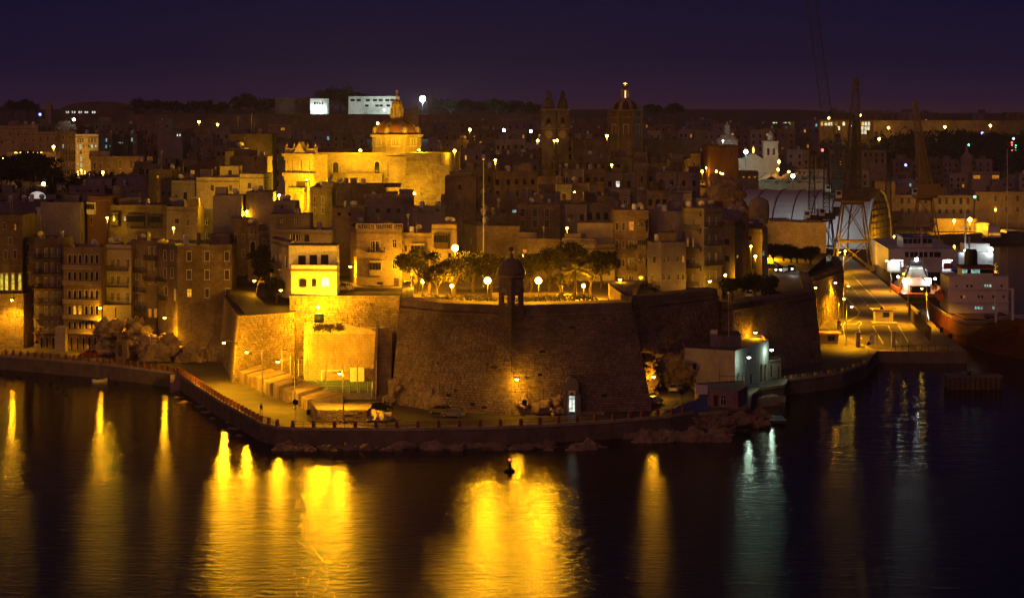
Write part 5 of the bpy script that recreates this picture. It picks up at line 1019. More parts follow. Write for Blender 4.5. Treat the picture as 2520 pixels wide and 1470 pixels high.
h = House('1', 'pale hotel block with teal lit windows and three golden arches', [(740, 744), (965, 740)], 482, None, 14, 'white', [(0, 'w', [765, 787, 810], [540], 16, 44), (0, 'w', [872, 900, 930], [540], 18, 44), (0, 'w', [786, 900], [602], 26, 44, 'cool'), (0, 'p', [937, 760, 820, 868], [598], 9, 24, {(0, 0): 'coolw', (1, 0): 'cool'}), (0, 'w', [792], [658], 22, 40), (0, 'p', [760, 822], [658], 8, 20, {(0, 0): 'cool'}), (0, 'w', [793], [722], 22, 50, 'cool'), (0, 'w', [898], [708], 18, 26, 'cool'), (0, 'w', [793], [785], 24, 44, 'cool'), (0, 'p', [763, 868], [780], 8, 22, 'cool'), (0, 'a', [762, 797, 828], [864], 26, 62, 'gold')], name='hotel', cat='hotel'); h.clutter(304, 4)
h = House('1', 'grey hotel wing with a column of teal windows', [(965, 752), (1100, 750)], 485, None, 12, 'plaster_g', [(0, 'w', [1007, 1042, 1072], [538], 18, 36, {(0, 0): 'cool', (1, 0): 'cool'}), (0, 'w', [1040], [602, 665], 18, 34, 'cool'), (0, 'p', [1003, 1077], [598], 7, 18, 'cool')]); h.clutter(305, 2)
h = House('1', 'plain block with a line of tiny lights above the hotel wing', [(1100, 764), (1215, 762)], 485, None, 12, 'plaster_g', [(0, 'p', [1115, 1130, 1150, 1166, 1182, 1200], [566], 6, 14, 'coolw')])
h = House('1', 'grey house with one teal window right of the hotel', [(1215, 772), (1345, 770)], 480, None, 12, 'plaster_g', [(0, 'w', [1292], [535], 20, 40, 'cool'), (0, 'w', [1295], [600], 20, 40)]); h.clutter(306, 2)
h = House('1', 'brown palazzo front with tall windows below the hotel', [(890, 722), (1105, 718)], 700, None, 10, 'stone_w', [(0, 's', [930, 985, 1060], [790], 22, 60), (0, 'b', [1068], [885], 18, 50, 'amber')]); h.clutter(307, 2)
h = House('1', 'long brown palazzo with paired shutters below the hotel', [(1105, 716), (1500, 712)], 700, None, 10, 'stone_w', [(0, 's', [1110, 1180, 1290, 1345, 1405, 1450], [775], 26, 80)]); h.clutter(308, 3)
h = House('1', 'glowing terrace canopy building over the dark park trees', [(70, 715), (545, 710)], 658, None, 8, 'stone_p', [(0, 'p', [500], [720], 14, 60)], cornice=False, name='terrace_building', cat='building'); mb = MB(); a_, b_ = z1.P(142, 662, 708), z1.P(414, 662, 708); mb.bar(a_, b_, .35); part(mb, 'light_strip', M['gold'], h.t)
h = House('1', 'house with two small bright windows on the dim slope', [(1545, 830), (1790, 826)], 450, None, 12, 'plaster_g', [(0, 'p', [1738, 1762], [488], 14, 26, 'coolw')])
h = House('3', 'pinkish house with a lit orange balcony on the dim slope', [(412, 900), (620, 896)], 388, None, 12, 'stone', [(0, 'w', [565], [430], 44, 30, 'amber'), (0, 'w', [455], [432], 18, 26)])
mb = MB(); p = z1.P(365, 1100, 622); mb.lathe(p.x, p.y, [(2.1, p.z - 2)] + [(2.1 * math.cos(a), p.z + 1.5 * math.sin(a)) for a in [i * math.pi / 2 / 8 for i in range(8)]] + [(.1, p.z + 1.5)], 24); solo(mb, 'tent', emit('glowing_tent', (.8, .75, .7), .5), 'white glowing dome tent on the far left roofs', 'tent', smooth=True)
# ------------------------------------------------------------------ skyline
h = House('0', 'long dim fort wall running under the skyline trees', [(318, 1420), (1330, 1430)], 281, 38, 20, 'stone_w', name='fort_wall', cat='wall', par=.5)
h = House('0', 'second fort wall length behind the twin towers', [(1330, 1440), (1560, 1450)], 290, 38, 20, 'stone_d', name='fort_wall', cat='wall', par=.5)
h = House('3', 'white lit school block with four dark windows on the skyline', [(835, 1460), (1002, 1460)], 132, 40, 14, 'white', [(0, 'p', [880, 906, 930, 957], [178], 16, 20)], name='school', cat='school', cornice=False)
h = House('3', 'long pale skyline building with two window rows behind the dome', [(1210, 1480), (1700, 1480)], 110, 40, 14, 'white', [(0, 'p', [1250, 1310, 1400, 1470, 1525, 1590, 1640], [148], 40, 22), (0, 'p', [1390, 1490, 1530, 1600], [202], 34, 22)], name='school', cat='school', cornice=False)
h = House('3', 'dark stepped barracks on the skyline left of the school', [(490, 1470), (835, 1470)], 122, 40, 14, 'stone_d', [(0, 'p', [700, 765], [165], 18, 26)], name='barracks', cat='barracks')
h = House('0', 'low dark mesa building with a row of lit windows on the left skyline', [(150, 1650), (330, 1650)], 270, 42, 30, 'stone_d', [(0, 'p', [163, 168, 178, 184, 195, 200, 210, 215, 228, 233], [276], 3.2, 5, 'coolw')], name='barracks', cat='barracks', cornice=False)
mb = MB(); p = P(245, 262, 1680); n = 12
mb.lathe(p.x, p.y, [(26, 40), (26, p.z - 1), (20, p.z + 1.5), (10, p.z + 3), (.1, p.z + 3.6)], 24); o = solo(mb, 'hill_dome', M['stone_d'], 'broad dark rounded roof on the left skyline', 'building')
h = House('0', 'tall lit skyline tower with a steel blue flag mast on the left', [(112, 1600), (126, 1600)], 258, 40, 5, 'stone', name='tower', cat='tower'); mb = MB(); p = P(119, 258, 1602); mb.lathe(p.x, p.y, [(1.6, p.z - 2), (1.3, p.z + 2), (.2, p.z + 4)], 8); part(mb, 'turret', M['stone'], h.t)
mb = MB(); p = P(1062, 255, 1700); mb.box(p.x, p.y, 40, 5, 5, p.z - 40 - 2)
for dx in (-2, 2):
    for dy in (-2, 2): mb.box(p.x + dx, p.y + dy, p.z - 2, .8, .8, 4.5)
mb.lathe(p.x, p.y, [(3.4, p.z + 2.5), (2.6, p.z + 3.2), (.3, p.z + 8), (.1, p.z + 11)], 8); solo(mb, 'belfry', M['stone_d'], 'dim open belfry with a pointed cap beside the stadium light', 'belfry')
# ------------------------------------------------------------------ far right: arcades, dock front, hillside wall
def arcade(label, X0, X1, Ytop, Ybot, rows, y, zoom='a', seed=0):
    z_ = Z(zoom); g = random.Random(seed); w = []
    for (Y, xs, lits) in rows: w.append((0, 'a', xs, [Y], 30, 42, {(i, 0): lits[i % len(lits)] for i in range(len(xs)) if lits[i % len(lits)]}))
    return House(zoom, label, [(X0, y), (X1, y)], Ytop, 24, 14, 'stone_d', w, name='arcaded_building', cat='building', cornice=False)
M['arc'] = emit('lit_arcade', (.72, .95, .72), 1.0, 1); M['arcg'] = emit('lit_arcade_green', (.15, .9, .35), .7); M['arcy'] = emit('lit_arcade_yellow', (1, .65, .15), .8)
arcade('distant arcade of greenish lit arches left of the tall crane', 1295, 1545, 92, 175, [(122, [1325, 1355, 1385, 1415, 1450, 1488], ['arc', 'arc', 'arc', 'arc', 'arc', 'arcg'])], 1500)
arcade('distant three storey arcade of white lit arches behind the tall crane', 1700, 2390, 80, 235, [(118, [1795, 1842, 1880, 1914, 1945, 1990, 2072, 2138, 2240, 2275, 2308, 2340], ['arc', 'arcy', 'arc', 'arc', 'arc', None, 'arc', 'arc', 'arc', 'arcy', 'arc', 'arc']), (165, [2020, 2272, 2305, 2335], ['arc']), (208, [2275, 2305, 2330], ['arc', 'arc', None])], 1500)
h = House('b', 'long lamp lit fort wall crossing the right hillside', [(415, 1640), (1330, 1660)], 708, 30, 18, 'stone_w', [(0, 'p', [480, 535, 590, 812, 865, 925, 1130], [775], 10, 16)], name='fort_wall', cat='wall', cornice=False)
h = House('b', 'pink lit house on the slope right of the tall crane', [(360, 1180), (510, 1180)], 885, None, 12, 'stone', [(0, 'p', [385, 415, 450, 485], [910], 12, 22), (0, 'p', [450, 485], [945], 12, 22)])
h = House('b', 'long dockyard front with tall regular windows behind the yellow crane', [(550, 1080), (805, 1078), (1030, 1078)], 1150, 2, 16, 'stone_p', [(0, 's', [600, 640, 690, 740], [1180, 1240], 16, 34), (1, 's', [822, 862, 905, 946, 988], [1180], 18, 40), (1, 's', [822, 862, 905, 946, 988], [1242], 16, 28)], name='dockyard_building', cat='building')
h = House('b', 'sodium lit dockyard wing at the far right', [(1030, 1074), (1330, 1074)], 1128, 2, 16, 'stone', [(0, 's', [1048, 1150, 1215, 1280], [1165], 18, 36), (0, 's', [1150, 1215, 1280], [1230], 18, 30, {(0, 0): 'amber'})], name='dockyard_building', cat='building')
h = House('b', 'low bright white shed under the two sodium lamps', [(785, 1040), (1040, 1038)], 1285, 2, 10, 'stone_p', [(0, 'p', [980, 1000], [1345], 12, 14)], name='dock_store', cat='shed', cornice=False)
h = House('b', 'small lit dock store beside the yacht', [(1038, 1032), (1112, 1030)], 1312, 2, 8, 'white', name='dock_store', cat='shed', cornice=False)
h = House('b', 'low tin shed in front of the dockyard wing', [(780, 1010), (960, 1008)], 1390, 2, 8, 'stone_w', name='dock_store', cat='shed', cornice=False)
h = House('b', 'little domed chapel roof house on the right slope', [(950, 1250), (1010, 1250)], 955, None, 10, 'plaster'); mb = MB(); p = Z('b').P(982, 950, 1254); mb.lathe(p.x, p.y, [(4, p.z - 1), (3.6, p.z + 2), (2, p.z + 4), (.8, p.z + 5), (.7, p.z + 8), (.1, p.z + 9)], 14); part(mb, 'dome', M['plaster'], h.t, True)
h = House('b', 'amber lit house fronts on the slope under the domed chapel', [(1010, 1190), (1175, 1190)], 1010, None, 8, 'stone_p', [(0, 'p', [1040, 1150], [1040], 40, 20, 'amber')])
h = House('b', 'tall narrow block behind the yellow crane', [(815, 1120), (850, 1120)], 1052, 2, 10, 'stone_w', [(0, 'p', [832], [1090], 10, 20)])
h = House('b', 'hall with gabled roof right of the barrel shed', [(440, 1060), (560, 1060)], 1065, 2, 10, 'stone_w')
# ------------------------------------------------------------------ lamps (each with its own light)
SOD = (1, .41, .004); SODY = (1, .5, .006); HAL = (.78, 1, .92); GRN = (.62, 1, .62)
def light(t, loc, power, col, r=.22, spot=None):
    d = bpy.data.lights.new('lamp_light', 'SPOT' if spot else 'POINT'); d.energy = power; d.color = col; d.shadow_soft_size = r
    o = bpy.data.objects.new('lamp_light', d); COL.objects.link(o); o.parent = t; o.location = Vector(loc) - ORG[t.name]
    if spot: d.spot_size = math.radians(spot[1]); d.spot_blend = .6; o.rotation_euler = (Vector(spot[0]) - Vector(loc)).to_track_quat('-Z', 'Y').to_euler()
    return o
def lamp(kind, label, p, power, col=SOD, base=None, arm=None, r=.3, name=None, drop=.42, group=None, down=0, aim=(0, .8, -5)):
    """p: head position; base: ground height of the pole; arm: point the bracket reaches to"""
    p = Vector(p); gm = M['sodium'] if col in (SOD, SODY) else M['hal']
    nm = name or {'bracket': 'wall_lamp', 'pole': 'street_lamp', 'globe': 'globe_lamp', 'flood': 'floodlight', 'far': 'street_lamp'}[kind]
    foot = Vector((p.x, p.y, base)) if base is not None else (Vector(arm) if arm is not None else p)
    t = thing(nm, label, 'lamp' if kind != 'flood' else 'floodlight', foot, group)
    if kind == 'bracket':
        a = Vector(arm); mb = MB(); m_ = p.lerp(a, .5) + Vector((0, 0, .35)); mb.tube([a, m_, p + Vector((0, 0, .22))], .05, 6); mb.box(a.x, a.y, a.z - .3, .25, .1, .6); part(mb, 'arm', M['iron'], t)
        mb = MB(); mb.lathe(p.x, p.y, [(.1, p.z + .34), (r * .9, p.z + .2), (r * 1.05, p.z + .05)], 12); hd = part(mb, 'lamp_head', M['iron'], t); mb = MB(); mb.ball(p.x, p.y, p.z - .02, r, 12, 8, .75); part(mb, 'lamp_glass', gm, hd, True)
    elif kind == 'pole':
        a = Vector(arm) if arm is not None else p; mb = MB(); mb.tube([(a.x, a.y, base), (a.x, a.y, base + 1), (a.x, a.y, p.z + .3)], [.13, .1, .07], 8); mb.lathe(a.x, a.y, [(.22, base), (.22, base + .3), (.12, base + .45)], 8); part(mb, 'pole', M['steel'], t)
        if (a - p).length > .2: mb = MB(); mb.tube([(a.x, a.y, p.z + .3), (p.x, p.y, p.z + .24)], .05, 6); part(mb, 'arm', M['steel'], t)
        mb = MB(); mb.lathe(p.x, p.y, [(.08, p.z + .34), (r, p.z + .2), (r * 1.1, p.z + .04)], 12); hd = part(mb, 'lamp_head', M['iron'], t); mb = MB(); mb.ball(p.x, p.y, p.z - .02, r, 12, 8, .75); part(mb, 'lamp_glass', gm, hd, True)
    elif kind == 'globe':
        mb = MB(); mb.tube([(p.x, p.y, base), (p.x, p.y, p.z - r * .9)], [.1, .06], 8); mb.lathe(p.x, p.y, [(.2, base), (.2, base + .4), (.1, base + .6)], 8); part(mb, 'pole', M['iron'], t)
        mb = MB(); mb.lathe(p.x, p.y, [(.1, p.z - r - .12), (.16, p.z - r), (.12, p.z - r + .1)], 8); hd = part(mb, 'lamp_head', M['iron'], t); mb = MB(); mb.ball(p.x, p.y, p.z, r, 14, 9); part(mb, 'lamp_glass', gm, hd, True); drop = r + .3
        light(t, p + Vector((-.12, -.1, drop)), power * .75, col, .3); light(t, p + Vector((.25, -.5, -drop)), power * .25, col, .25); return t
    elif kind == 'flood':
        mb = MB(); mb.box(p.x, p.y, p.z - .25, .6, .3, .45); hd = part(mb, 'housing', M['iron'], t); mb = MB(); mb.ball(p.x, p.y - .1, p.z + .3, r, 10, 6, .6); part(mb, 'lamp_glass', gm, hd, True); drop = -.7
        if base is not None: mb = MB(); mb.tube([(p.x, p.y, base), (p.x, p.y, p.z - .2)], .08, 6); part(mb, 'pole', M['steel'], t)
    elif kind == 'far':
        mb = MB(); b = base if base is not None else p.z - 6; mb.tube([(p.x, p.y + .3, b), (p.x, p.y + .3, p.z)], .12, 5); part(mb, 'pole', M['iron'], t); mb = MB(); mb.ball(p.x, p.y, p.z, r, 8, 6); part(mb, 'lamp_glass', gm, t, True); drop = r + .4
    if down: light(t, p - Vector((0, 0, .4)), down, col, .2, (p + Vector(aim), 125))
    if power: light(t, p - Vector((0, .15 if kind in ('far', 'flood') else 0, drop)), power, col, .22 if p.y < 700 else .4)
    return t
z2, z3_, z4, z5, z6, z7, z8_, za, zb, zc, zd, ze = (Z(k) for k in '2345678abcde'[:1] + '345678abcde')
lamp('bracket', 'sodium wall lamp on the far left bastion', P(29, 737, 525), 1300, down=7000, arm=P(34, 735, 529))
lamp('bracket', 'sodium wall lamp at the corner of the arcade house', P(246, 757, 516), 1500, down=7000, arm=P(249, 752, 520))
lamp('bracket', 'sodium wall lamp on the left face of the corner building', P(405, 781, 507), 1300, down=7000, arm=P(430, 779, 511))
lamp('bracket', 'sodium lamp on a curved arm at the corner of the left bastion', P(551, 842, 456), 11000, arm=P(581, 845, 461.5))
lamp('pole', 'tall quay lamp with a long arm left of the pitch', P(607, 865, 440), 5000, down=16000, aim=(6, 26, -2), base=3, arm=P(645, 866, 440))
lamp('pole', 'tall quay lamp with a long arm in front of the pitch posts', P(684, 889, 421), 4500, down=6000, base=3, arm=P(725, 890, 421))
lamp('pole', 'tall quay lamp beside the low stone block', P(836, 917, 403), 4000, down=5000, base=3, arm=P(845, 915, 402.6))
lamp('bracket', 'sodium wall lamp low on the prow of the bastion', P(1272, 932, 411.3), 1300, arm=P(1263, 931, 414.2))
lamp('bracket', 'low sodium lamp in the gap right of the bastion', P(1608, 926, 436), 1300, arm=P(1612, 920, 441))
lamp('bracket', 'sodium wall lamp on the right bastion above the boathouse', P(1859, 817, 473), 1100, arm=P(1862, 814, 478.5))
for lab, u, v, y, pw, r in (('brightest garden lamp left of the watchtower', 1200, 690, 426, 16000, .58), ('brightest garden lamp right of the watchtower', 1325, 690, 426, 16000, .58), ('tall garden lamp over the palm tree', 1120, 610, 462, 18000, .62), ('garden lamp at the left end of the terrace', 1040, 692, 452, 8000, .34),
        ('garden lamp among the olive trees left of the watchtower', 1112, 703, 444, 8000, .32), ('small garden lamp behind the date palm', 1384, 700, 458, 3500, .28), ('garden lamp at the right end of the terrace', 1436, 703, 446, 9000, .32)):
    lamp('globe', lab, P(u, v, y), pw, base=20, r=r)
lamp('globe', 'globe lamp beside the green cabin on the wall block', P(783, 755, 469.5), 16000, base=13.2, r=.28)
lamp('bracket', 'alley lamp left of the large stone house', P(862, 655, 500), 5000, arm=P(872, 652, 505)); lamp('bracket', 'wall lamp glaring on the lower stone wing', P(994, 656, 493), 5000, arm=P(994, 652, 498))
lamp('bracket', 'lamp under the balcony of the white house wing', P(691, 713, 482), 500, arm=P(699, 710, 488)); lamp('bracket', 'alley lamp among dark trees left of the white house', P(626, 690, 508), 1100, arm=P(634, 688, 516))
lamp('bracket', 'wall lamp on the tall apartment house by the garden', P(1526, 687, 489), 900, arm=P(1518, 690, 494)); lamp('bracket', 'wall lamp on the six storey flats', P(1747, 691, 485), 1000, arm=P(1743, 690, 490))
for lab, u, v, y in (('upper of three street lamps beside the flats', 1781, 644, 545), ('middle of three street lamps beside the flats', 1782, 661, 532), ('lowest of three street lamps beside the flats', 1785, 677, 520)): lamp('far', lab, P(u, v, y), 350, base=16, r=.26)
lamp('far', 'street lamp in front of the brown house beside the parked cars', P(1859, 630, 543), 900, base=16, r=.3); lamp('far', 'street lamp by the pollarded trees', P(1895, 616, 606), 16000, base=16, r=.26)
lamp('bracket', 'wall lamp on the near corner of the dock rampart', P(2007, 707, 580), 450, down=7000, arm=P(2004, 703, 587)); lamp('bracket', 'wall lamp on the far face of the dock rampart', P(2056, 695, 603), 450, down=7000, arm=P(2055, 690, 612))
for k, (x, y) in enumerate(((73.2, 534), (74.5, 556), (100, 588), (81, 596), (104, 640), (108, 695), (100, 735))):
    t = lamp('pole', f'tall dock road lamp post, {ORD[k]} of seven counting from the gate', (x + (1.2 if x < 90 else -1.2), y, 11.5), 0, base=2.5, arm=(x, y, 11.5), r=.27)
    light(t, (x + (1.2 if x < 90 else -1.2), y, 11.1), 19000, SOD, .2, ((x + (1.2 if x < 90 else -1.2), y, 0), 152))
lamp('bracket', 'greenish white lamp over the boathouse arches', P(1843, 878, 446), 240, GRN, arm=P(1843, 872, 452)); lamp('bracket', 'greenish white lamp at the boathouse right corner', P(1899, 860, 463), 200, GRN, arm=P(1893, 858, 468))
# church lighting
lamp('flood', 'floodlight glaring at the foot of the church apse', z3_.P(1850, 1075, 606), 3600, SODY, r=.5, base=22); lamp('flood', 'lamp on the church roof in front of the drum', z3_.P(1325, 652, 612), 7000, SODY, r=.4)
lamp('far', 'lamp on the church roof frame at the right', z3_.P(2250, 645, 616), 900, SODY, base=41, r=.35); lamp('flood', 'floodlight on the dark roof facing the nave', z3_.P(1375, 982, 598), 9500, SODY, r=.3, base=28)
lamp('flood', 'floodlight in the square lighting the church facade', z3_.P(640, 1150, 597), 30000, SODY, r=.4, base=20); lamp('flood', 'second floodlight for the upper church facade', z3_.P(800, 940, 588), 2600, SODY, r=.25, base=22)
lamp('flood', 'drum floodlight on the church transept', z3_.P(1900, 650, 615), 6000, SODY, r=.3)
lamp('far', 'street lamp below the golden corner wing', z3_.P(532, 1083, 535), 3000, SODY, base=19, r=.3); lamp('flood', 'floodlight facing the golden rooftop house', Z('1').P(2150, 1080, 545), 6000, SODY, r=.25)
lamp('far', 'lamp behind the dark house below the big gold house', Z('1').P(1700, 1400, 534), 1500, SODY, r=.25); lamp('far', 'lamp in the alley by the terracotta house', Z('1').P(1050, 1300, 542), 1300, SODY, r=.22)
# far lamps
FL = [('1', 427, 968, 640, 4500, .5, 'bright lamp in the dark park beside the tent'), ('1', 525, 605, 735, 2500, .4, 'lamp on the carved stone house wall'), ('1', 313, 702, 695, 1800, .35, 'lamp over the dark park trees'), ('1', 437, 727, 695, 1800, .35, 'lamp right of the dark park trees'), ('1', 27, 725, 690, 1500, .4, 'lamp at the left edge of the park'), ('1', 1007, 855, 705, 2400, .4, 'lamp beside the brown palazzo front'), ('1', 795, 835, 734, 1500, .25, 'lamp over the golden hotel arches'),
      ('1', 1950, 360, 1250, 1200, .6, 'orange lamp under the fort wall'), ('1', 2133, 387, 1200, 1000, .5, 'small orange lamp right of the fort wall lamp'),
      ('8', 200, 835, 640, 2500, .3, 'amber street lamp on the dark hill right of the apse'), ('8', 1340, 880, 690, 2500, .3, 'amber street lamp in an alley under the striped dome'), ('8', 975, 1150, 588, 1500, .25, 'amber lamp at the side of the big brown facade'), ('6', 1512, 140, 530, 900, .24, 'small lamp in the narrow street behind the date palm'), ('6', 1476, 270, 505, 500, .22, 'small orange lamp on the balustrade house corner'), ('6', 1118, 388, 497, 500, .22, 'small lamp on the brown house behind the watchtower'), ('3', 2400, 436, 1000, 2500, .5, 'orange lamp on a mast right of the church dome'), ('3', 1496, 376, 900, 2000, .45, 'orange lamp left of the church dome'), ('1', 2420, 1240, 530, 1800, .25, 'amber lamp below the white rendered wall'), ('c', 1480, 330, 545, 900, .24, 'amber lamp high in the street between the brown houses'), ('8', 615, 643, 890, 500, .45, 'lamp left of the twin towers'), ('8', 778, 643, 890, 700, .4, 'lamp at the foot of the left bell tower'), ('8', 806, 641, 892, 400, .4, 'lamp between the feet of the two bell towers'), ('8', 1294, 597, 835, 2200, .45, 'lamp left of the striped dome drum'),
      ('a', 472, 650, 700, 900, .3, 'first street lamp on the left of the stepped street'), ('a', 560, 628, 705, 900, .35, 'second street lamp up the stepped street'), ('a', 608, 592, 712, 900, .35, 'highest street lamp of the stepped street'), ('a', 710, 628, 685, 500, .28, 'street lamp by the dark red house wall'), ('a', 752, 650, 682, 400, .28, 'left of the two close lamps by the dark red house'), ('a', 776, 654, 681, 400, .26, 'right of the two close lamps by the dark red house'), ('a', 397, 745, 664, 900, .28, 'lowest street lamp of the stepped street'),
      ('a', 1380, 525, 985, 1500, .5, 'orange lamp at the right corner of the white church'), ('a', 1370, 607, 975, 1200, .45, 'lower orange lamp right of the white church'), ('a', 1485, 633, 985, 900, .4, 'orange lamp in the street right of the white church'),
      ('b', 170, 692, 1480, 5000, .6, 'left orange lamp above the lit arcade'), ('b', 353, 678, 1480, 6000, .7, 'right orange lamp above the lit arcade'), ('b', 298, 743, 1470, 5000, .7, 'orange lamp in front of the lit arcade'), ('b', 521, 750, 1632, 2600, .7, 'left lamp on the hillside fort wall'), ('b', 852, 746, 1632, 2600, .8, 'middle lamp on the hillside fort wall'), ('b', 1120, 738, 1632, 2600, .8, 'right lamp on the hillside fort wall'), ('b', 466, 816, 1420, 2500, .7, 'orange lamp alone on the dark hillside'),
      ('b', 907, 1297, 1020, 13000, .6, 'left of two sodium lamps on the far dock'), ('b', 1000, 1290, 1020, 26000, .85, 'right and brighter of two sodium lamps on the far dock'), ('b', 1150, 1232, 1060, 1500, .4, 'lamp on the far right dockyard wing')]
lamp('far', 'sodium lamp in front of the shed end screen', (SHED_LAMP.x, SHED_LAMP.y, 9), 12000, base=2.5, r=.3)
for k, X, Y, y, pw, r, lab in FL: lamp('far', lab, Z(k).P(X, Y, y), pw, r=r)
lamp('far', 'dazzling white stadium light on the skyline', P(1040, 243, 1450), 50000, HAL, base=44, r=1.7); lamp('far', 'left white floodlight in front of the school block', z3_.P(900, 230, 1456), 1300, HAL, r=1.0); lamp('far', 'right white floodlight in front of the school block', z3_.P(950, 236, 1456), 1300, HAL, r=.8)
lamp('far', 'white floodlight aimed at the long skyline building', z3_.P(1560, 242, 1470), 3500, HAL, base=40, r=.3)
lamp('far', 'dazzling white lamp beside the white church gable', za.P(1025, 420, 985), 1000, HAL, r=.8); lamp('far', 'greenish lamp in the street below the white church', za.P(1528, 675, 960), 900, HAL, r=.7); lamp('far', 'floodlight before the white church facade', za.P(1130, 700, 972), 1400, HAL, r=.2); lamp('far', 'floodlight on the drum of the white church dome', za.P(780, 300, 1008), 1600, HAL, r=.25)
for k, (zk, X, Y, y, m, lab) in enumerate((('b', 1256, 815, 1500, 'led_b', 'bluish lights on the tall mast at the far right'), ('b', 622, 970, 1200, 'led_b', 'blue neon light on the right slope'), ('b', 1072, 782, 1600, 'led_b', 'blue light below the hillside fort wall'), ('1', 392, 288, 1550, 'led_b', 'blue light on the left skyline'), ('a', 1845, 402, 900, 'led_r', 'red warning light on the thin crane'), ('b', 1028, 1157, 1062, 'led_g', 'green light on the dockyard roof'), ('b', 995, 852, 1500, 'led_g', 'green light on the dark hillside'), ('1', 724, 337, 1300, 'hal', 'white lamp on a mast at the left'), ('8', 285, 541, 900, 'hal', 'small white lamp in the dark row right of the golden church'), ('8', 548, 550, 920, 'hal', 'small white lamp left of the twin towers'))):
    p = Z(zk).P(X, Y, y); t = thing('signal_light', lab, 'light', (p.x, p.y, p.z - 4)); mb = MB(); mb.tube([(p.x, p.y + .2, p.z - 5), (p.x, p.y + .2, p.z)], .12, 5); part(mb, 'mast', M['iron'], t); mb = MB(); mb.ball(p.x, p.y, p.z, y / 1500 * .8, 8, 6); part(mb, 'lamp_glass', M[m], t)
lamp('far', 'added lamp lighting the legs of the tall crane', (PX(2080, 783), 783, 9), 7000, base=2.5, r=.3)  # lamp added to brighten the crane from below
for k, X in enumerate((1545, 1650)): lamp('far', ('left', 'right')[k] + ' white work lamp at the foot of the shed', za.P(X, 1165, 853), 5000, HAL, base=4, r=.28)
# string of lights on the mast at the far right
p0 = zb.P(1258, 830, 1480); t = thing('light_mast', 'tall mast with red and green light strings at the far right', 'mast', (p0.x, p0.y, 20)); mb = MB(); mb.tube([(p0.x, p0.y, 10), (p0.x, p0.y, p0.z)], .2, 6); part(mb, 'pole', M['iron'], t)
for k in range(7):
    for dx, m in ((-1.2, 'led_r'), (1.2, 'led_g')): q = zb.P(1258, 838 + k * 16, 1480); mb = MB(); mb.ball(q.x + dx, q.y, q.z, .55, 6, 5); part(mb, 'bulb', M[m], t)

# ------------------------------------------------------------------ railings along the quay
def railing(label, pts, step, hp=1.05):
    ln = inset_line(pts, .35); t = thing('railing', label, 'railing', ln[0]); pos = []; acc = 0.0; last = None
    for a, b in zip(ln, ln[1:]):
        L = (b - a).length; s = -acc % step if last else 0.0
        s = (step - acc) if last else 0.0
        while s <= L: pos.append((a.lerp(b, s / L), (b - a).normalized())); last = True; s += step
        acc = L - (s - step)
    for p, d in pos:
        mb = MB(); r = math.atan2(d.y, d.x); z = p.z + .14; c, s_ = math.cos(r), math.sin(r)
        def q(w, dd, zz): return [(p.x + a * w * c - b * dd * s_, p.y + a * w * s_ + b * dd * c, zz) for a, b in ((-1, -1), (1, -1), (1, 1), (-1, 1))]
        mb.hexa(q(.3, .26, z), q(.22, .2, z + hp)); part(mb, 'post', M['rust'], t)
    for (a, _), (b, _) in zip(pos, pos[1:]):
        mb = MB()
        for h_ in (.45, .85): mb.bar(a + Vector((0, 0, .14 + h_)), b + Vector((0, 0, .14 + h_)), .07)
        m_ = a.lerp(b, .5); mb.bar(m_ + Vector((0, 0, .14)), m_ + Vector((0, 0, 1.0)), .06); part(mb, 'rail', M['rust'], t)
railing('post and rail fence along the left quay under the houses', qe[1:6], 2.2); railing('post and rail fence along the slanting quay road', qe[5:9], 2.9); railing('post and rail fence along the front quay below the bastion', qe[9:13] + [qe[12].lerp(qe[13], .4)], 3.4); railing('post and rail fence at the right end of the front quay', [qe[12].lerp(qe[13], .55), qe[13], qe[14]], 3.2)
mb = MB(); e = qe[14]; pr = [(-6, 0), (-.6, 2.4), (1.2, 3.2), (1.9, 3.0), (2.2, 0), (1.6, -2.6), (-6, -2.6)]
mb.add([(e.x + a, e.y - .6, 2.9 + b * .8) for a, b in pr] + [(e.x + a, e.y + .3, 2.9 + b * .8) for a, b in pr], [tuple(range(7)), tuple(range(13, 6, -1))] + [(i, 7 + i, 7 + (i + 1) % 7, (i + 1) % 7) for i in range(7)]); solo(mb, 'wall_end', M['bluepaint'], 'blue painted prow shaped end of the quay wall', 'wall')
mb = MB(); e = G(437, 918, 3); mb.box(e.x + .2, e.y - 1.2, -1, 2.6, 2.4, 4.0); solo(mb, 'quay_stub', M['stone'], 'stone stub at the corner of the left quay', 'buttress')
# yellow kerb blocks on the curved road edge
yk = thing('kerb_blocks', 'row of yellow and grey kerb blocks on the curved dock road', 'kerb', G(2050, 918, 3)); ln = inset_line(qe[21:25], .5)
for i in range(14):
    s = i / 13 * 2.999; k = int(s); p = ln[k].lerp(ln[k + 1], s - k); d = (ln[k + 1] - ln[k]).normalized(); mb = MB(); mb.box(p.x, p.y, 3.14, .9, .5, .5, math.atan2(d.y, d.x)); part(mb, 'kerb_block', M['yellow' if i % 2 else 'stone_w'], yk)
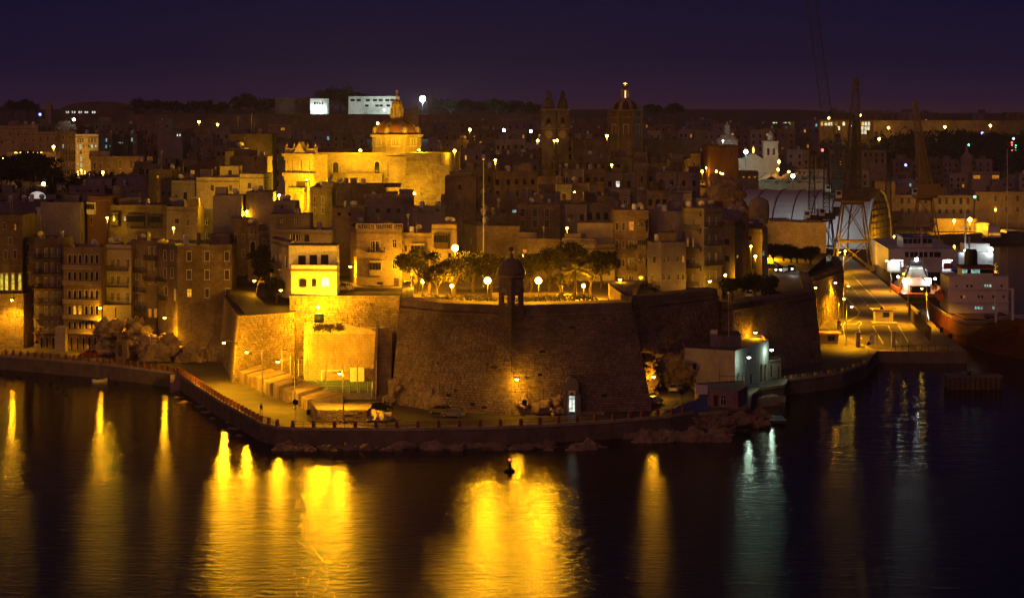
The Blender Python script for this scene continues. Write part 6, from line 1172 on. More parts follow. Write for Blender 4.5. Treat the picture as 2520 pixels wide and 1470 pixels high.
# ------------------------------------------------------------------ football pitch
tm = plain('pitch_turf', (.04, .10, .03), .95, 0, .35, 2)
pp = [(-35.5, 436.2), (-24.3, 436.2), (-26, 465.3), (-43.6, 465.3)]; mb = MB(); mb.prism(pp, 2.9, 3.05); pitch = solo(mb, 'pitch', tm, 'small green football pitch with white lines', 'pitch'); pitch['kind'] = 'thing'
def strip(pts, w, z, name, par, mat='wpaint'):
    mb = MB()
    for a, b in zip(pts, pts[1:]):
        a, b = Vector(a), Vector(b); d = (b - a).normalized(); n_ = Vector((-d.y, d.x)) * w / 2; mb.quad((*(a - n_), z), (*(b - n_), z), (*(b + n_), z), (*(a + n_), z))
    return part(mb, name, M[mat], par)
strip([(-34.6, 437), (-25.2, 437), (-26.6, 464.5), (-42, 464.5), (-34.6, 437)], .14, 3.058, 'line', pitch); strip([(-37.5, 450.5), (-25.9, 450.5)], .14, 3.062, 'line', pitch)
strip([(-31.5 + 3 * math.cos(i * math.pi / 12), 450.5 + 3 * math.sin(i * math.pi / 12)) for i in range(25)], .14, 3.066, 'line', pitch); strip([(-33.5 + 4 * math.cos(i * math.pi / 12), 464.4 - 4 * math.sin(i * math.pi / 12)) for i in range(13)], .14, 3.070, 'line', pitch)
for lab, (x, y) in (('white goal frame at the back wall of the pitch', (-34.2, 463.6)), ('white goal frame nearest the road on the pitch', (-31.2, 438))):
    t = thing('goal', lab, 'goal', (x, y, 3.05)); s = 1 if y < 450 else -1
    for dx in (-2, 2): mb = MB(); mb.tube([(x + dx, y, 3.05), (x + dx, y, 5.1)], .07, 6); part(mb, 'post', M['wpaint'], t)
    mb = MB(); mb.tube([(x - 2, y, 5.1), (x + 2, y, 5.1)], .07, 6); part(mb, 'crossbar', M['wpaint'], t); mb = MB()
    for i in range(13): mb.bar((x - 2 + i / 3, y, 5.05), (x - 2 + i / 3, y - s * 1.1, 3.1), .015)
    for i in range(6): mb.bar((x - 2, y - s * i * .2, 5.05 - i * .36), (x + 2, y - s * i * .2, 5.05 - i * .36), .015)
    part(mb, 'net', M['wpaint'], t)
# fence poles round the pitch
for k, (X, Yb, Yt) in enumerate(sorted(((595, 700, 405), (658, 735, 432), (725, 765, 458), (803, 800, 490), (885, 835, 545), (966, 872, 570), (1049, 905, 580), (1235, 922, 620), (1397, 930, 615), (1544, 915, 615), (1728, 960, 585), (1748, 830, 430), (1020, 755, 390), (795, 730, 437)))):
    y = GY(z5.v(Yb), 3.0); x = PX(z5.u(X), y); zt = PZ(z5.v(Yt), y); t = thing('fence_pole', f'white net pole round the football pitch, {ORD[k]} from the left', 'pole', (x, y, 3)); mb = MB(); mb.tube([(x, y, 3), (x, y, zt)], .09, 6); part(mb, 'shaft', M['wpaint'], t); mb = MB(); mb.box(x, y, 3.0, .3, .3, .12); part(mb, 'foot_plate', M['steel'], t)
    if k in (1, 4, 6): mb = MB(); mb.bar((x, y, zt - .1), (x + .5, y, zt + .1), .06); mb.box(x + .7, y, zt, .5, .35, .2); part(mb, 'floodlight_head', M['iron'], t); light(t, (x + .75, y + .5, zt + .1), (6000, 8000, 26000)[k // 3], SOD, .2, ((x + 9, 466, 8.5), 120))  # three heads are really unlit; spots added here to brighten the pitch wall
mb = MB(); mb.box(-30.5, 435.2, 3, 10.6, .35, 1.15); mb.box(-36.2, 436.5, 3, .6, 2.6, 1.6); solo(mb, 'low_wall', M['plaster'], 'low cream wall along the front of the pitch', 'wall')['kind'] = 'thing'
t = thing('pitch_gate', 'wire mesh double gate at the right front of the pitch', 'gate', (-23.6, 435.2, 3)); xg0, xg1 = PX(z5.u(1560), 435), PX(z5.u(1722), 435)
for x in (xg0, (xg0 + xg1) / 2, xg1): mb = MB(); mb.tube([(x, 435.2, 3), (x, 435.2, 6.2)], .06, 6); part(mb, 'post', M['wpaint'], t)
for a, b in ((xg0, (xg0 + xg1) / 2), ((xg0 + xg1) / 2, xg1)):
    mb = MB()
    for z in (3.1, 4.6, 6.15): mb.bar((a, 435.2, z), (b, 435.2, z), .05)
    for i in range(1, 10): mb.bar((a + (b - a) * i / 10, 435.2, 3.1), (a + (b - a) * i / 10, 435.2, 6.15), .018)
    part(mb, 'leaf', M['steel'], t)
mb = MB(); mb.box(PX(z5.u(1537), 463), 464, 3.05, 3.0 * .9, 1.2, 2.6); solo(mb, 'store_box', M['white'], 'white equipment box against the pitch wall', 'box')
# weeds hanging on the bright wall
for k, (X, w) in enumerate(((1160, 80), (1258, 95), (1360, 75))):
    g = random.Random(k); mb = MB(); c = z5.P(X, 268, 465.7); ww = w * z5.s * 465 / F / 2
    for i in range(160): q = c + Vector((g.gauss(0, ww * .5), g.uniform(-.25, 0), g.gauss(0, .32))); a = Vector((g.uniform(-1, 1), g.uniform(-.5, .5), g.uniform(-1, 1))) * .22; b = Vector((g.uniform(-1, 1), g.uniform(-.5, .5), g.uniform(-1, 1))) * .22; mb.quad(q - a, q - b, q + a, q + b)
    M.setdefault('leaf', plain('foliage', (.042, .038, .012), .8, 0, .5, 2)); solo(mb, 'wall_plant', M['leaf'], ('left', 'middle', 'right')[k] + ' tuft of caper weed hanging on the bright pitch wall', 'plant')
mb = MB(); c = z5.P(1167, 215, 468.5); mb.lathe(c.x, c.y, [(.92, c.z - .4), (.92, c.z + 1.3), (.7, c.z + 1.7), (.1, c.z + 1.8)], 14); solo(mb, 'cabin', M['green'], 'rounded green cabin on the wall block roof', 'cabin')
# stone block row
for k in range(9):
    s = k / 9; x0, y0 = -52 + 19.5 * s + .4, 461.5 - 50 * s; x1, y1 = x0 + 1.45, y0 - 3.8; g = random.Random(50 + k); hz = 2.0 + g.uniform(-.25, .25); w = 4.0
    t = thing('stone_block', f'massive sloping limestone block beside the road, {ORD[k]} of nine from the left bastion', 'block', (x0, y0, 3))
    q = [(x0, y0), (x1, y1), (x1 + w, y1 + 2.4), (x0 + w, y0 + 2.4)]; mb = MB(); mb.hexa([(*p, 2.9) for p in q], [(q[0][0], q[0][1], 3 + hz), (q[1][0], q[1][1], 3 + hz - .1), (q[2][0], q[2][1], 3 + hz + .9), (q[3][0], q[3][1], 3 + hz + 1.0)]); part(mb, 'body', M['rock'], t)
    mb = MB(); mb.hexa([(q[0][0] - .12, q[0][1] + .1, 3 + hz), (q[1][0] - .12, q[1][1], 3 + hz - .1), (q[2][0] + .1, q[2][1], 3 + hz + .9), (q[3][0] + .1, q[3][1] + .1, 3 + hz + 1.0)], [(q[0][0] - .12, q[0][1] + .1, 3.25 + hz), (q[1][0] - .12, q[1][1], 3.15 + hz), (q[2][0] + .1, q[2][1], 3.15 + hz + .9), (q[3][0] + .1, q[3][1] + .1, 3.25 + hz + 1.0)]); part(mb, 'cap_slab', M['rock'], t)
    for j in range(3):
        f0, f1 = j / 3 + .02, (j + 1) / 3 - .02; a = Vector((x0, y0, 3)).lerp(Vector((x1, y1, 3)), f0); b = Vector((x0, y0, 3)).lerp(Vector((x1, y1, 3)), f1); mb = MB(); nn = Vector((-.93, -.36, 0)) * .12
        mb.hexa([a + nn, b + nn, b, a], [a + nn + Vector((0, 0, hz - .1)), b + nn + Vector((0, 0, hz - .1)), b + Vector((0, 0, hz - .1)), a + Vector((0, 0, hz - .1))]); part(mb, 'face_stone', M['block1' if (j + k) % 2 else 'block2'], t)
t = rampart('stone_block', 'large low stone platform block at the road bend', 'block', [(760, 417), (779, 402.5), (904, 402.5), (912, 407)], [(761, 417), (780, 402.9), (903.5, 402.9), (911, 407)], 3.0, 5.0, [(-23.6, 411.5), (-31, 412.5)], .8, .33, 0, 77, .06, 300, False)
mb = MB(); mb.add([(PX(780, 402.9), 402.9, 5.12), (PX(903.5, 402.9), 402.9, 5.12), (-23.5, 407, 5.12), (-23.7, 411.4, 5.12), (-31, 412.4, 5.12), (PX(761, 417) + .2, 416.5, 5.12)], [(0, 1, 2, 3, 4, 5)]); part(mb, 'top_slab', M['stone_p'], t)
rock('rubble_wall', 'broken end of the low stone platform', [(PX(905 + i * 9, 404), 404 + (i % 2) * 1.6, 3.5, 1.3, 1.4, 1.3 - i * .08) for i in range(6)], 'stone_p', 31)
# stairs beside the bastion
t = thing('staircase', 'long dark staircase climbing between pitch and bastion', 'stairs', (-22.8, 436, 3)); n = 44
for k in range(n):
    y = 436 + 27 * k / n; z = 3 + 10.2 * (k + 1) / n; xm = -23.0 - 1.1 * k / n; mb = MB(); mb.box(xm, y + .31, 2.9, 2.7, .62, z - 2.9); part(mb, 'step', M['stone_w'], t)
mb = MB(); mb.hexa([(-24.9, 435.6, 3), (-24.4, 435.6, 3), (-25.5, 466, 3), (-26, 466, 3)], [(-24.9, 435.6, 4.6), (-24.4, 435.6, 4.6), (-25.5, 466, 14.4), (-26, 466, 14.4)]); part(mb, 'side_wall', M['stone'], t)
# gate in the prow bastion
t = thing('gate_portal', 'small white arched gate with a lit glass door in the bastion', 'gate', P(1407, 1012, 414)); yg = 412.9; xg = PX(z7.u(1348), yg); sg = z7.s * yg / F
def zg(Y): return PZ(z7.v(Y), yg)
mb = MB(); mb.box(xg - 1.1, yg + 1.6, 2.9, .75, 3.2, zg(640) - 2.9); mb.box(xg + 1.1, yg + 1.6, 2.9, .75, 3.2, zg(640) - 2.9); mb.box(xg, yg + 1.9, zg(650), 3.0, 2.6, .3)
n = 12; arc = [(xg - 1.1, zg(645))] + [(xg - 1.1 * math.cos(math.pi * i / n), zg(540) + 1.1 * math.sin(math.pi * i / n)) for i in range(n + 1)] + [(xg + 1.1, zg(645))]
mb.add([(a, yg + .4, b) for a, b in arc] + [(a, yg + 3.4, b) for a, b in arc], [tuple(range(n + 3)), tuple(range(2 * n + 5, n + 2, -1))] + [(i, n + 3 + i, n + 4 + i, i + 1) for i in range(n + 2)]); part(mb, 'portal', M['plaster_v'], t)
o = put('door', wmesh('a', 'wframe'), t, Matrix.Translation(Vector((xg, yg + .35, 3.3)) - ORG[t.name]) @ Matrix.Diagonal((1.15, 1, zg(600) - 3.3, 1))); put('pane', wmesh('pane', 'coolw'), o, Matrix.Translation((0, .25, 0))); ob = put('mullion', wmesh('w', 'iron'), o, Matrix.Translation((0, .1, 0)))
mb = MB(); mb.box(xg + 3.4, yg + 1.4, 2.95, 4.2, 2.0, .5); part(mb, 'plinth', M['stone'], t)

# ------------------------------------------------------------------ cars
def car_kit():
    K_ = Kit(); pr = [(-1.95, .38), (-1.93, .62), (-1.8, .8), (-1.0, .96), (1.75, .98), (1.93, .8), (1.95, .4), (1.8, .28), (-1.8, .28)]; mb = MB(); n = len(pr)
    ys = ((-.8, .96), (-.84, 1), (.84, 1), (.8, .96)); vs = []
    for j, (y, k) in enumerate(((-.80, .94), (-.85, 1.0), (.85, 1.0), (.80, .94))): vs += [(a * (k if j in (0, 3) else 1), y, .3 + (b - .3) * (1 if j in (1, 2) else .97)) for a, b in pr]
    fs = [tuple(range(n - 1, -1, -1)), tuple(range(3 * n, 4 * n))]
    for j in range(3):
        for i in range(n): fs.append((j * n + i, j * n + (i + 1) % n, (j + 1) * n + (i + 1) % n, (j + 1) * n + i))
    mb.add(vs, [tuple(reversed(f)) for f in fs])
    mb.hexa([(-.25, -.58, 1.42), (1.35, -.58, 1.42), (1.35, .58, 1.42), (-.25, .58, 1.42)], [(-.1, -.52, 1.48), (1.2, -.52, 1.48), (1.2, .52, 1.48), (-.1, .52, 1.48)])
    for sy in (-1, 1):
        for a, b in (((-.98, .78), (-.25, .58)), ((.42, .8), (.45, .6)), ((1.72, .76), (1.35, .57))): mb.bar((a[0], sy * a[1], .96), (b[0], sy * b[1], 1.44), .07)
    K_.add('body', mb, M['carpaint0'])                                                     # 0
    g = M['glass']
    for q in (((-.96, -.74, .97), (-.96, .74, .97), (-.27, .55, 1.42), (-.27, -.55, 1.42)), ((1.7, .72, .98), (1.7, -.72, .98), (1.36, -.54, 1.42), (1.36, .54, 1.42))): m = MB(); m.quad(*q); K_.add('windscreen', m, g)
    for sy in (-1, 1):
        for x0, x1, t0, t1 in ((-.88, .4, -.2, .42), (.48, 1.62, .48, 1.28)): m = MB(); m.quad((x0, sy * .785, .98), (x1, sy * .785, .98), (t1, sy * .59, 1.41), (t0, sy * .59, 1.41)); K_.add('side_window', m, g)
    def cyl(m, x, y0, y1, z, r, n=14):
        v = [(x + r * math.cos(2 * math.pi * i / n), y, z + r * math.sin(2 * math.pi * i / n)) for y in (y0, y1) for i in range(n)]; m.add(v, [tuple(range(n)), tuple(range(2 * n - 1, n - 1, -1))] + [(i, n + i, n + (i + 1) % n, (i + 1) % n) for i in range(n)])
    for x in (-1.25, 1.22):
        for s in (-1, 1): m = MB(); cyl(m, x, s * .66, s * .87, .31, .31); i = K_.add('wheel', m, M['tyre']); m = MB(); cyl(m, x, s * .86, s * .885, .31, .19); K_.add('rim', m, M['steel'], i)
    for s in (-1, 1):
        m = MB(); m.box(-1.9, s * .6, .62, .1, .34, .16); K_.add('headlight', m, M['headl']); m = MB(); m.box(1.93, s * .68, .68, .06, .2, .22); K_.add('tail_light', m, M['taill']); m = MB(); m.box(-.75, s * .9, .98, .12, .16, .12); K_.add('mirror', m, M['tyre'])
    m = MB(); m.box(1.955, 0, .5, .03, .5, .12); K_.add('number_plate', m, M['wpaint']); m = MB(); m.box(-1.95, 0, .35, .08, 1.5, .18); K_.add('bumper', m, M['tyre'])
    return K_
for i, c in enumerate(((.35, .33, .30), (.02, .02, .022), (.55, .55, .54), (.25, .03, .02), (.10, .12, .16), (.62, .6, .55), (.18, .16, .13))): M[f'carpaint{i}'] = plain(f'car_paint_{i}', c, .28, .35, .08, 2, .5)
M['headl'] = plain('headlight_glass', (.6, .6, .58), .15); M['taill'] = plain('tail_light_red', (.4, .02, .02), .3); M['headon'] = emit('headlight_on', (1, .92, .7), 30)
CAR = car_kit(); HL = [i for i, p in enumerate(CAR.p) if p[0] == 'headlight']
def car(label, p, rz, c, group=None, lit=False, sc=1): 
    mm = {0: M[f'carpaint{c}']}
    if lit: mm.update({i: M['headon'] for i in HL})
    t = CAR.place('car', label, 'car', p, math.radians(rz), group, mm, sc)
    return t
car('silver hatchback parked in front of the bastion', z7.G(255, 840, 3.02), -12, 0); car('grey estate car parked behind the silver hatchback', z7.G(135, 808, 3.02), -22, 6); car('black hatchback with people standing beside it', z5.G(1760, 1080, 3.02), 200, 1)
car('dark red hatchback on the left quay road', z2.G(652, 1150, 3.02), 8, 3); car('dark car at the far left edge of the quay', z2.G(0, 1078, 3.02), 12, 1)
car('white car parked at the right corner of the bastion', z7.G(2098, 722, 3.02), 240, 2); car('pale saloon parked left of the boathouse', ze.G(512, 795, 3.02), 250, 2); car('dark car parked behind the pale saloon', ze.G(560, 765, 3.02), 250, 4)
t = car('white van parked in the alley beside the stone house', z4.P(1188, 708, 486), 250, 2, sc=1.0); t.location.z = 18.4; t.scale = (1, 1, 1.25)
for lab, X, Y, y, rz, c in (('white hatchback nearest the parapet on the sloping street', 1465, 835, 500, 262, 2), ('dark car at the left kerb of the sloping street', 1215, 800, 505, 80, 4), ('grey car behind the dark car on the sloping street', 1210, 760, 516, 80, 6), ('pale van behind the white hatchback', 1440, 690, 530, 262, 5), ('dark car parked under the big round tree', 1690, 815, 505, 190, 1), ('car parked in front of the brown house door', 1545, 605, 548, 185, 0), ('dark car between two trees on the sloping street', 1440, 770, 514, 262, 1), ('pale car at the top of the sloping street', 1435, 650, 541, 262, 6), ('small dark car at the top left of the sloping street', 1220, 690, 536, 80, 1)):
    q = zc.P(X, Y, y); t = car(lab, (q.x, q.y, max(16.1, T(q.x, q.y)) + .02), rz, c)
for lab, X, Y, y, rz, c, lit in (('car with glaring headlights below the pollarded trees', 1780, 585, 566, 60, 2, True), ('pale car turning by the pollarded trees', 1690, 560, 572, 170, 5, False), ('second car with headlights on behind the glaring one', 1870, 575, 575, 75, 1, True)):
    q = zc.P(X, Y, y); zz_ = PZ(zc.v(Y), y); t = car(lab, (q.x, q.y, max(16.1, zz_)), rz, c, None, lit)
    if lit: light(t, (q.x - .4, q.y - 3.2, t.location.z + .9), 160, (1, .9, .7), .15)
for lab, X, Y, y, c in (('white car parked at the top of the stepped street', 562, 775, 712, 2), ('dark car left on the stepped street', 478, 790, 706, 1), ('car parked by the rail of the stepped street', 660, 800, 704, 4)): q = za.P(X, Y, y); car(lab, (q.x, q.y, q.z - .3), 265, c)

# ------------------------------------------------------------------ people
def person(label, p, face, top, legs, stride=.12, sc=1.0):
    t = thing('person', label, 'person', p, None, face); me = bpy.data.meshes.new('body'); 
    V_ = [((0, 0, .95), .15), ((0, 0, 1.2), .155), ((0, 0, 1.42), .16), ((0, 0, 1.53), .06), ((0, .01, 1.66), .105), ((0, .01, 1.76), .08), ((.09, 0, .88), .095), ((.1, stride, .48), .065), ((.1, stride * .6, .07), .05), ((.1, stride * .6 - .16, .03), .045), ((-.09, 0, .88), .095), ((-.1, -stride, .48), .065), ((-.1, -stride * .4, .07), .05), ((-.1, -stride * .4 - .16, .03), .045),
          ((.21, 0, 1.42), .06), ((.25, .03, 1.14), .048), ((.24, -.1, .9), .038), ((.235, -.15, .8), .03), ((-.21, 0, 1.42), .06), ((-.25, .03, 1.14), .048), ((-.24, -.1, .9), .038), ((-.235, -.15, .8), .03)]
    E_ = [(0, 1), (1, 2), (2, 3), (3, 4), (4, 5), (0, 6), (6, 7), (7, 8), (8, 9), (0, 10), (10, 11), (11, 12), (12, 13), (2, 14), (14, 15), (15, 16), (16, 17), (2, 18), (18, 19), (19, 20), (20, 21)]
    me.from_pydata([v for v, r in V_], E_, []); o = obj('body', me, None, t); o.modifiers.new('skin', 'SKIN'); sv = me.skin_vertices[0].data
    for i, (v, r) in enumerate(V_): sv[i].radius = (r, r); sv[i].use_root = i == 0
    sub = o.modifiers.new('sub', 'SUBSURF'); sub.levels = 1; sub.render_levels = 1
    m, nt, b = _nt('clothing'); tc = nt.nodes.new('ShaderNodeTexCoord'); s = nt.nodes.new('ShaderNodeSeparateXYZ'); nt.links.new(tc.outputs['Object'], s.inputs[0]); r = nt.nodes.new('ShaderNodeValToRGB'); r.color_ramp.interpolation = 'CONSTANT'; mr = nt.nodes.new('ShaderNodeMath'); mr.operation = 'DIVIDE'; mr.inputs[1].default_value = 2; nt.links.new(s.outputs[2], mr.inputs[0]); nt.links.new(mr.outputs[0], r.inputs[0])
    el = r.color_ramp.elements; el[0].color = (.02, .018, .015, 1); el[1].position = .05; el[1].color = (*legs, 1); e = el.new(.475); e.color = (*top, 1); e = el.new(.755); e.color = (.35, .2, .13, 1); nt.links.new(r.outputs[0], b.inputs['Base Color']); b.inputs['Roughness'].default_value = .8; me.materials.append(m)
    mb = MB(); mb.ball(0, .03, 1.74, .118, 10, 6, .9); h_ = obj('hair', mb.mesh('hair', (0, 0, 0), True), M['tyre'], t); return t
person('person in dark clothes leaning near the black hatchback', z5.G(1812, 1070, 3.01), .4, (.03, .03, .035), (.02, .02, .03)); person('person in dark jacket standing behind the black hatchback', z5.G(1842, 1078, 3.01), -.5, (.04, .035, .03), (.03, .03, .04)); person('person standing apart in a dark coat with pale shoes', z5.G(1888, 1080, 3.01), 1.2, (.03, .028, .03), (.02, .02, .022)); person('person walking along the slanting quay road', z5.G(600, 1110, 3.01), 2.6, (.05, .04, .04), (.03, .03, .035), .2)

# ------------------------------------------------------------------ signs, bins, poles
def sign(label, p, h, kind, name='road_sign'):
    t = thing(name, label, 'sign', p); x, y, z = p; mb = MB(); mb.tube([(x, y, z), (x, y, z + h)], .045, 6); part(mb, 'post', M['steel'], t)
    def disc(n, r, zc, mat, dy=-.06, nm='plate', a0=0): 
        mb = MB(); v = [(x + r * math.cos(a0 + 2 * math.pi * i / n), y + dd, zc + r * math.sin(a0 + 2 * math.pi * i / n)) for dd in (dy - .03, dy) for i in range(n)]; mb.add(v, [tuple(range(n - 1, -1, -1)), tuple(range(n, 2 * n))] + [(i, (i + 1) % n, n + (i + 1) % n, n + i) for i in range(n)]); return part(mb, nm, M[mat], t)
    if kind == 'tri2': disc(3, .55, z + h - .2, 'iron', a0=math.pi / 2); disc(3, .55, z + h - 1.0, 'iron', a0=math.pi / 2)
    elif kind == 'tri': disc(3, .6, z + h - .2, 'iron', a0=math.pi / 2)
    elif kind == 'round': disc(16, .5, z + h - .3, 'iron')
    elif kind == 'stop': disc(8, .5, z + h - .3, 'redpaint', a0=math.pi / 8); disc(4, .6, z + h - 1.3, 'bluepaint', a0=math.pi / 4); disc(3, .34, z + h - 1.35, 'wpaint', -.1, 'pictogram', math.pi / 2)
    elif kind == 'nopark':
        mb = MB(); mb.box(x, y - .07, z + h - 1.1, .8, .05, 1.1); part(mb, 'plate', M['wpaint'], t); disc(16, .34, z + h - .45, 'redpaint', -.11, 'ring'); disc(16, .25, z + h - .45, 'bluepaint', -.15, 'field'); mb = MB(); mb.box(x, y - .13, z + h - 1.05, .7, .05, .25); part(mb, 'text_panel', M['redpaint'], t)
    elif kind == 'blue': mb = MB(); mb.box(x, y - .07, z + h - 1.3, .8, .05, 1.3); part(mb, 'plate', M['bluepaint'], t)
    elif kind == 'dark': mb = MB(); mb.box(x, y - .07, z + h - 1.0, .7, .06, 1.0); part(mb, 'plate', M['iron'], t)
    elif kind == 'blank': mb = MB(); mb.box(x, y - .07, z + h - 1.8, 1.0, .06, .8); mb.box(x, y - .07, z + h - .9, 1.0, .06, .9); part(mb, 'plate', M['wpaint'], t)
sign('post with two dark warning triangles beside the stone blocks', z5.G(928, 1062, 3), 5.3, 'tri2'); sign('round sign seen from behind at the road bend', z5.G(935, 1220, 3.1), 4.0, 'round'); sign('blue sign on a post in front of the rock slope', z7.G(275, 755, 3), 4.2, 'blue'); sign('no parking sign on the rock slope', z7.G(478, 800, 3), 4.4, 'nopark'); sign('dark sign board on a post by the railing', z7.G(913, 880, 3), 3.6, 'dark')
sign('stop sign with a blue crossing sign at the dock gate', G(2065, 838, 2.5), 4.4, 'stop'); sign('warning triangle at the end of the dock road rail', G(2138, 872, 2.6), 2.6, 'tri'); sign('white and blue notice board beside the dock gate', G(2146, 862, 2.5), 3.2, 'blank'); sign('warning triangle behind the dock booth', G(2170, 800, 2.5), 4.4, 'tri'); sign('dark triangle on the road in front of the right bastion', ze.G(1890, 530, 3), 2.2, 'tri'); sign('round mirror sign at the right end of the quay', z7.G(2352, 760, 3), 3.2, 'round'); sign('dark board on a pole left of the kiosk', ze.G(700, 880, 3), 6.5, 'dark'); sign('dark triangle sign on the left quay pavement', z2.G(270, 1110, 3), 2.2, 'tri')
for lab, p in (('litter bin by the foot of the left bastion', z5.G(343, 800, 3)), ('litter bin beside the stone blocks at the bend', z5.G(1060, 1135, 3)), ('litter bin against the right face of the bastion', z7.G(1633, 755, 3)), ('litter bin under the far left bastion', z2.G(145, 1072, 3))):
    t = thing('litter_bin', lab, 'bin', p); mb = MB(); mb.lathe(p.x, p.y, [(.28, p.z + .25), (.36, p.z + 1.05), (.3, p.z + 1.05), (.24, p.z + .35)], 10); part(mb, 'bucket', M['iron'], t); mb = MB(); mb.tube([(p.x + .4, p.y, p.z), (p.x + .4, p.y, p.z + 1.2)], .04, 5); part(mb, 'post', M['iron'], t)
def mast(label, a, b, r=.11, ball=True):
    t = thing('flagpole', label, 'pole', a); mb = MB(); mb.tube([a, b], [r, r * .55], 8); part(mb, 'shaft', M['steel'], t)
    if ball: mb = MB(); mb.ball(b[0], b[1], b[2] + .15, .22, 8, 5); part(mb, 'finial', M['wpaint'], t)
mast('tall white flagpole rising behind the garden', (PX(1190, 476), 476, 20), P(1190, 393, 476), .14); mast('thin mast in front of the right bastion by the boathouse', (PX(1793, 455), 455, 3), P(1793, 722, 455), .08); mast('thin white pole left of the garden wall', (PX(1012, 452), 452, 20), P(1012, 676, 452), .07)
mast('thin roof pole beside the stone house balustrade', P(1026, 572, 499), P(1024, 540, 499), .06, False); mast('white pole in the park at the far left', P(88, 480, 650), P(88, 432, 650), .12, False); mast('white pole right of the park lamp', P(130, 475, 650), P(130, 430, 650), .1, False); mast('tall thin radio mast behind the hotel', P(166, 308, 1000), P(161, 272, 1000), .2, False); mast('pole with aerials on the big dark block', P(619, 330, 645), P(619, 278, 645), .1, False); mast('thin pole on the hill right of the church', P(1133, 380, 700), P(1133, 300, 700), .1, False)
# ------------------------------------------------------------------ trees
M['leaf'] = M.get('leaf') or plain('foliage', (.042, .038, .012), .8, 0, .5, 2); M['leaf2'] = plain('olive_foliage', (.065, .055, .02), .75, 0, .5, 2); M['leaf3'] = plain('dark_foliage', (.032, .036, .014), .85, 0, .5, 2); M['bark'] = plain('bark', (.13, .09, .055), .9, 0, .5, 4, .2, .5)
def leaves(mb, c, rx, ry, rz, n, s, g):
    for i in range(n):
        d = Vector((g.gauss(0, 1), g.gauss(0, 1), g.gauss(0, 1))).normalized() * (g.random() ** .4); q = c + Vector((d.x * rx, d.y * ry, d.z * rz))
        a = Vector((g.uniform(-1, 1), g.uniform(-1, 1), g.uniform(-1, 1))).normalized() * s * g.uniform(.6, 1.3); b = a.cross(Vector((g.uniform(-1, 1), g.uniform(-1, 1), g.uniform(-1, 1)))).normalized() * s * g.uniform(.3, .6); mb.quad(q - a, q - b, q + a, q + b)
def tree(label, base, h, r, seed, leaf='leaf', nb=7, dens=150, trunk=.32, s=.3, flat=.75, name='tree', lean=0.0, group=None, ct=.35, shape='round'):
    g = random.Random(seed); b = Vector(base); t = thing(name, label, 'tree', b, group); top = b + Vector((lean, 0, h * ct)); mb = MB()
    mid = b.lerp(top, .5) + Vector((g.uniform(-.3, .3), g.uniform(-.2, .2), 0)); mb.tube([b - Vector((0, 0, .3)), mid, top], [trunk * 1.25, trunk, trunk * .8], 8); tips = []
    cz = b.z + h * .68
    for k in range(nb):
        a = 2 * math.pi * k / nb + g.uniform(-.4, .4); rr = r * g.uniform(.45, .78); e = Vector((top.x + math.cos(a) * rr, top.y + math.sin(a) * rr, cz + g.uniform(-.25, .35) * h * .4)); m_ = top.lerp(e, .5) + Vector((0, 0, .4)); mb.tube([top - Vector((0, 0, .2)), m_, e], [trunk * .55, trunk * .35, trunk * .12], 6); tips.append(e)
    part(mb, 'trunk', M['bark'], t); tips += [Vector((top.x + g.uniform(-.4, .4) * r, top.y + g.uniform(-.4, .4) * r, cz + h * .2 * g.random())) for _ in range(max(3, nb // 2))]
    mb = MB()
    for e in tips: k = g.uniform(.32, .52) * r; leaves(mb, e, k, k, k * flat, int(dens * g.uniform(.7, 1.3)), s, g)
    part(mb, 'crown', M[leaf], t); return t
def palm(label, base, h, fl, n, seed, droop=.9, upright=False):
    g = random.Random(seed); b = Vector(base); t = thing('palm_tree', label, 'palm', b); top = b + Vector((.2, 0, h)); mb = MB(); mb.tube([b - Vector((0, 0, .2)), b.lerp(top, .5) + Vector((.1, 0, 0)), top], [.34, .26, .28], 9); part(mb, 'trunk', M['bark'], t)
    for k in range(n):
        a = 2 * math.pi * k / n * 2.4 + g.uniform(-.3, .3); el = g.uniform(-.2, 1.25) if not upright else g.uniform(.05, 1.45); L = fl * g.uniform(.8, 1.1); d = Vector((math.cos(a), math.sin(a), 0)); pts = []
        for i in range(7): s = i / 6; pts.append(top + d * (L * s * math.cos(el * (1 - s * .3))) + Vector((0, 0, L * (math.sin(el) * s - droop * s * s * .55))))
        mb = MB(); mb.tube(pts, [.05, .045, .04, .03, .025, .02, .012], 4); side = d.cross(Vector((0, 0, 1))).normalized()
        for i in range(5, 30):
            s = i / 30; j = min(5, int(s * 6)); p = pts[j].lerp(pts[j + 1], s * 6 - j); w = fl * .2 * math.sin(math.pi * min(1, s + .12)) ** .6 + .06; tg = (pts[j + 1] - pts[j]).normalized()
            for sg in (-1, 1): e = p + side * sg * w + tg * w * .55 - Vector((0, 0, w * .35)); q = tg * .05; mb.add([p - q, p + q, e], ((0, 1, 2),))
        part(mb, 'frond', M['leaf2'] if upright else M['leaf'], t)
gz = 20.0
palm('fan palm at the left end of the garden', (PX(1056, 455), 455, gz), 7.2, 2.3, 34, 1, 1.0); palm('date palm with long lit fronds right of the watchtower', (PX(1413, 444), 444, gz), 5.4, 4.6, 46, 2, .95, True)
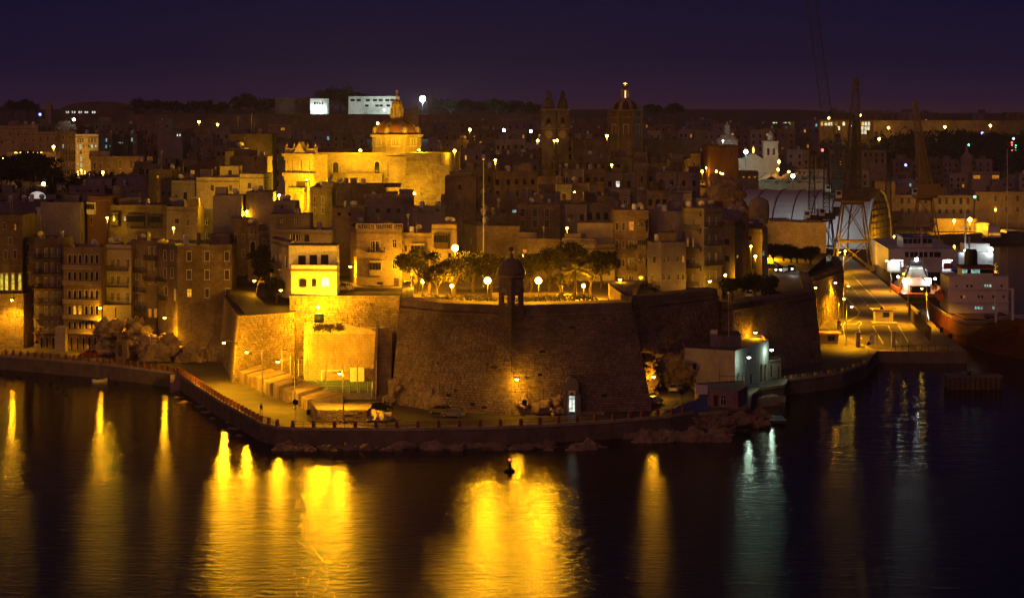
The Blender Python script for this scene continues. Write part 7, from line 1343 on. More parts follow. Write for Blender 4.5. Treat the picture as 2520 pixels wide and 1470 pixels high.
GT = [('broad dark tree behind the fan palm', 1030, 465, 8.5, 4.2, 'leaf', 10), ('olive tree under the left garden lamps', 1075, 447, 5.8, 3.0, 'leaf2', 11), ('spreading olive tree left of the watchtower', 1118, 450, 7.0, 3.6, 'leaf2', 12), ('dense tree behind the left garden lamp', 1165, 462, 7.8, 4.0, 'leaf', 13), ('leaning garden tree close to the watchtower', 1212, 458, 7.4, 3.6, 'leaf', 14), ('tree right behind the watchtower', 1305, 462, 7.4, 3.8, 'leaf', 15), ('tall tree behind the right garden lamp', 1352, 468, 8.0, 3.8, 'leaf', 16), ('high leafy tree behind the date palm', 1400, 476, 8.6, 4.0, 'leaf', 17), ('olive tree at the right end of the garden', 1455, 452, 7.5, 3.5, 'leaf2', 18), ('small crooked tree below the date palm', 1378, 452, 4.2, 2.0, 'leaf2', 19), ('bushy tree beside the pale balustrade house', 1478, 472, 7.6, 3.2, 'leaf', 20)]
for lab, u, y, hh, r, lf, sd in GT: tree(lab, (PX(u, y), y, gz), hh * 1.02, r * 1.12, sd, lf, 10, 300, .26, .27)
for k, (lab, u, y, w) in enumerate((('low hedge left of the watchtower', 1170, 436, 5), ('low hedge right of the watchtower', 1330, 440, 6), ('garden shrub bed at the left terrace', 1080, 437, 4), ('shrubs below the right olive tree', 1420, 438, 5))):
    g = random.Random(90 + k); mb = MB()
    for i in range(7): leaves(mb, Vector((PX(u, y) + (i - 3) * w / 5, y + g.uniform(-.8, .8), gz + .5 + g.random() * .5)), .9, .8, .7, 110, .2, g)
    solo(mb, 'shrub', M['leaf2'], lab, 'shrub')
for k, (lab, u, v, y, zz_) in enumerate((('pale garden wall low behind the watchtower', 1265, 0, 446, 1.2),)):
    mb = MB(); mb.box(PX(1290, y), y + 4, gz, 12, .5, .9); solo(mb, 'garden_wall', M['stone_w'], lab, 'wall')['kind'] = 'thing'
# sloping buttress wall at the right end of the garden
mb = MB(); x0, x1 = PX(1500, 441), PX(1546, 438); mb.prism([(x0, 440), (x1, 434), (x1 + 1, 438), (x0, 446)], 20, 20.4); mb.add([(x0, 440, 23), (x1, 434, 21), (x0, 440, 20), (x1, 434, 20), (x0, 446, 23), (x1 + 1, 438, 21), (x0, 446, 20), (x1 + 1, 438, 20)], ((0, 2, 3, 1), (4, 5, 7, 6), (0, 1, 5, 4), (1, 3, 7, 5), (0, 4, 6, 2))); solo(mb, 'ramp_wall', M['stone_w'], 'sloping lit wall at the right end of the garden', 'wall')['kind'] = 'thing'
# dark trees in the alley left of the white house and the slope
for k, (lab, u, v, y, hh, r) in enumerate((('dark tree in the alley left of the white house', 655, 725, 500, 9, 3.6), ('creeper tree behind the alley lamp', 643, 690, 512, 11, 3.0), ('dark bush on the terrace street of the left bastion', 680, 745, 490, 5, 2.6))): p = P(u, v, y); tree(lab, (p.x, p.y, 16), hh, r, 40 + k, 'leaf3', 7, 170, .25, .3)
# round pollarded trees on the right
for k, (lab, X, Y, y, r, hb) in enumerate((('round clipped tree at the foot of the sloping street', 1285, 860, 485, 2.9, 4.6), ('large round clipped tree above the right bastion', 1520, 840, 488, 3.7, 5.0), ('twin round clipped tree beside the large one', 1600, 838, 490, 3.3, 5.0), ('first flat topped tree before the lit depot', 1700, 520, 600, 3.4, 5.6), ('second flat topped tree before the lit depot', 1795, 520, 602, 3.0, 5.4), ('third flat topped tree before the lit depot', 1875, 540, 598, 2.8, 5.2), ('fourth flat topped tree before the lit depot', 1930, 540, 600, 2.7, 5.0), ('last flat topped tree before the lit depot', 2060, 555, 596, 3.3, 5.0))):
    p = zc.P(X, Y, y); g = random.Random(70 + k); zb_ = 16.1 if y < 520 else T(p.x, y); t = thing('clipped_tree', lab, 'tree', (p.x, y, zb_)); hc = PZ(zc.v({0: 710, 1: 690, 2: 690}.get(k, (365, 370, 395, 400, 400)[k - 3] if k > 2 else 0)), y); mb = MB()
    mb.tube([(p.x, y, zb_ - .3), (p.x + g.uniform(-.3, .3), y, (zb_ + hc) / 2), (p.x, y, hc - r * .3)], [.28, .22, .2], 7)
    for q in range(5): a = q * 1.26; mb.tube([(p.x, y, hc - r * .5), (p.x + math.cos(a) * r * .6, y + math.sin(a) * r * .6, hc)], [.16, .06], 5)
    part(mb, 'trunk', M['bark'], t); mb = MB()
    for q in range(12): a = g.uniform(0, 6.28); d = r * .62 * g.random() ** .5; leaves(mb, Vector((p.x + math.cos(a) * d, y + math.sin(a) * d, hc + g.uniform(-.25, .35) * r * .7)), r * .42, r * .42, r * .36, 190, .26, g)
    part(mb, 'crown', M['leaf3'], t)
# park trees at the far left and skyline trees
for k, (u, v, y, hh, r) in enumerate(((10, 425, 660, 12, 7), (45, 420, 665, 14, 8), (78, 416, 660, 14, 8), (108, 424, 655, 11, 6))): p = P(u, v, y); tree(('leftmost', 'second', 'third', 'rightmost')[k] + ' dark umbrella tree of the four in the far left park', (p.x, y, p.z - 9), hh, r, 120 + k, 'leaf3', 8, 170, .4, .6, .5)
for k, (u, v, r) in enumerate(sorted(((390, 268, 9), (430, 268, 8), (470, 267, 9), (510, 266, 8), (545, 268, 7), (595, 258, 13), (625, 262, 12), (655, 264, 10), (815, 248, 15), (838, 246, 15), (862, 252, 12), (885, 250, 12), (920, 258, 10), (955, 258, 11), (1085, 264, 9), (1110, 265, 8), (1145, 264, 9), (1185, 266, 8), (1225, 265, 9), (1265, 266, 8), (1305, 268, 9), (30, 268, 10), (70, 266, 9), (350, 266, 10), (1610, 272, 8), (1660, 273, 8)))):
    y = 1500 + (k % 3) * 25; p = P(u, v, y); tree(f'dark skyline tree, {ORD[k]} from the left along the ridge', (p.x, y, p.z - r * .9), r * 1.5, r * .8, 150 + k, 'leaf3', 6, 70, .5, 1.1, .8, 'skyline_tree', 0, 'dark trees along the skyline ridge')
# dark vegetated hillside on the right
g = random.Random(9); mb = MB()
for i in range(420):
    u = g.uniform(1860, 2560); y = g.uniform(1380, 1600); v = lerp(y, [(1380, 405), (1480, 365), (1600, 336)]) + g.uniform(-8, 12); p = P(u, v, y); leaves(mb, p, 7, 6, 5, 34, 1.7, g)
o = solo(mb, 'hillside_scrub', M['leaf3'], 'dark scrub covering the hillside below the fort wall', None, None, 'stuff')
g = random.Random(10); mb = MB()
for i in range(120): u = g.uniform(60, 330); y = g.uniform(640, 700); p = P(u, 468 - (y - 640) * .5 + g.uniform(-8, 10), y); leaves(mb, p, 3, 3, 2.2, 30, .7, g)
solo(mb, 'park_scrub', M['leaf3'], 'dark bushes on the park slope at the far left', None, None, 'stuff')

# ------------------------------------------------------------------ cranes
def lattice(mb, a, b, w0, w1, n, r=.12):
    a, b = Vector(a), Vector(b); d = (b - a).normalized(); p = d.cross(Vector((0, 1, 0.01))).normalized(); q = d.cross(p); prev = None
    for i in range(n + 1):
        s = i / n; c = a.lerp(b, s); w = w0 + (w1 - w0) * s; k = [c + p * w / 2 + q * w / 2, c - p * w / 2 + q * w / 2, c - p * w / 2 - q * w / 2, c + p * w / 2 - q * w / 2]
        if prev:
            for j in range(4): mb.bar(prev[j], k[j], r * 1.5); mb.bar(prev[j], k[(j + 1) % 4], r); mb.bar(k[j], k[(j + 1) % 4], r)
        prev = k
M['crane'] = plain('olive_crane_paint', (.23, .18, .06), .6, .1, .4, .5); M['crane_y'] = plain('yellow_crane_paint', (.42, .27, .04), .6, .1, .3, .5); M['crane_d'] = plain('dark_crane_steel', (.07, .055, .045), .7, .2)
def crane(label, u, y, zb_, zplat, zhouse, ztop, leg, mat, jib=None, hw=9.0, seed=0, lw=.55, utop=None):
    x = PX(u, y); t = thing('crane', label, 'crane', (x, y, zb_)); n = 4
    for sx in (-1, 1):
        for sy in (-1, 1): mb = MB(); mb.bar((x + sx * leg, y + sy * leg * .8, zb_), (x + sx * leg * .5, y + sy * leg * .4, zplat), lw, lw); mb.box(x + sx * leg, y + sy * leg * .8, zb_, 2.4, 1.2, 1.0); part(mb, 'leg', M[mat], t)
    mb = MB(); zm = zb_ + (zplat - zb_) * .42
    for k, (z, f) in enumerate(((zm, .79), (zplat - .5, .5))):
        for sy in (-1, 1): mb.bar((x - leg * f, y + sy * leg * .8 * f, z), (x + leg * f, y + sy * leg * .8 * f, z), lw, lw * 1.3)
        for sx in (-1, 1): mb.bar((x + sx * leg * f, y - leg * .8 * f, z), (x + sx * leg * f, y + leg * .8 * f, z), lw, lw * 1.3)
    part(mb, 'portal_beam', M[mat], t); mb = MB()
    for sy in (-1, 1): mb.bar((x - leg * .79, y + sy * leg * .6, zm), (x + leg * .5, y + sy * leg * .4, zplat), lw * .5); mb.bar((x + leg * .79, y + sy * leg * .6, zm), (x - leg * .5, y + sy * leg * .4, zplat), lw * .5); mb.bar((x - leg, y + sy * leg * .8, zb_), (x + leg * .79, y + sy * leg * .62, zm), lw * .4); mb.bar((x + leg, y + sy * leg * .8, zb_), (x - leg * .79, y + sy * leg * .62, zm), lw * .4)
    part(mb, 'brace', M[mat], t)
    mb = MB(); mb.lathe(x, y, [(leg * .75, zplat), (leg * .95, zplat + .3), (leg * .95, zplat + .9), (leg * .6, zplat + 1.0)], 18); part(mb, 'turntable', M[mat], t)
    mb = MB(); mb.box(x + hw * .12, y, zplat + 1, hw, 6, zhouse - zplat - 1); part(mb, 'machine_house', M[mat], t); mb = MB(); mb.box(x - hw * .5, y - 3.2, zplat + 1.4, 1.8, 2, 2.4); cb = part(mb, 'cab', M['wpaint'], t); mb = MB(); mb.box(x - hw * .5, y - 4.25, zplat + 2.4, 1.4, .06, 1.1); part(mb, 'cab_window', M['glass'], cb)
    mb = MB(); mb.box(x + hw * .75, y, zplat + 1.2, 2.6, 4, 3); part(mb, 'counterweight', M[mat], t)
    xt = PX(utop, y) if utop else x
    if hw > 8: zc_ = zhouse + (ztop - zhouse) * .62; mb = MB(); mb.hexa([(x - 1.3, y - 1.3, zhouse), (x + 1.3, y - 1.3, zhouse), (x + 1.3, y + 1.3, zhouse), (x - 1.3, y + 1.3, zhouse)], [(x + (xt - x) * .62 + a * .7, y + b * .7, zc_) for a, b in ((-1, -1), (1, -1), (1, 1), (-1, 1))]); part(mb, 'ladder_shaft', M[mat], t)
    mb = MB(); lattice(mb, (x, y, zhouse - .5), (xt, y, ztop), 3.6 * hw / 7, 1.5, 16, .16 * hw / 6); part(mb, 'tower', M[mat], t)
    mb = MB(); mb.bar((xt, y, ztop), (xt, y, ztop + 2.5), .2); mb.box(xt, y, ztop - 1, 1.8, 1.5, 1.2); part(mb, 'sheave_head', M[mat], t)
    if jib: mb = MB(); lattice(mb, (x - 1, y, zhouse), jib, 4.0, 3.0, 22, .09); part(mb, 'jib', M[mat], t)
    mb = MB(); mb.bar((xt, y, ztop), (x + hw * .6, y, zhouse), .08); mb.bar((xt - .3, y, ztop), (x - hw * .45, y - 1, zhouse - 1), .08); part(mb, 'stay', M['iron'], t)
    mb = MB()
    for k in range(24): mb.bar((x - leg * .3, y - leg * .5, zb_ + 1 + k * (zplat - zb_) / 26), (x - leg * .3 + .7, y - leg * .5, zb_ + 1 + k * (zplat - zb_) / 26), .05)
    part(mb, 'ladder', M['iron'], t)
crane('tall olive portal crane standing over the dock road', 2098, 792, 2.5, PZ(497, 790), PZ(462, 790), PZ(195, 790), 6.2, 'crane', None, 10, utop=2107)
crane('yellow housed portal crane behind the white ship', 2276, 955, 2.5, PZ(487, 955), PZ(452, 955), PZ(252, 955), 5.2, 'crane_y', None, 9, lw=.5, utop=2252)
crane('slim grey lattice crane left of the tall crane', 1998, 812, 3, PZ(545, 812), PZ(530, 812), PZ(372, 812), 3.0, 'crane_d', None, 4, lw=.35)
crane('second slim lattice crane in front of the shed', 2034, 806, 3, PZ(540, 806), PZ(525, 806), PZ(370, 806), 3.2, 'crane_d', None, 4, lw=.35)
crane('little harbour crane with curved legs by the shed screen', 2186, 905, 2.5, PZ(548, 905), PZ(520, 905), PZ(430, 905), 3.4, 'crane_d', None, 4.5, lw=.4)
crane('dim giant crane with a boom rising out of the picture', 2062, 880, 3, PZ(480, 880), PZ(440, 880), PZ(330, 880), 6, 'crane_d', (PX(1988, 880), 880, PZ(-70, 880)), 8)

# ------------------------------------------------------------------ ships and boats
def hullmesh(secs):
    """secs: list of (centre xy, half beam vector xy, waterline half factor, z deck)"""
    mb = MB(); n = len(secs); m = 6; vs = []
    for (c, hb, wf, zd) in secs:
        c = Vector(c); hb = Vector(hb)
        for f, z in ((-1, zd), (-wf, zd * .35), (-wf * .9, -1.2), (wf * .9, -1.2), (wf, zd * .35), (1, zd)): q = c + hb * f; vs.append((q.x, q.y, z))
    fs = [tuple(range(m - 1, -1, -1)), tuple((n - 1) * m + i for i in range(m))]
    for j in range(n - 1):
        for i in range(m): fs.append((j * m + i, j * m + (i + 1) % m, (j + 1) * m + (i + 1) % m, (j + 1) * m + i))
    mb.add(vs, [tuple(reversed(f)) for f in fs]); return mb
M['hullred'] = plain('red_hull_paint', (.16, .045, .026), .5, 0, .4, .5); M['hullorange'] = plain('orange_hull_paint', (.5, .14, .03), .45, 0, .3, .6); M['hullblack'] = plain('black_hull_paint', (.02, .02, .025), .5); M['shipwhite'] = plain('ship_white_paint', (.62, .60, .62), .5, 0, .15, .4)
def tanker():
    t = thing('tanker', 'red hulled tanker with white deckhouse moored at the right edge', 'ship', (112, 560, 0)); ax = Vector((.02, -1)).normalized(); bt = Vector((1, .02))
    secs = [((112.5, 622), bt * 7.0, .9, 6.0), ((112.6, 612), bt * 7.8, .97, 5.2), ((112.8, 590), bt * 7.9, 1, 4.4), ((113, 565), bt * 7.9, 1, 4.6), ((113, 548), bt * 7.0, .86, 6.2), ((113, 538), bt * 4.6, .55, 8.0), ((113, 531), bt * 1.2, .25, 9.0)]
    part(hullmesh(secs), 'hull', M['hullred'], t)
    mb = MB()
    for (c, hb, wf, dz), (c2, hb2, wf2, dz2) in zip(secs, secs[1:]):
        for s in (-1, 1): a = Vector(c) + Vector(hb) * s; b = Vector(c2) + Vector(hb2) * s; mb.bar((a.x, a.y, dz + .95), (b.x, b.y, dz2 + .95), .1); mb.bar((a.x, a.y, dz + .5), (b.x, b.y, dz2 + .5), .06)
    part(mb, 'deck_rail', M['shipwhite'], t)
    y = 598.0; mb = MB(); x0, x1 = PX(zd.u(1705), y), PX(zd.u(2288), y); zt = PZ(zd.v(502), y); mb.box((x0 + x1) / 2, y + 6, 4.2, x1 - x0, 12, zt - 4.2); dh = part(mb, 'deckhouse', M['shipwhite'], t)
    for z in (7.2, 10.4): mb = MB(); mb.box((x0 + x1) / 2, y + 5.9, z, x1 - x0 + .5, 12.4, .15); part(mb, 'deck_edge', M['shipwhite'], dh)
    for (X, Y, w, h_, m) in ((1885, 595, 20, 24, 'glass'), (1925, 595, 20, 24, 'glass'), (2060, 593, 16, 24, 'cool'), (2086, 593, 16, 24, 'cool'), (2112, 593, 16, 24, 'coolw'), (1828, 703, 18, 24, 'glass'), (1856, 703, 18, 24, 'amber'), (1997, 700, 18, 24, 'glass'), (2030, 700, 18, 24, 'glass'), (2140, 700, 18, 24, 'glass'), (1968, 808, 18, 26, 'cool'), (1996, 808, 18, 26, 'cool'), (2026, 808, 20, 28, 'cool'), (2140, 808, 20, 26, 'cool'), (1780, 595, 14, 20, 'glass'), (2220, 595, 18, 24, 'glass'), (2240, 700, 18, 24, 'glass')):
        k = zd.s * y / F; q = zd.P(X, Y, y); put('window', wmesh('pane', m), dh, Matrix.Translation(Vector((q.x, y - .22, q.z - h_ * k / 2)) - ORG[t.name]) @ Matrix.Diagonal((w * k, 1, h_ * k, 1)))
    xb0, xb1 = PX(zd.u(1850), y), PX(zd.u(2150), y); mb = MB(); mb.box((xb0 + xb1) / 2, y + 5, zt, xb1 - xb0, 7, 1.9); br = part(mb, 'bridge', M['shipwhite'], t); mb = MB(); mb.box((xb0 + xb1) / 2, y + 5, zt + 1.9, xb1 - xb0 + 1, 8, .5); part(mb, 'bridge_roof', M['hullred'], br)
    for i in range(7): q = xb0 + (xb1 - xb0) * (i + .5) / 7; put('window', wmesh('pane', 'cool' if i in (0, 2, 3) else 'glass'), br, Matrix.Translation(Vector((q, y + 1.27, zt + .7)) - ORG[t.name]) @ Matrix.Diagonal((1.2, 1, .9, 1)))
    mb = MB(); mb.lathe(PX(zd.u(1920), 606), 606, [(1.7, zt), (1.6, zt + 5.8), (1.3, zt + 6.2)], 12); part(mb, 'funnel', M['hullblack'], t)
    mb = MB(); q = zd.P(1905, 110, 612); mb.bar((q.x, q.y, zt), (q.x, q.y, q.z), .35); mb.bar((q.x - 2, q.y, q.z - 4), (q.x + 2, q.y, q.z - 4), .15); part(mb, 'mast', M['shipwhite'], t)
    for X in (2165, 2330): q = zd.P(X, 620, 566); mb = MB(); mb.bar((q.x, 566, 4), (q.x, 566, q.z), .5); part(mb, 'goalpost_mast', M['shipwhite'], t)
    a, b = zd.P(2165, 625, 566), zd.P(2330, 625, 566); mb = MB(); mb.bar(a, b, .3); part(mb, 'mast_beam', M['shipwhite'], t)
    mb = MB(); mb.tube([(106.5, 585, 5.6), (108, 575, 5.2), (116, 562, 5.4)], .3, 6); mb.tube([(118, 590, 5.4), (118, 560, 5.4)], .3, 6); mb.box(113, 575, 4.5, 3, 3, 1.4); part(mb, 'deck_pipe', M['crane_d'], t)
    mb = MB(); mb.tube([(106.8, 606, 9), (105.5, 603, 9), (105.5, 600, 8.5)], 1.0, 8); part(mb, 'lifeboat', M['hullorange'], t)
    for a, b in (((111.5, 534, 7.5), (98, 529, 3)), ((108.5, 540, 6.5), (99, 556, 3))): mb = MB(); mb.tube([a, (Vector(a) + Vector(b)) / 2 - Vector((0, 0, .8)), b], .07, 5); part(mb, 'mooring_line', M['iron'], t)
tanker()
def ferry():
    t = thing('ferry', 'big white stern of a ferry with lit cargo recesses', 'ship', (124, 742, 0)); y = 742.0; x0, x1 = PX(zd.u(1125), y), PX(zd.u(1755), y)
    part(hullmesh([((124.5, 741), (10.0, 0), .95, 5.0), ((125.5, 760), (10.2, 0), 1, 5.0), ((128, 800), (9.8, 0), 1, 5.0), ((131, 835), (4, 0), .5, 6)]), 'hull', M['hullblack'], t)
    z1_ = PZ(zd.v(340), y); z2_ = PZ(zd.v(232), y); mb = MB(); w = x1 - x0; ra0, ra1 = x0, PX(zd.u(1255), y); rb0, rb1 = PX(zd.u(1640), y), x1
    mb.hexa([(ra1, y, 4.5), (rb0, y, 4.5), (rb0 + 4, y + 60, 4.5), (ra1 + 3, y + 60, 4.5)], [(ra1, y, z1_), (rb0, y, z1_), (rb0 + 4, y + 60, z1_), (ra1 + 3, y + 60, z1_)]); mb.hexa([(x0, y + 5, 4.5), (ra1, y + 5, 4.5), (ra1, y + 60, 4.5), (x0 + 3, y + 60, 4.5)], [(x0, y + 5, z1_), (ra1, y + 5, z1_), (ra1, y + 60, z1_), (x0 + 3, y + 60, z1_)]); mb.hexa([(rb0, y + 5, 4.5), (x1, y + 5, 4.5), (x1 + 4, y + 60, 4.5), (rb0, y + 60, 4.5)], [(rb0, y + 5, z1_), (x1, y + 5, z1_), (x1 + 4, y + 60, z1_), (rb0, y + 60, z1_)])
    sup = part(mb, 'stern_house', M['shipwhite'], t); mb = MB(); mb.hexa([(x0 - .4, y - .5, z1_), (x1 + .4, y - .5, z1_), (x1 + 4, y + 60, z1_), (x0 + 3, y + 60, z1_)], [(x0 - .4, y - .2, z2_), (x1 + .4, y - .2, z2_), (x1 + 4, y + 60, z2_), (x0 + 3, y + 60, z2_)]); part(mb, 'upper_deck', M['shipwhite'], t)
    for X in (1290, 1340, 1380, 1430, 1475, 1530, 1575, 1605): q = zd.P(X, 290, y); put('window', wmesh('pane', 'glass'), sup, Matrix.Translation(Vector((q.x, y - .62, q.z - .7)) - ORG[t.name]) @ Matrix.Diagonal((1.1, 1, 1.6, 1)))
    zt = PZ(zd.v(120), 750); xa, xb = PX(zd.u(1255), 750), PX(zd.u(1540), 750); mb = MB(); mb.box((xa + xb) / 2, 756, z2_, xb - xa, 12, zt - z2_); wh = part(mb, 'wheelhouse', M['shipwhite'], t); mb = MB(); mb.box((xa + xb) / 2, 756, zt, xb - xa + .8, 13, .5); part(mb, 'roof', M['bluepaint'], wh)
    for i in range(6): put('window', wmesh('pane', 'glass'), wh, Matrix.Translation(Vector((xa + (xb - xa) * (i + .5) / 6, 749.75, z2_ + 1.2)) - ORG[t.name]) @ Matrix.Diagonal((1.3, 1, 1.4, 1)))
    mb = MB(); a = PX(zd.u(1435), 748); mb.bar((a, 748, z2_ - 8), (a, 748, PZ(zd.v(30), 748)), .5); mb.bar((a - 2.5, 748, PZ(zd.v(105), 748)), (a + 2.5, 748, PZ(zd.v(105), 748)), .25); part(mb, 'mast', M['shipwhite'], t)
    mb = MB()
    for i in range(19): q = x0 + w * i / 18; mb.bar((q, y - .1, z2_), (q, y - .1, z2_ + 1.1), .08)
    mb.bar((x0, y - .1, z2_ + 1.1), (x1, y - .1, z2_ + 1.1), .1); mb.bar((x0, y - .1, z2_ + .6), (x1, y - .1, z2_ + .6), .07); part(mb, 'deck_rail', M['shipwhite'], t)
    mb = MB(); mb.box(PX(zd.u(1690), y), y - .3, 6, 2.4, .6, 1.8); part(mb, 'red_locker', M['redpaint'], t)
    for X in (1190, 1695):
        q = zd.P(X, 350, y + 2); mb = MB(); mb.box(q.x, y + 2, z1_ - .25, 2.6, .6, .2); part(mb, 'lamp_panel', M['hal'], t); light(t, (q.x, y + 1.4, z1_ - .9), 450, (1, .95, .85), .3)
ferry()
def tug():
    y = 690.0; cx = PX(zd.u(1440), y); t = thing('tug', 'orange and white tug with blazing deck lights moored stern on', 'tug', (cx, y, 0)); b = 6.4
    part(hullmesh([((cx, y), (b * .82, 0), .9, 2.4), ((cx, y + 2), (b, 0), .95, 2.5), ((cx + .5, y + 16), (b, 0), 1, 3.0), ((cx + 1, y + 26), (b * .7, 0), .7, 4.2), ((cx + 1.2, y + 32), (.8, 0), .3, 5.0)]), 'hull', M['hullorange'], t)
    mb = MB(); mb.box(cx, y - .2, .2, b * 1.7, .8, 1.2); part(mb, 'stern_fender', M['tyre'], t)
    for s in (-1, 1): mb = MB(); mb.bar((cx + s * b * .93, y + 1, 3.1), (cx + s * b * 1.0, y + 16, 3.7), .25, 1.3); part(mb, 'bulwark', M['hullorange'], t)
    mb = MB(); mb.box(cx + .3, y + 15, 2.6, 8, 12, 3.6); mb.box(cx + .3, y + 15.5, 6.2, 6.4, 9, 2.4); part(mb, 'deckhouse', M['shipwhite'], t)
    zw = PZ(zd.v(515), y + 10); mb = MB(); mb.hexa([(cx - 2.6, y + 11, zw), (cx + 2.6, y + 11, zw), (cx + 2.6, y + 17, zw), (cx - 2.6, y + 17, zw)], [(cx - 2.1, y + 11.4, zw + 3.4), (cx + 2.1, y + 11.4, zw + 3.4), (cx + 2.1, y + 16.6, zw + 3.4), (cx - 2.1, y + 16.6, zw + 3.4)]); wh = part(mb, 'wheelhouse', M['shipwhite'], t)
    mb = MB(); mb.box(cx, y + 14, zw - 2.4, 4.4, 5, 2.4); part(mb, 'tower', M['shipwhite'], t); mb = MB(); mb.box(cx, y + 10.8, zw - .4, 5.4, .3, .4); part(mb, 'orange_band', M['hullorange'], wh)
    for i in range(3): put('window', wmesh('pane', 'cool' if i == 1 else 'coolw'), wh, Matrix.Translation(Vector((cx - 1.5 + i * 1.5, y + 10.9, zw + 1.3)) - ORG[t.name]) @ Matrix.Diagonal((1.3, 1, 1.6, 1)))
    for s in (-1, 1): mb = MB(); mb.bar((cx + s * 4.6, y + 9, 3), (cx + s * 1.4, y + 10, zw + 4.6), .4); part(mb, 'a_frame_leg', M['hullblack'], t)
    mb = MB(); mb.box(cx, y + 10, zw + 4.3, 3.6, .8, .8); part(mb, 'light_bar', M['hullblack'], t)
    mb = MB(); mb.lathe(cx + .2, y + 5, [(1.2, 2.5), (1.2, 3.4)], 12); mb.box(cx + .2, y + 4, 2.5, 5.5, 2.6, 1.8); part(mb, 'towing_winch', M['tyre'], t)
    mb = MB(); mb.bar((cx + 1, y + 9, zw + .5), (cx + 5, y + 6, zw - 3), .3); part(mb, 'deck_crane_arm', M['crane_y'], t)
    for k, (dx, dz, r, pw) in enumerate(((0, zw + 5.3, .5, 260), (-3.6, 5.3, .5, 170), (3.4, 5.5, .5, 170), (-5.4, zw + .4, .3, 60), (5.2, zw - .2, .3, 60))):
        p = Vector((cx + dx, y + (9.2 if dz > 8 else 8.4), dz)); mb = MB(); mb.ball(p.x, p.y, p.z, r, 10, 7); part(mb, 'deck_lamp', M['hal'], t, True); light(t, p + Vector((0, -r - .4, -.2)), pw, (1, .93, .8), .25)
    for s in (-1, 1):
        for k in range(3): mb = MB(); a = y + 2 + k * 4.5; mb.lathe(cx + s * (b + .2), a, [(.3, .9), (.5, 1.1), (.5, 1.6), (.3, 1.8)], 10); part(mb, 'tyre_fender', M['tyre'], t)
tug()
def blueship():
    y = 770.0; x = PX(2395, y); t = thing('workboat', 'dark blue workboat with a green white deck light behind the tanker', 'ship', (x, y, 0)); part(hullmesh([((x, y), (6.5, 0), .9, 4), ((x + 1, y + 20), (7, 0), 1, 4), ((x + 2, y + 44), (2, 0), .5, 6)]), 'hull', M['bluepaint'], t)
    mb = MB(); mb.box(x + 2, y + 12, 4, 11, 12, 5); mb.box(x + 3, y + 13, 9, 8, 8, 2.6); part(mb, 'deckhouse', M['shipwhite'], t); mb = MB(); mb.bar((x - 1, y + 8, 5), (x - 1, y + 8, 22), .4); mb.bar((x - 3, y + 8, 17), (x + 1, y + 8, 17), .2); part(mb, 'mast', M['shipwhite'], t)
    for dx, dz, r in ((6.5, 10, .7), (-1.5, 9.5, .45)): mb = MB(); mb.ball(x + dx, y + 5, dz, r, 8, 6); part(mb, 'deck_lamp', M['hal'], t, True)
    light(t, (x + 6.5, y + 3.8, 9.6), 150, (.7, 1, .85), .3)
blueship()
def yacht(label, u, y, L, hgt, masts):
    x = PX(u, y); t = thing('yacht', label, 'yacht', (x, y, 0)); part(hullmesh([((x - L * .1, y), (3.2, 0), .9, 2.6), ((x - L * .05, y + L * .3), (3.6, 0), 1, 2.8), ((x, y + L * .75), (2.6, 0), .8, 3.2), ((x, y + L), (.3, 0), .4, 3.8)]), 'hull', M['hullblack' if masts == 0 else 'shipwhite'], t)
    mb = MB(); mb.hexa([(x - 3, y + 3, 2.6), (x + 2.6, y + 3, 2.6), (x + 2.6, y + L * .7, 2.8), (x - 3, y + L * .7, 2.8)], [(x - 2.4, y + 4, 2.6 + hgt), (x + 2, y + 4, 2.6 + hgt), (x + 2, y + L * .55, 2.6 + hgt), (x - 2.4, y + L * .55, 2.6 + hgt)]); s = part(mb, 'cabin', M['shipwhite'], t); mb = MB(); mb.box(x - .2, y + 2.9, 3.4, 4.6, .1, .8); part(mb, 'cabin_window', M['warm' if masts == 0 else 'glass'], s)
    for k in range(masts): mb = MB(); mx_ = x + k * 9 - 2; mb.tube([(mx_, y + 5 + 3 * k, 2), (mx_, y + 5 + 3 * k, 38 - 3 * k)], [.18, .1], 6); mb.bar((mx_ - 1.6, y + 5 + 3 * k, 22), (mx_ + 1.6, y + 5 + 3 * k, 22), .1); mb.bar((mx_, y + 5 + 3 * k, 37 - 3 * k), (mx_ - 5, y + 4, 3), .05); part(mb, 'mast', M['wpaint'], t)
yacht('dark motor yacht lit gold at the far right dock', 2452, 985, 22, 4.4, 0); yacht('white sailing yacht with two tall masts at the right edge', 2497, 1000, 26, 1.8, 2)
# pontoon, buoy, dinghy, mooring floats
p = G(2400, 958, 0); t = thing('pontoon', 'dark floating pontoon alone in the right water', 'pontoon', p); mb = MB(); mb.box(p.x, p.y + 2.4, -.8, 10.6, 4.8, 3.2); part(mb, 'float', M['rough'], t); mb = MB(); mb.box(p.x, p.y + 2.4, 2.4, 10.8, 5, .25); part(mb, 'deck', M['pave'], t)
for k in range(11): mb = MB(); mb.box(p.x - 5 + k, p.y - .1, -.5, .25, .2, 2.8); part(mb, 'rubbing_post', M['wood'], t)
mb = MB(); mb.lathe(p.x - .8, p.y + 2, [(.35, 2.6), (.35, 3.1), (.5, 3.2), (.5, 3.35)], 8); part(mb, 'bollard', M['iron'], t)
p = G(1254, 1160, 0); t = thing('buoy', 'small dark channel buoy with a triangle topmark and red light', 'buoy', p); mb = MB(); mb.lathe(p.x, p.y, [(.5, -.4), (.82, -.1), (.85, .25), (.6, .45), (.1, .5)], 16); part(mb, 'float', M['tyre'], t); mb = MB()
for a in range(3): c, s = math.cos(a * 2.09), math.sin(a * 2.09); mb.bar((p.x + c * .4, p.y + s * .4, .4), (p.x + c * .1, p.y + s * .1, 1.7), .09)
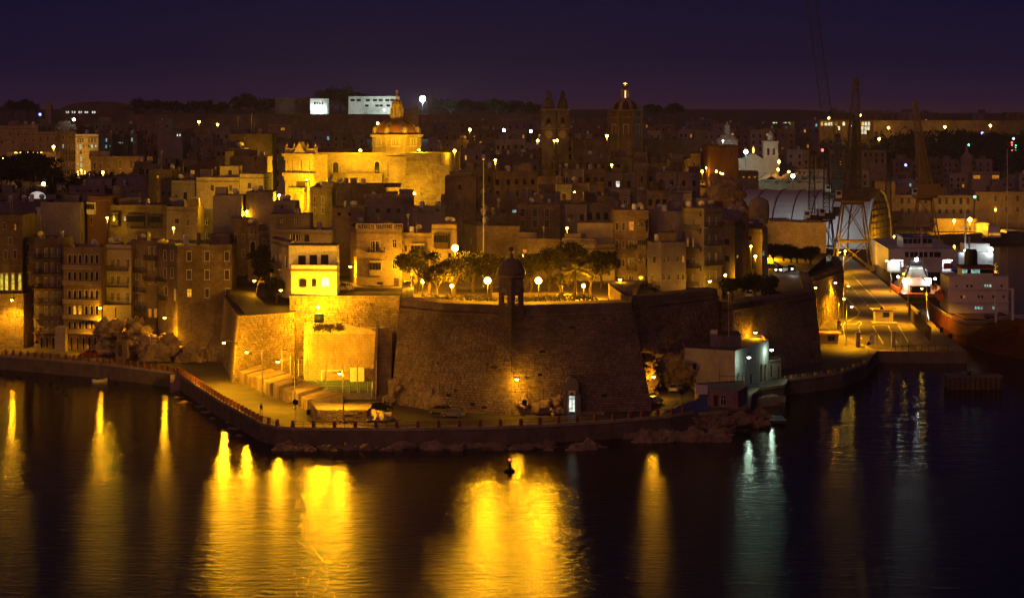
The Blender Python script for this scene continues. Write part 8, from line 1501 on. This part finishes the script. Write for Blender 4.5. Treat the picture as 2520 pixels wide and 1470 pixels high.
mb.lathe(p.x, p.y, [(.28, .45), (.22, 1.3)], 8); part(mb, 'tower', M['iron'], t); mb = MB(); mb.ball(p.x, p.y, 1.85, .13, 8, 6); part(mb, 'red_light', M['led_r'], t); mb = MB(); mb.bar((p.x, p.y, 1.9), (p.x, p.y, 2.6), .05); mb.lathe(p.x, p.y, [(.2, 2.5), (.02, 2.95)], 8); part(mb, 'topmark', M['iron'], t)
p = G(244, 938, 0); t = thing('dinghy', 'small wooden dinghy moored under the left quay', 'boat', p, None, .5); mb = hullmesh([((p.x - 1.5, p.y), (0, .5), .7, .55), ((p.x - .6, p.y), (0, .75), .8, .45), ((p.x + .7, p.y), (0, .7), .8, .45), ((p.x + 1.7, p.y), (0, .1), .5, .65)]); part(mb, 'hull', M['wpaint'], t); mb = MB(); mb.box(p.x - .3, p.y, .47, .3, 1.3, .05); mb.box(p.x + .6, p.y, .47, .3, 1.2, .05); part(mb, 'thwart', M['wood'], t)
for k, (X, Y) in enumerate(sorted(((165, 362), (460, 412), (340, 388), (600, 520), (560, 358), (280, 288), (575, 480), (5, 338), (1050, 410), (520, 452)))):
    p = Z('f').G(X, Y, 0); r = .42 if X in (165, 460) else .25; mb = MB(); mb.ball(p.x, p.y, .1, r, 10, 6); mb.bar((p.x, p.y, .1), (p.x, p.y, r + .3), .06); solo(mb, 'mooring_float', M['tyre'], f'dark mooring float on the left water, {ORD[k]} of ten from the left', 'float', 'mooring floats on the left water')
for k, (u, v) in enumerate(((2120, 932), (2185, 935), (2143, 965), (2006, 946))): p = G(u, v, 0); mb = MB(); mb.ball(p.x, p.y, .1, .32, 8, 6); mb.bar((p.x, p.y, .1), (p.x, p.y, .7), .07); solo(mb, 'mooring_float', M['redpaint' if k < 2 else 'tyre'], ('small red float in front of the dock gate quay', 'right red float near the gate quay end', 'dark float out from the dock gate quay', 'dark float off the landing steps')[k], 'float')

# ------------------------------------------------------------------ dock gate, booths, fence, markings
def booth(label, u, v, w, d, hgt, lit):
    p = G(u, v, 2.5); t = thing('guard_booth', label, 'booth', p); mb = MB(); mb.box(p.x, p.y + d / 2, 2.5, w, d, hgt); part(mb, 'wall', M['plaster'], t); mb = MB(); mb.box(p.x, p.y + d / 2, 2.5 + hgt, w + 1.2, d + 1, .3); part(mb, 'roof', M['stone_p'], t); put('window', wmesh('w', 'iron'), t, Matrix.Translation(Vector((.5, -.12, 1.3))) @ Matrix.Diagonal((1.6, 1, 1.2, 1))); put('pane', wmesh('pane', lit), t, Matrix.Translation(Vector((.5, -.2, 1.3))) @ Matrix.Diagonal((1.5, 1, 1.1, 1)))
    mb = MB(); mb.box(p.x, p.y - .5, 2.5, w + 1.6, d + 1.6, .18); part(mb, 'plinth', M['stone_p'], t)
booth('guard booth left of the dock gate', 2040, 853, 4.0, 3.2, 2.9, 'glass'); booth('guard booth in the middle of the dock road', 2176, 793, 4.4, 3.2, 3.0, 'glass')
def bars_fence(label, pts, h, step, mat='steel', name='fence'):
    t = thing(name, label, 'fence', pts[0])
    for a, b in zip(pts, pts[1:]):
        a, b = Vector(a), Vector(b); n = max(1, round((b - a).length / step)); mb = MB()
        for z in (.15, h): mb.bar(a + Vector((0, 0, z)), b + Vector((0, 0, z)), .07)
        m = max(2, int((b - a).length / .35))
        for i in range(m): q = a.lerp(b, i / m); mb.bar(q + Vector((0, 0, .15)), q + Vector((0, 0, h)), .025)
        part(mb, 'panel', M[mat], t)
        for i in range(n + 1): q = a.lerp(b, i / n); mb = MB(); mb.bar(q, q + Vector((0, 0, h + .15)), .12); part(mb, 'post', M[mat], t)
def D(X, Y, z=2.52): return zd.G(X, Y, z)
bars_fence('steel bar gate fence across the dock road', [D(815, 1205), D(1000, 1200), D(1150, 1200)], 3.2, 5, name='gate_fence'); bars_fence('tall steel fence right of the dock gate', [D(1160, 1190), D(1530, 1155)], 3.0, 2.4); bars_fence('corrugated screen fence along the quay edge', [D(1530, 1150), D(1330, 950), D(1310, 860)], 3.4, 3, 'crane_d'); bars_fence('low bar barrier along the end of the quay', [D(1180, 1235), D(1700, 1230)], 1.2, 1.5, 'crane_d')
for k, (X, Y) in enumerate(((815, 1210), (1160, 1200))): p = D(X, Y); mb = MB(); mb.box(p.x, p.y, 2.5, .9, .9, 3.6); solo(mb, 'gate_pillar', M['stone_p'], ('left', 'right')[k] + ' pale pillar of the dock gate', 'pillar')
mk = thing('road_markings', 'white painted lines and STOP lettering on the dock road', 'marking', D(800, 960)); mk['kind'] = 'structure'
def dl(pts, w=.2, z=2.512):
    mb = MB(); q = [D(X, Y, z) for X, Y in pts]
    for a, b in zip(q, q[1:]): d = (b - a).normalized(); n_ = Vector((-d.y, d.x, 0)) * w / 2; mb.quad(a - n_, b - n_, b + n_, a + n_)
    part(mb, 'line', M['wpaint'], mk)
for i in range(11): t0 = i / 11; t1 = t0 + .05; a, b = D(690, 540), D(955, 835); p, q = a.lerp(b, t0), a.lerp(b, t1); mb = MB(); mb.quad((p.x - .12, p.y, 2.512), (q.x - .12, q.y, 2.512), (q.x + .12, q.y, 2.512), (p.x + .12, p.y, 2.512)); part(mb, 'dash', M['wpaint'], mk)
for pts in ([(690, 700), (830, 850), (810, 890), (690, 950), (665, 990), (690, 1120)], [(765, 500), (1070, 810)], [(960, 985), (1040, 975), (1110, 985), (1200, 1160)], [(960, 985), (1060, 1160)], [(1210, 980), (1310, 1150)], [(800, 960), (830, 940), (850, 960), (825, 990)], [(680, 935), (955, 935)], [(690, 1120), (810, 1118)], [(505, 1350), (690, 1180)], [(735, 588), (830, 590)], [(480, 1255), (625, 1262)], [(485, 1275), (610, 1282)], [(490, 1295), (590, 1300)]): dl(pts, .22)
for i in range(5): dl([(820 + i * 6, 995 + i * 26), (824 + i * 6, 1010 + i * 26)], .2); dl([(710 + i * 18, 1340 - i * 28), (722 + i * 18, 1322 - i * 28)], .2, 2.53)
fc = bpy.data.curves.new('stop_text', 'FONT'); fc.body = 'STOP'; fc.size = 2.0; fc.align_x = 'CENTER'; fo = bpy.data.objects.new('lettering', fc); COL.objects.link(fo); fc.materials.append(M['wpaint']); p = D(722, 972, 2.514); fo.parent = mk; fo.location = p - ORG[mk.name]; fo.scale = (1, 2.2, 1)
for k, (X, Y) in enumerate(((1720, 1110), (1630, 1045), (1420, 890), (1485, 945), (1300, 800))): p = D(X, Y); mb = MB(); mb.lathe(p.x, p.y, [(.45, 2.5), (.35, 2.9), (.35, 3.3), (.55, 3.45), (.5, 3.65)], 10); solo(mb, 'bollard', M['iron'], f'black mooring bollard on the dock quay, {ORD[k]} from the quay end', 'bollard', 'mooring bollards on the dock quay')
for k, (X, Y) in enumerate(((1480, 705), (1650, 735), (1490, 690))): p = ze.G(X, Y, 2.25); mb = MB(); mb.lathe(p.x, p.y, [(.4, 2.2), (.3, 2.5), (.3, 2.95), (.45, 3.1), (.4, 3.2)], 10); solo(mb, 'bollard', M['iron'], ('black bollard by the boathouse arches', 'black bollard at the edge of the landing platform', 'second bollard by the boathouse porch')[k], 'bollard')
for k, (X, m, lab) in enumerate(((878, 'redpaint', 'folded red parasol by the kiosk door'), (935, 'green', 'folded green parasol by the kiosk door'))): p = ze.G(X, 945, 2.8); t = thing('parasol', lab, 'parasol', p); mb = MB(); mb.tube([p, p + Vector((0, 0, 2.9))], .04, 6); part(mb, 'pole', M['wood'], t); mb = MB(); mb.lathe(p.x, p.y, [(.1, p.z + .9), (.28, p.z + 1.2), (.16, p.z + 2.4), (.03, p.z + 2.8)], 8); part(mb, 'canopy', M[m], t)
for k, dx in enumerate((0, 1.3, 2.4)): p = Vector((ze.P(1180, 900, 424).x + dx, 421.2 + k * .6, 1.0)); t = thing('chair', ('left', 'middle', 'right')[k] + ' plastic chair on the kiosk terrace', 'chair', p); mb = MB(); mb.box(p.x, p.y, p.z + .45, .5, .5, .06); part(mb, 'seat', M['redpaint'], t); mb = MB(); mb.box(p.x, p.y + .24, p.z + .5, .5, .05, .5); part(mb, 'backrest', M['redpaint'], t); [part(MB().box(p.x + a * .21, p.y + b * .21, p.z, .05, .05, .45), 'leg', M['redpaint'], t) for a in (-1, 1) for b in (-1, 1)]

# ------------------------------------------------------------------ thin night haze round the whole harbour
hm = bpy.data.materials.new('night_haze'); hm.use_nodes = True; hn = hm.node_tree; hn.nodes.remove(hn.nodes['Principled BSDF']); hv = hn.nodes.new('ShaderNodeVolumePrincipled')
hv.inputs['Color'].default_value = (.9, .85, .9, 1); hv.inputs['Density'].default_value = 1e-4; hv.inputs['Anisotropy'].default_value = 0.0; hn.links.new(hv.outputs[0], hn.nodes['Material Output'].inputs['Volume'])
mb = MB(); mb.box(0, 1315, -5, 7200, 2680, 125); solo(mb, 'haze', hm, None, None, None, 'stuff')
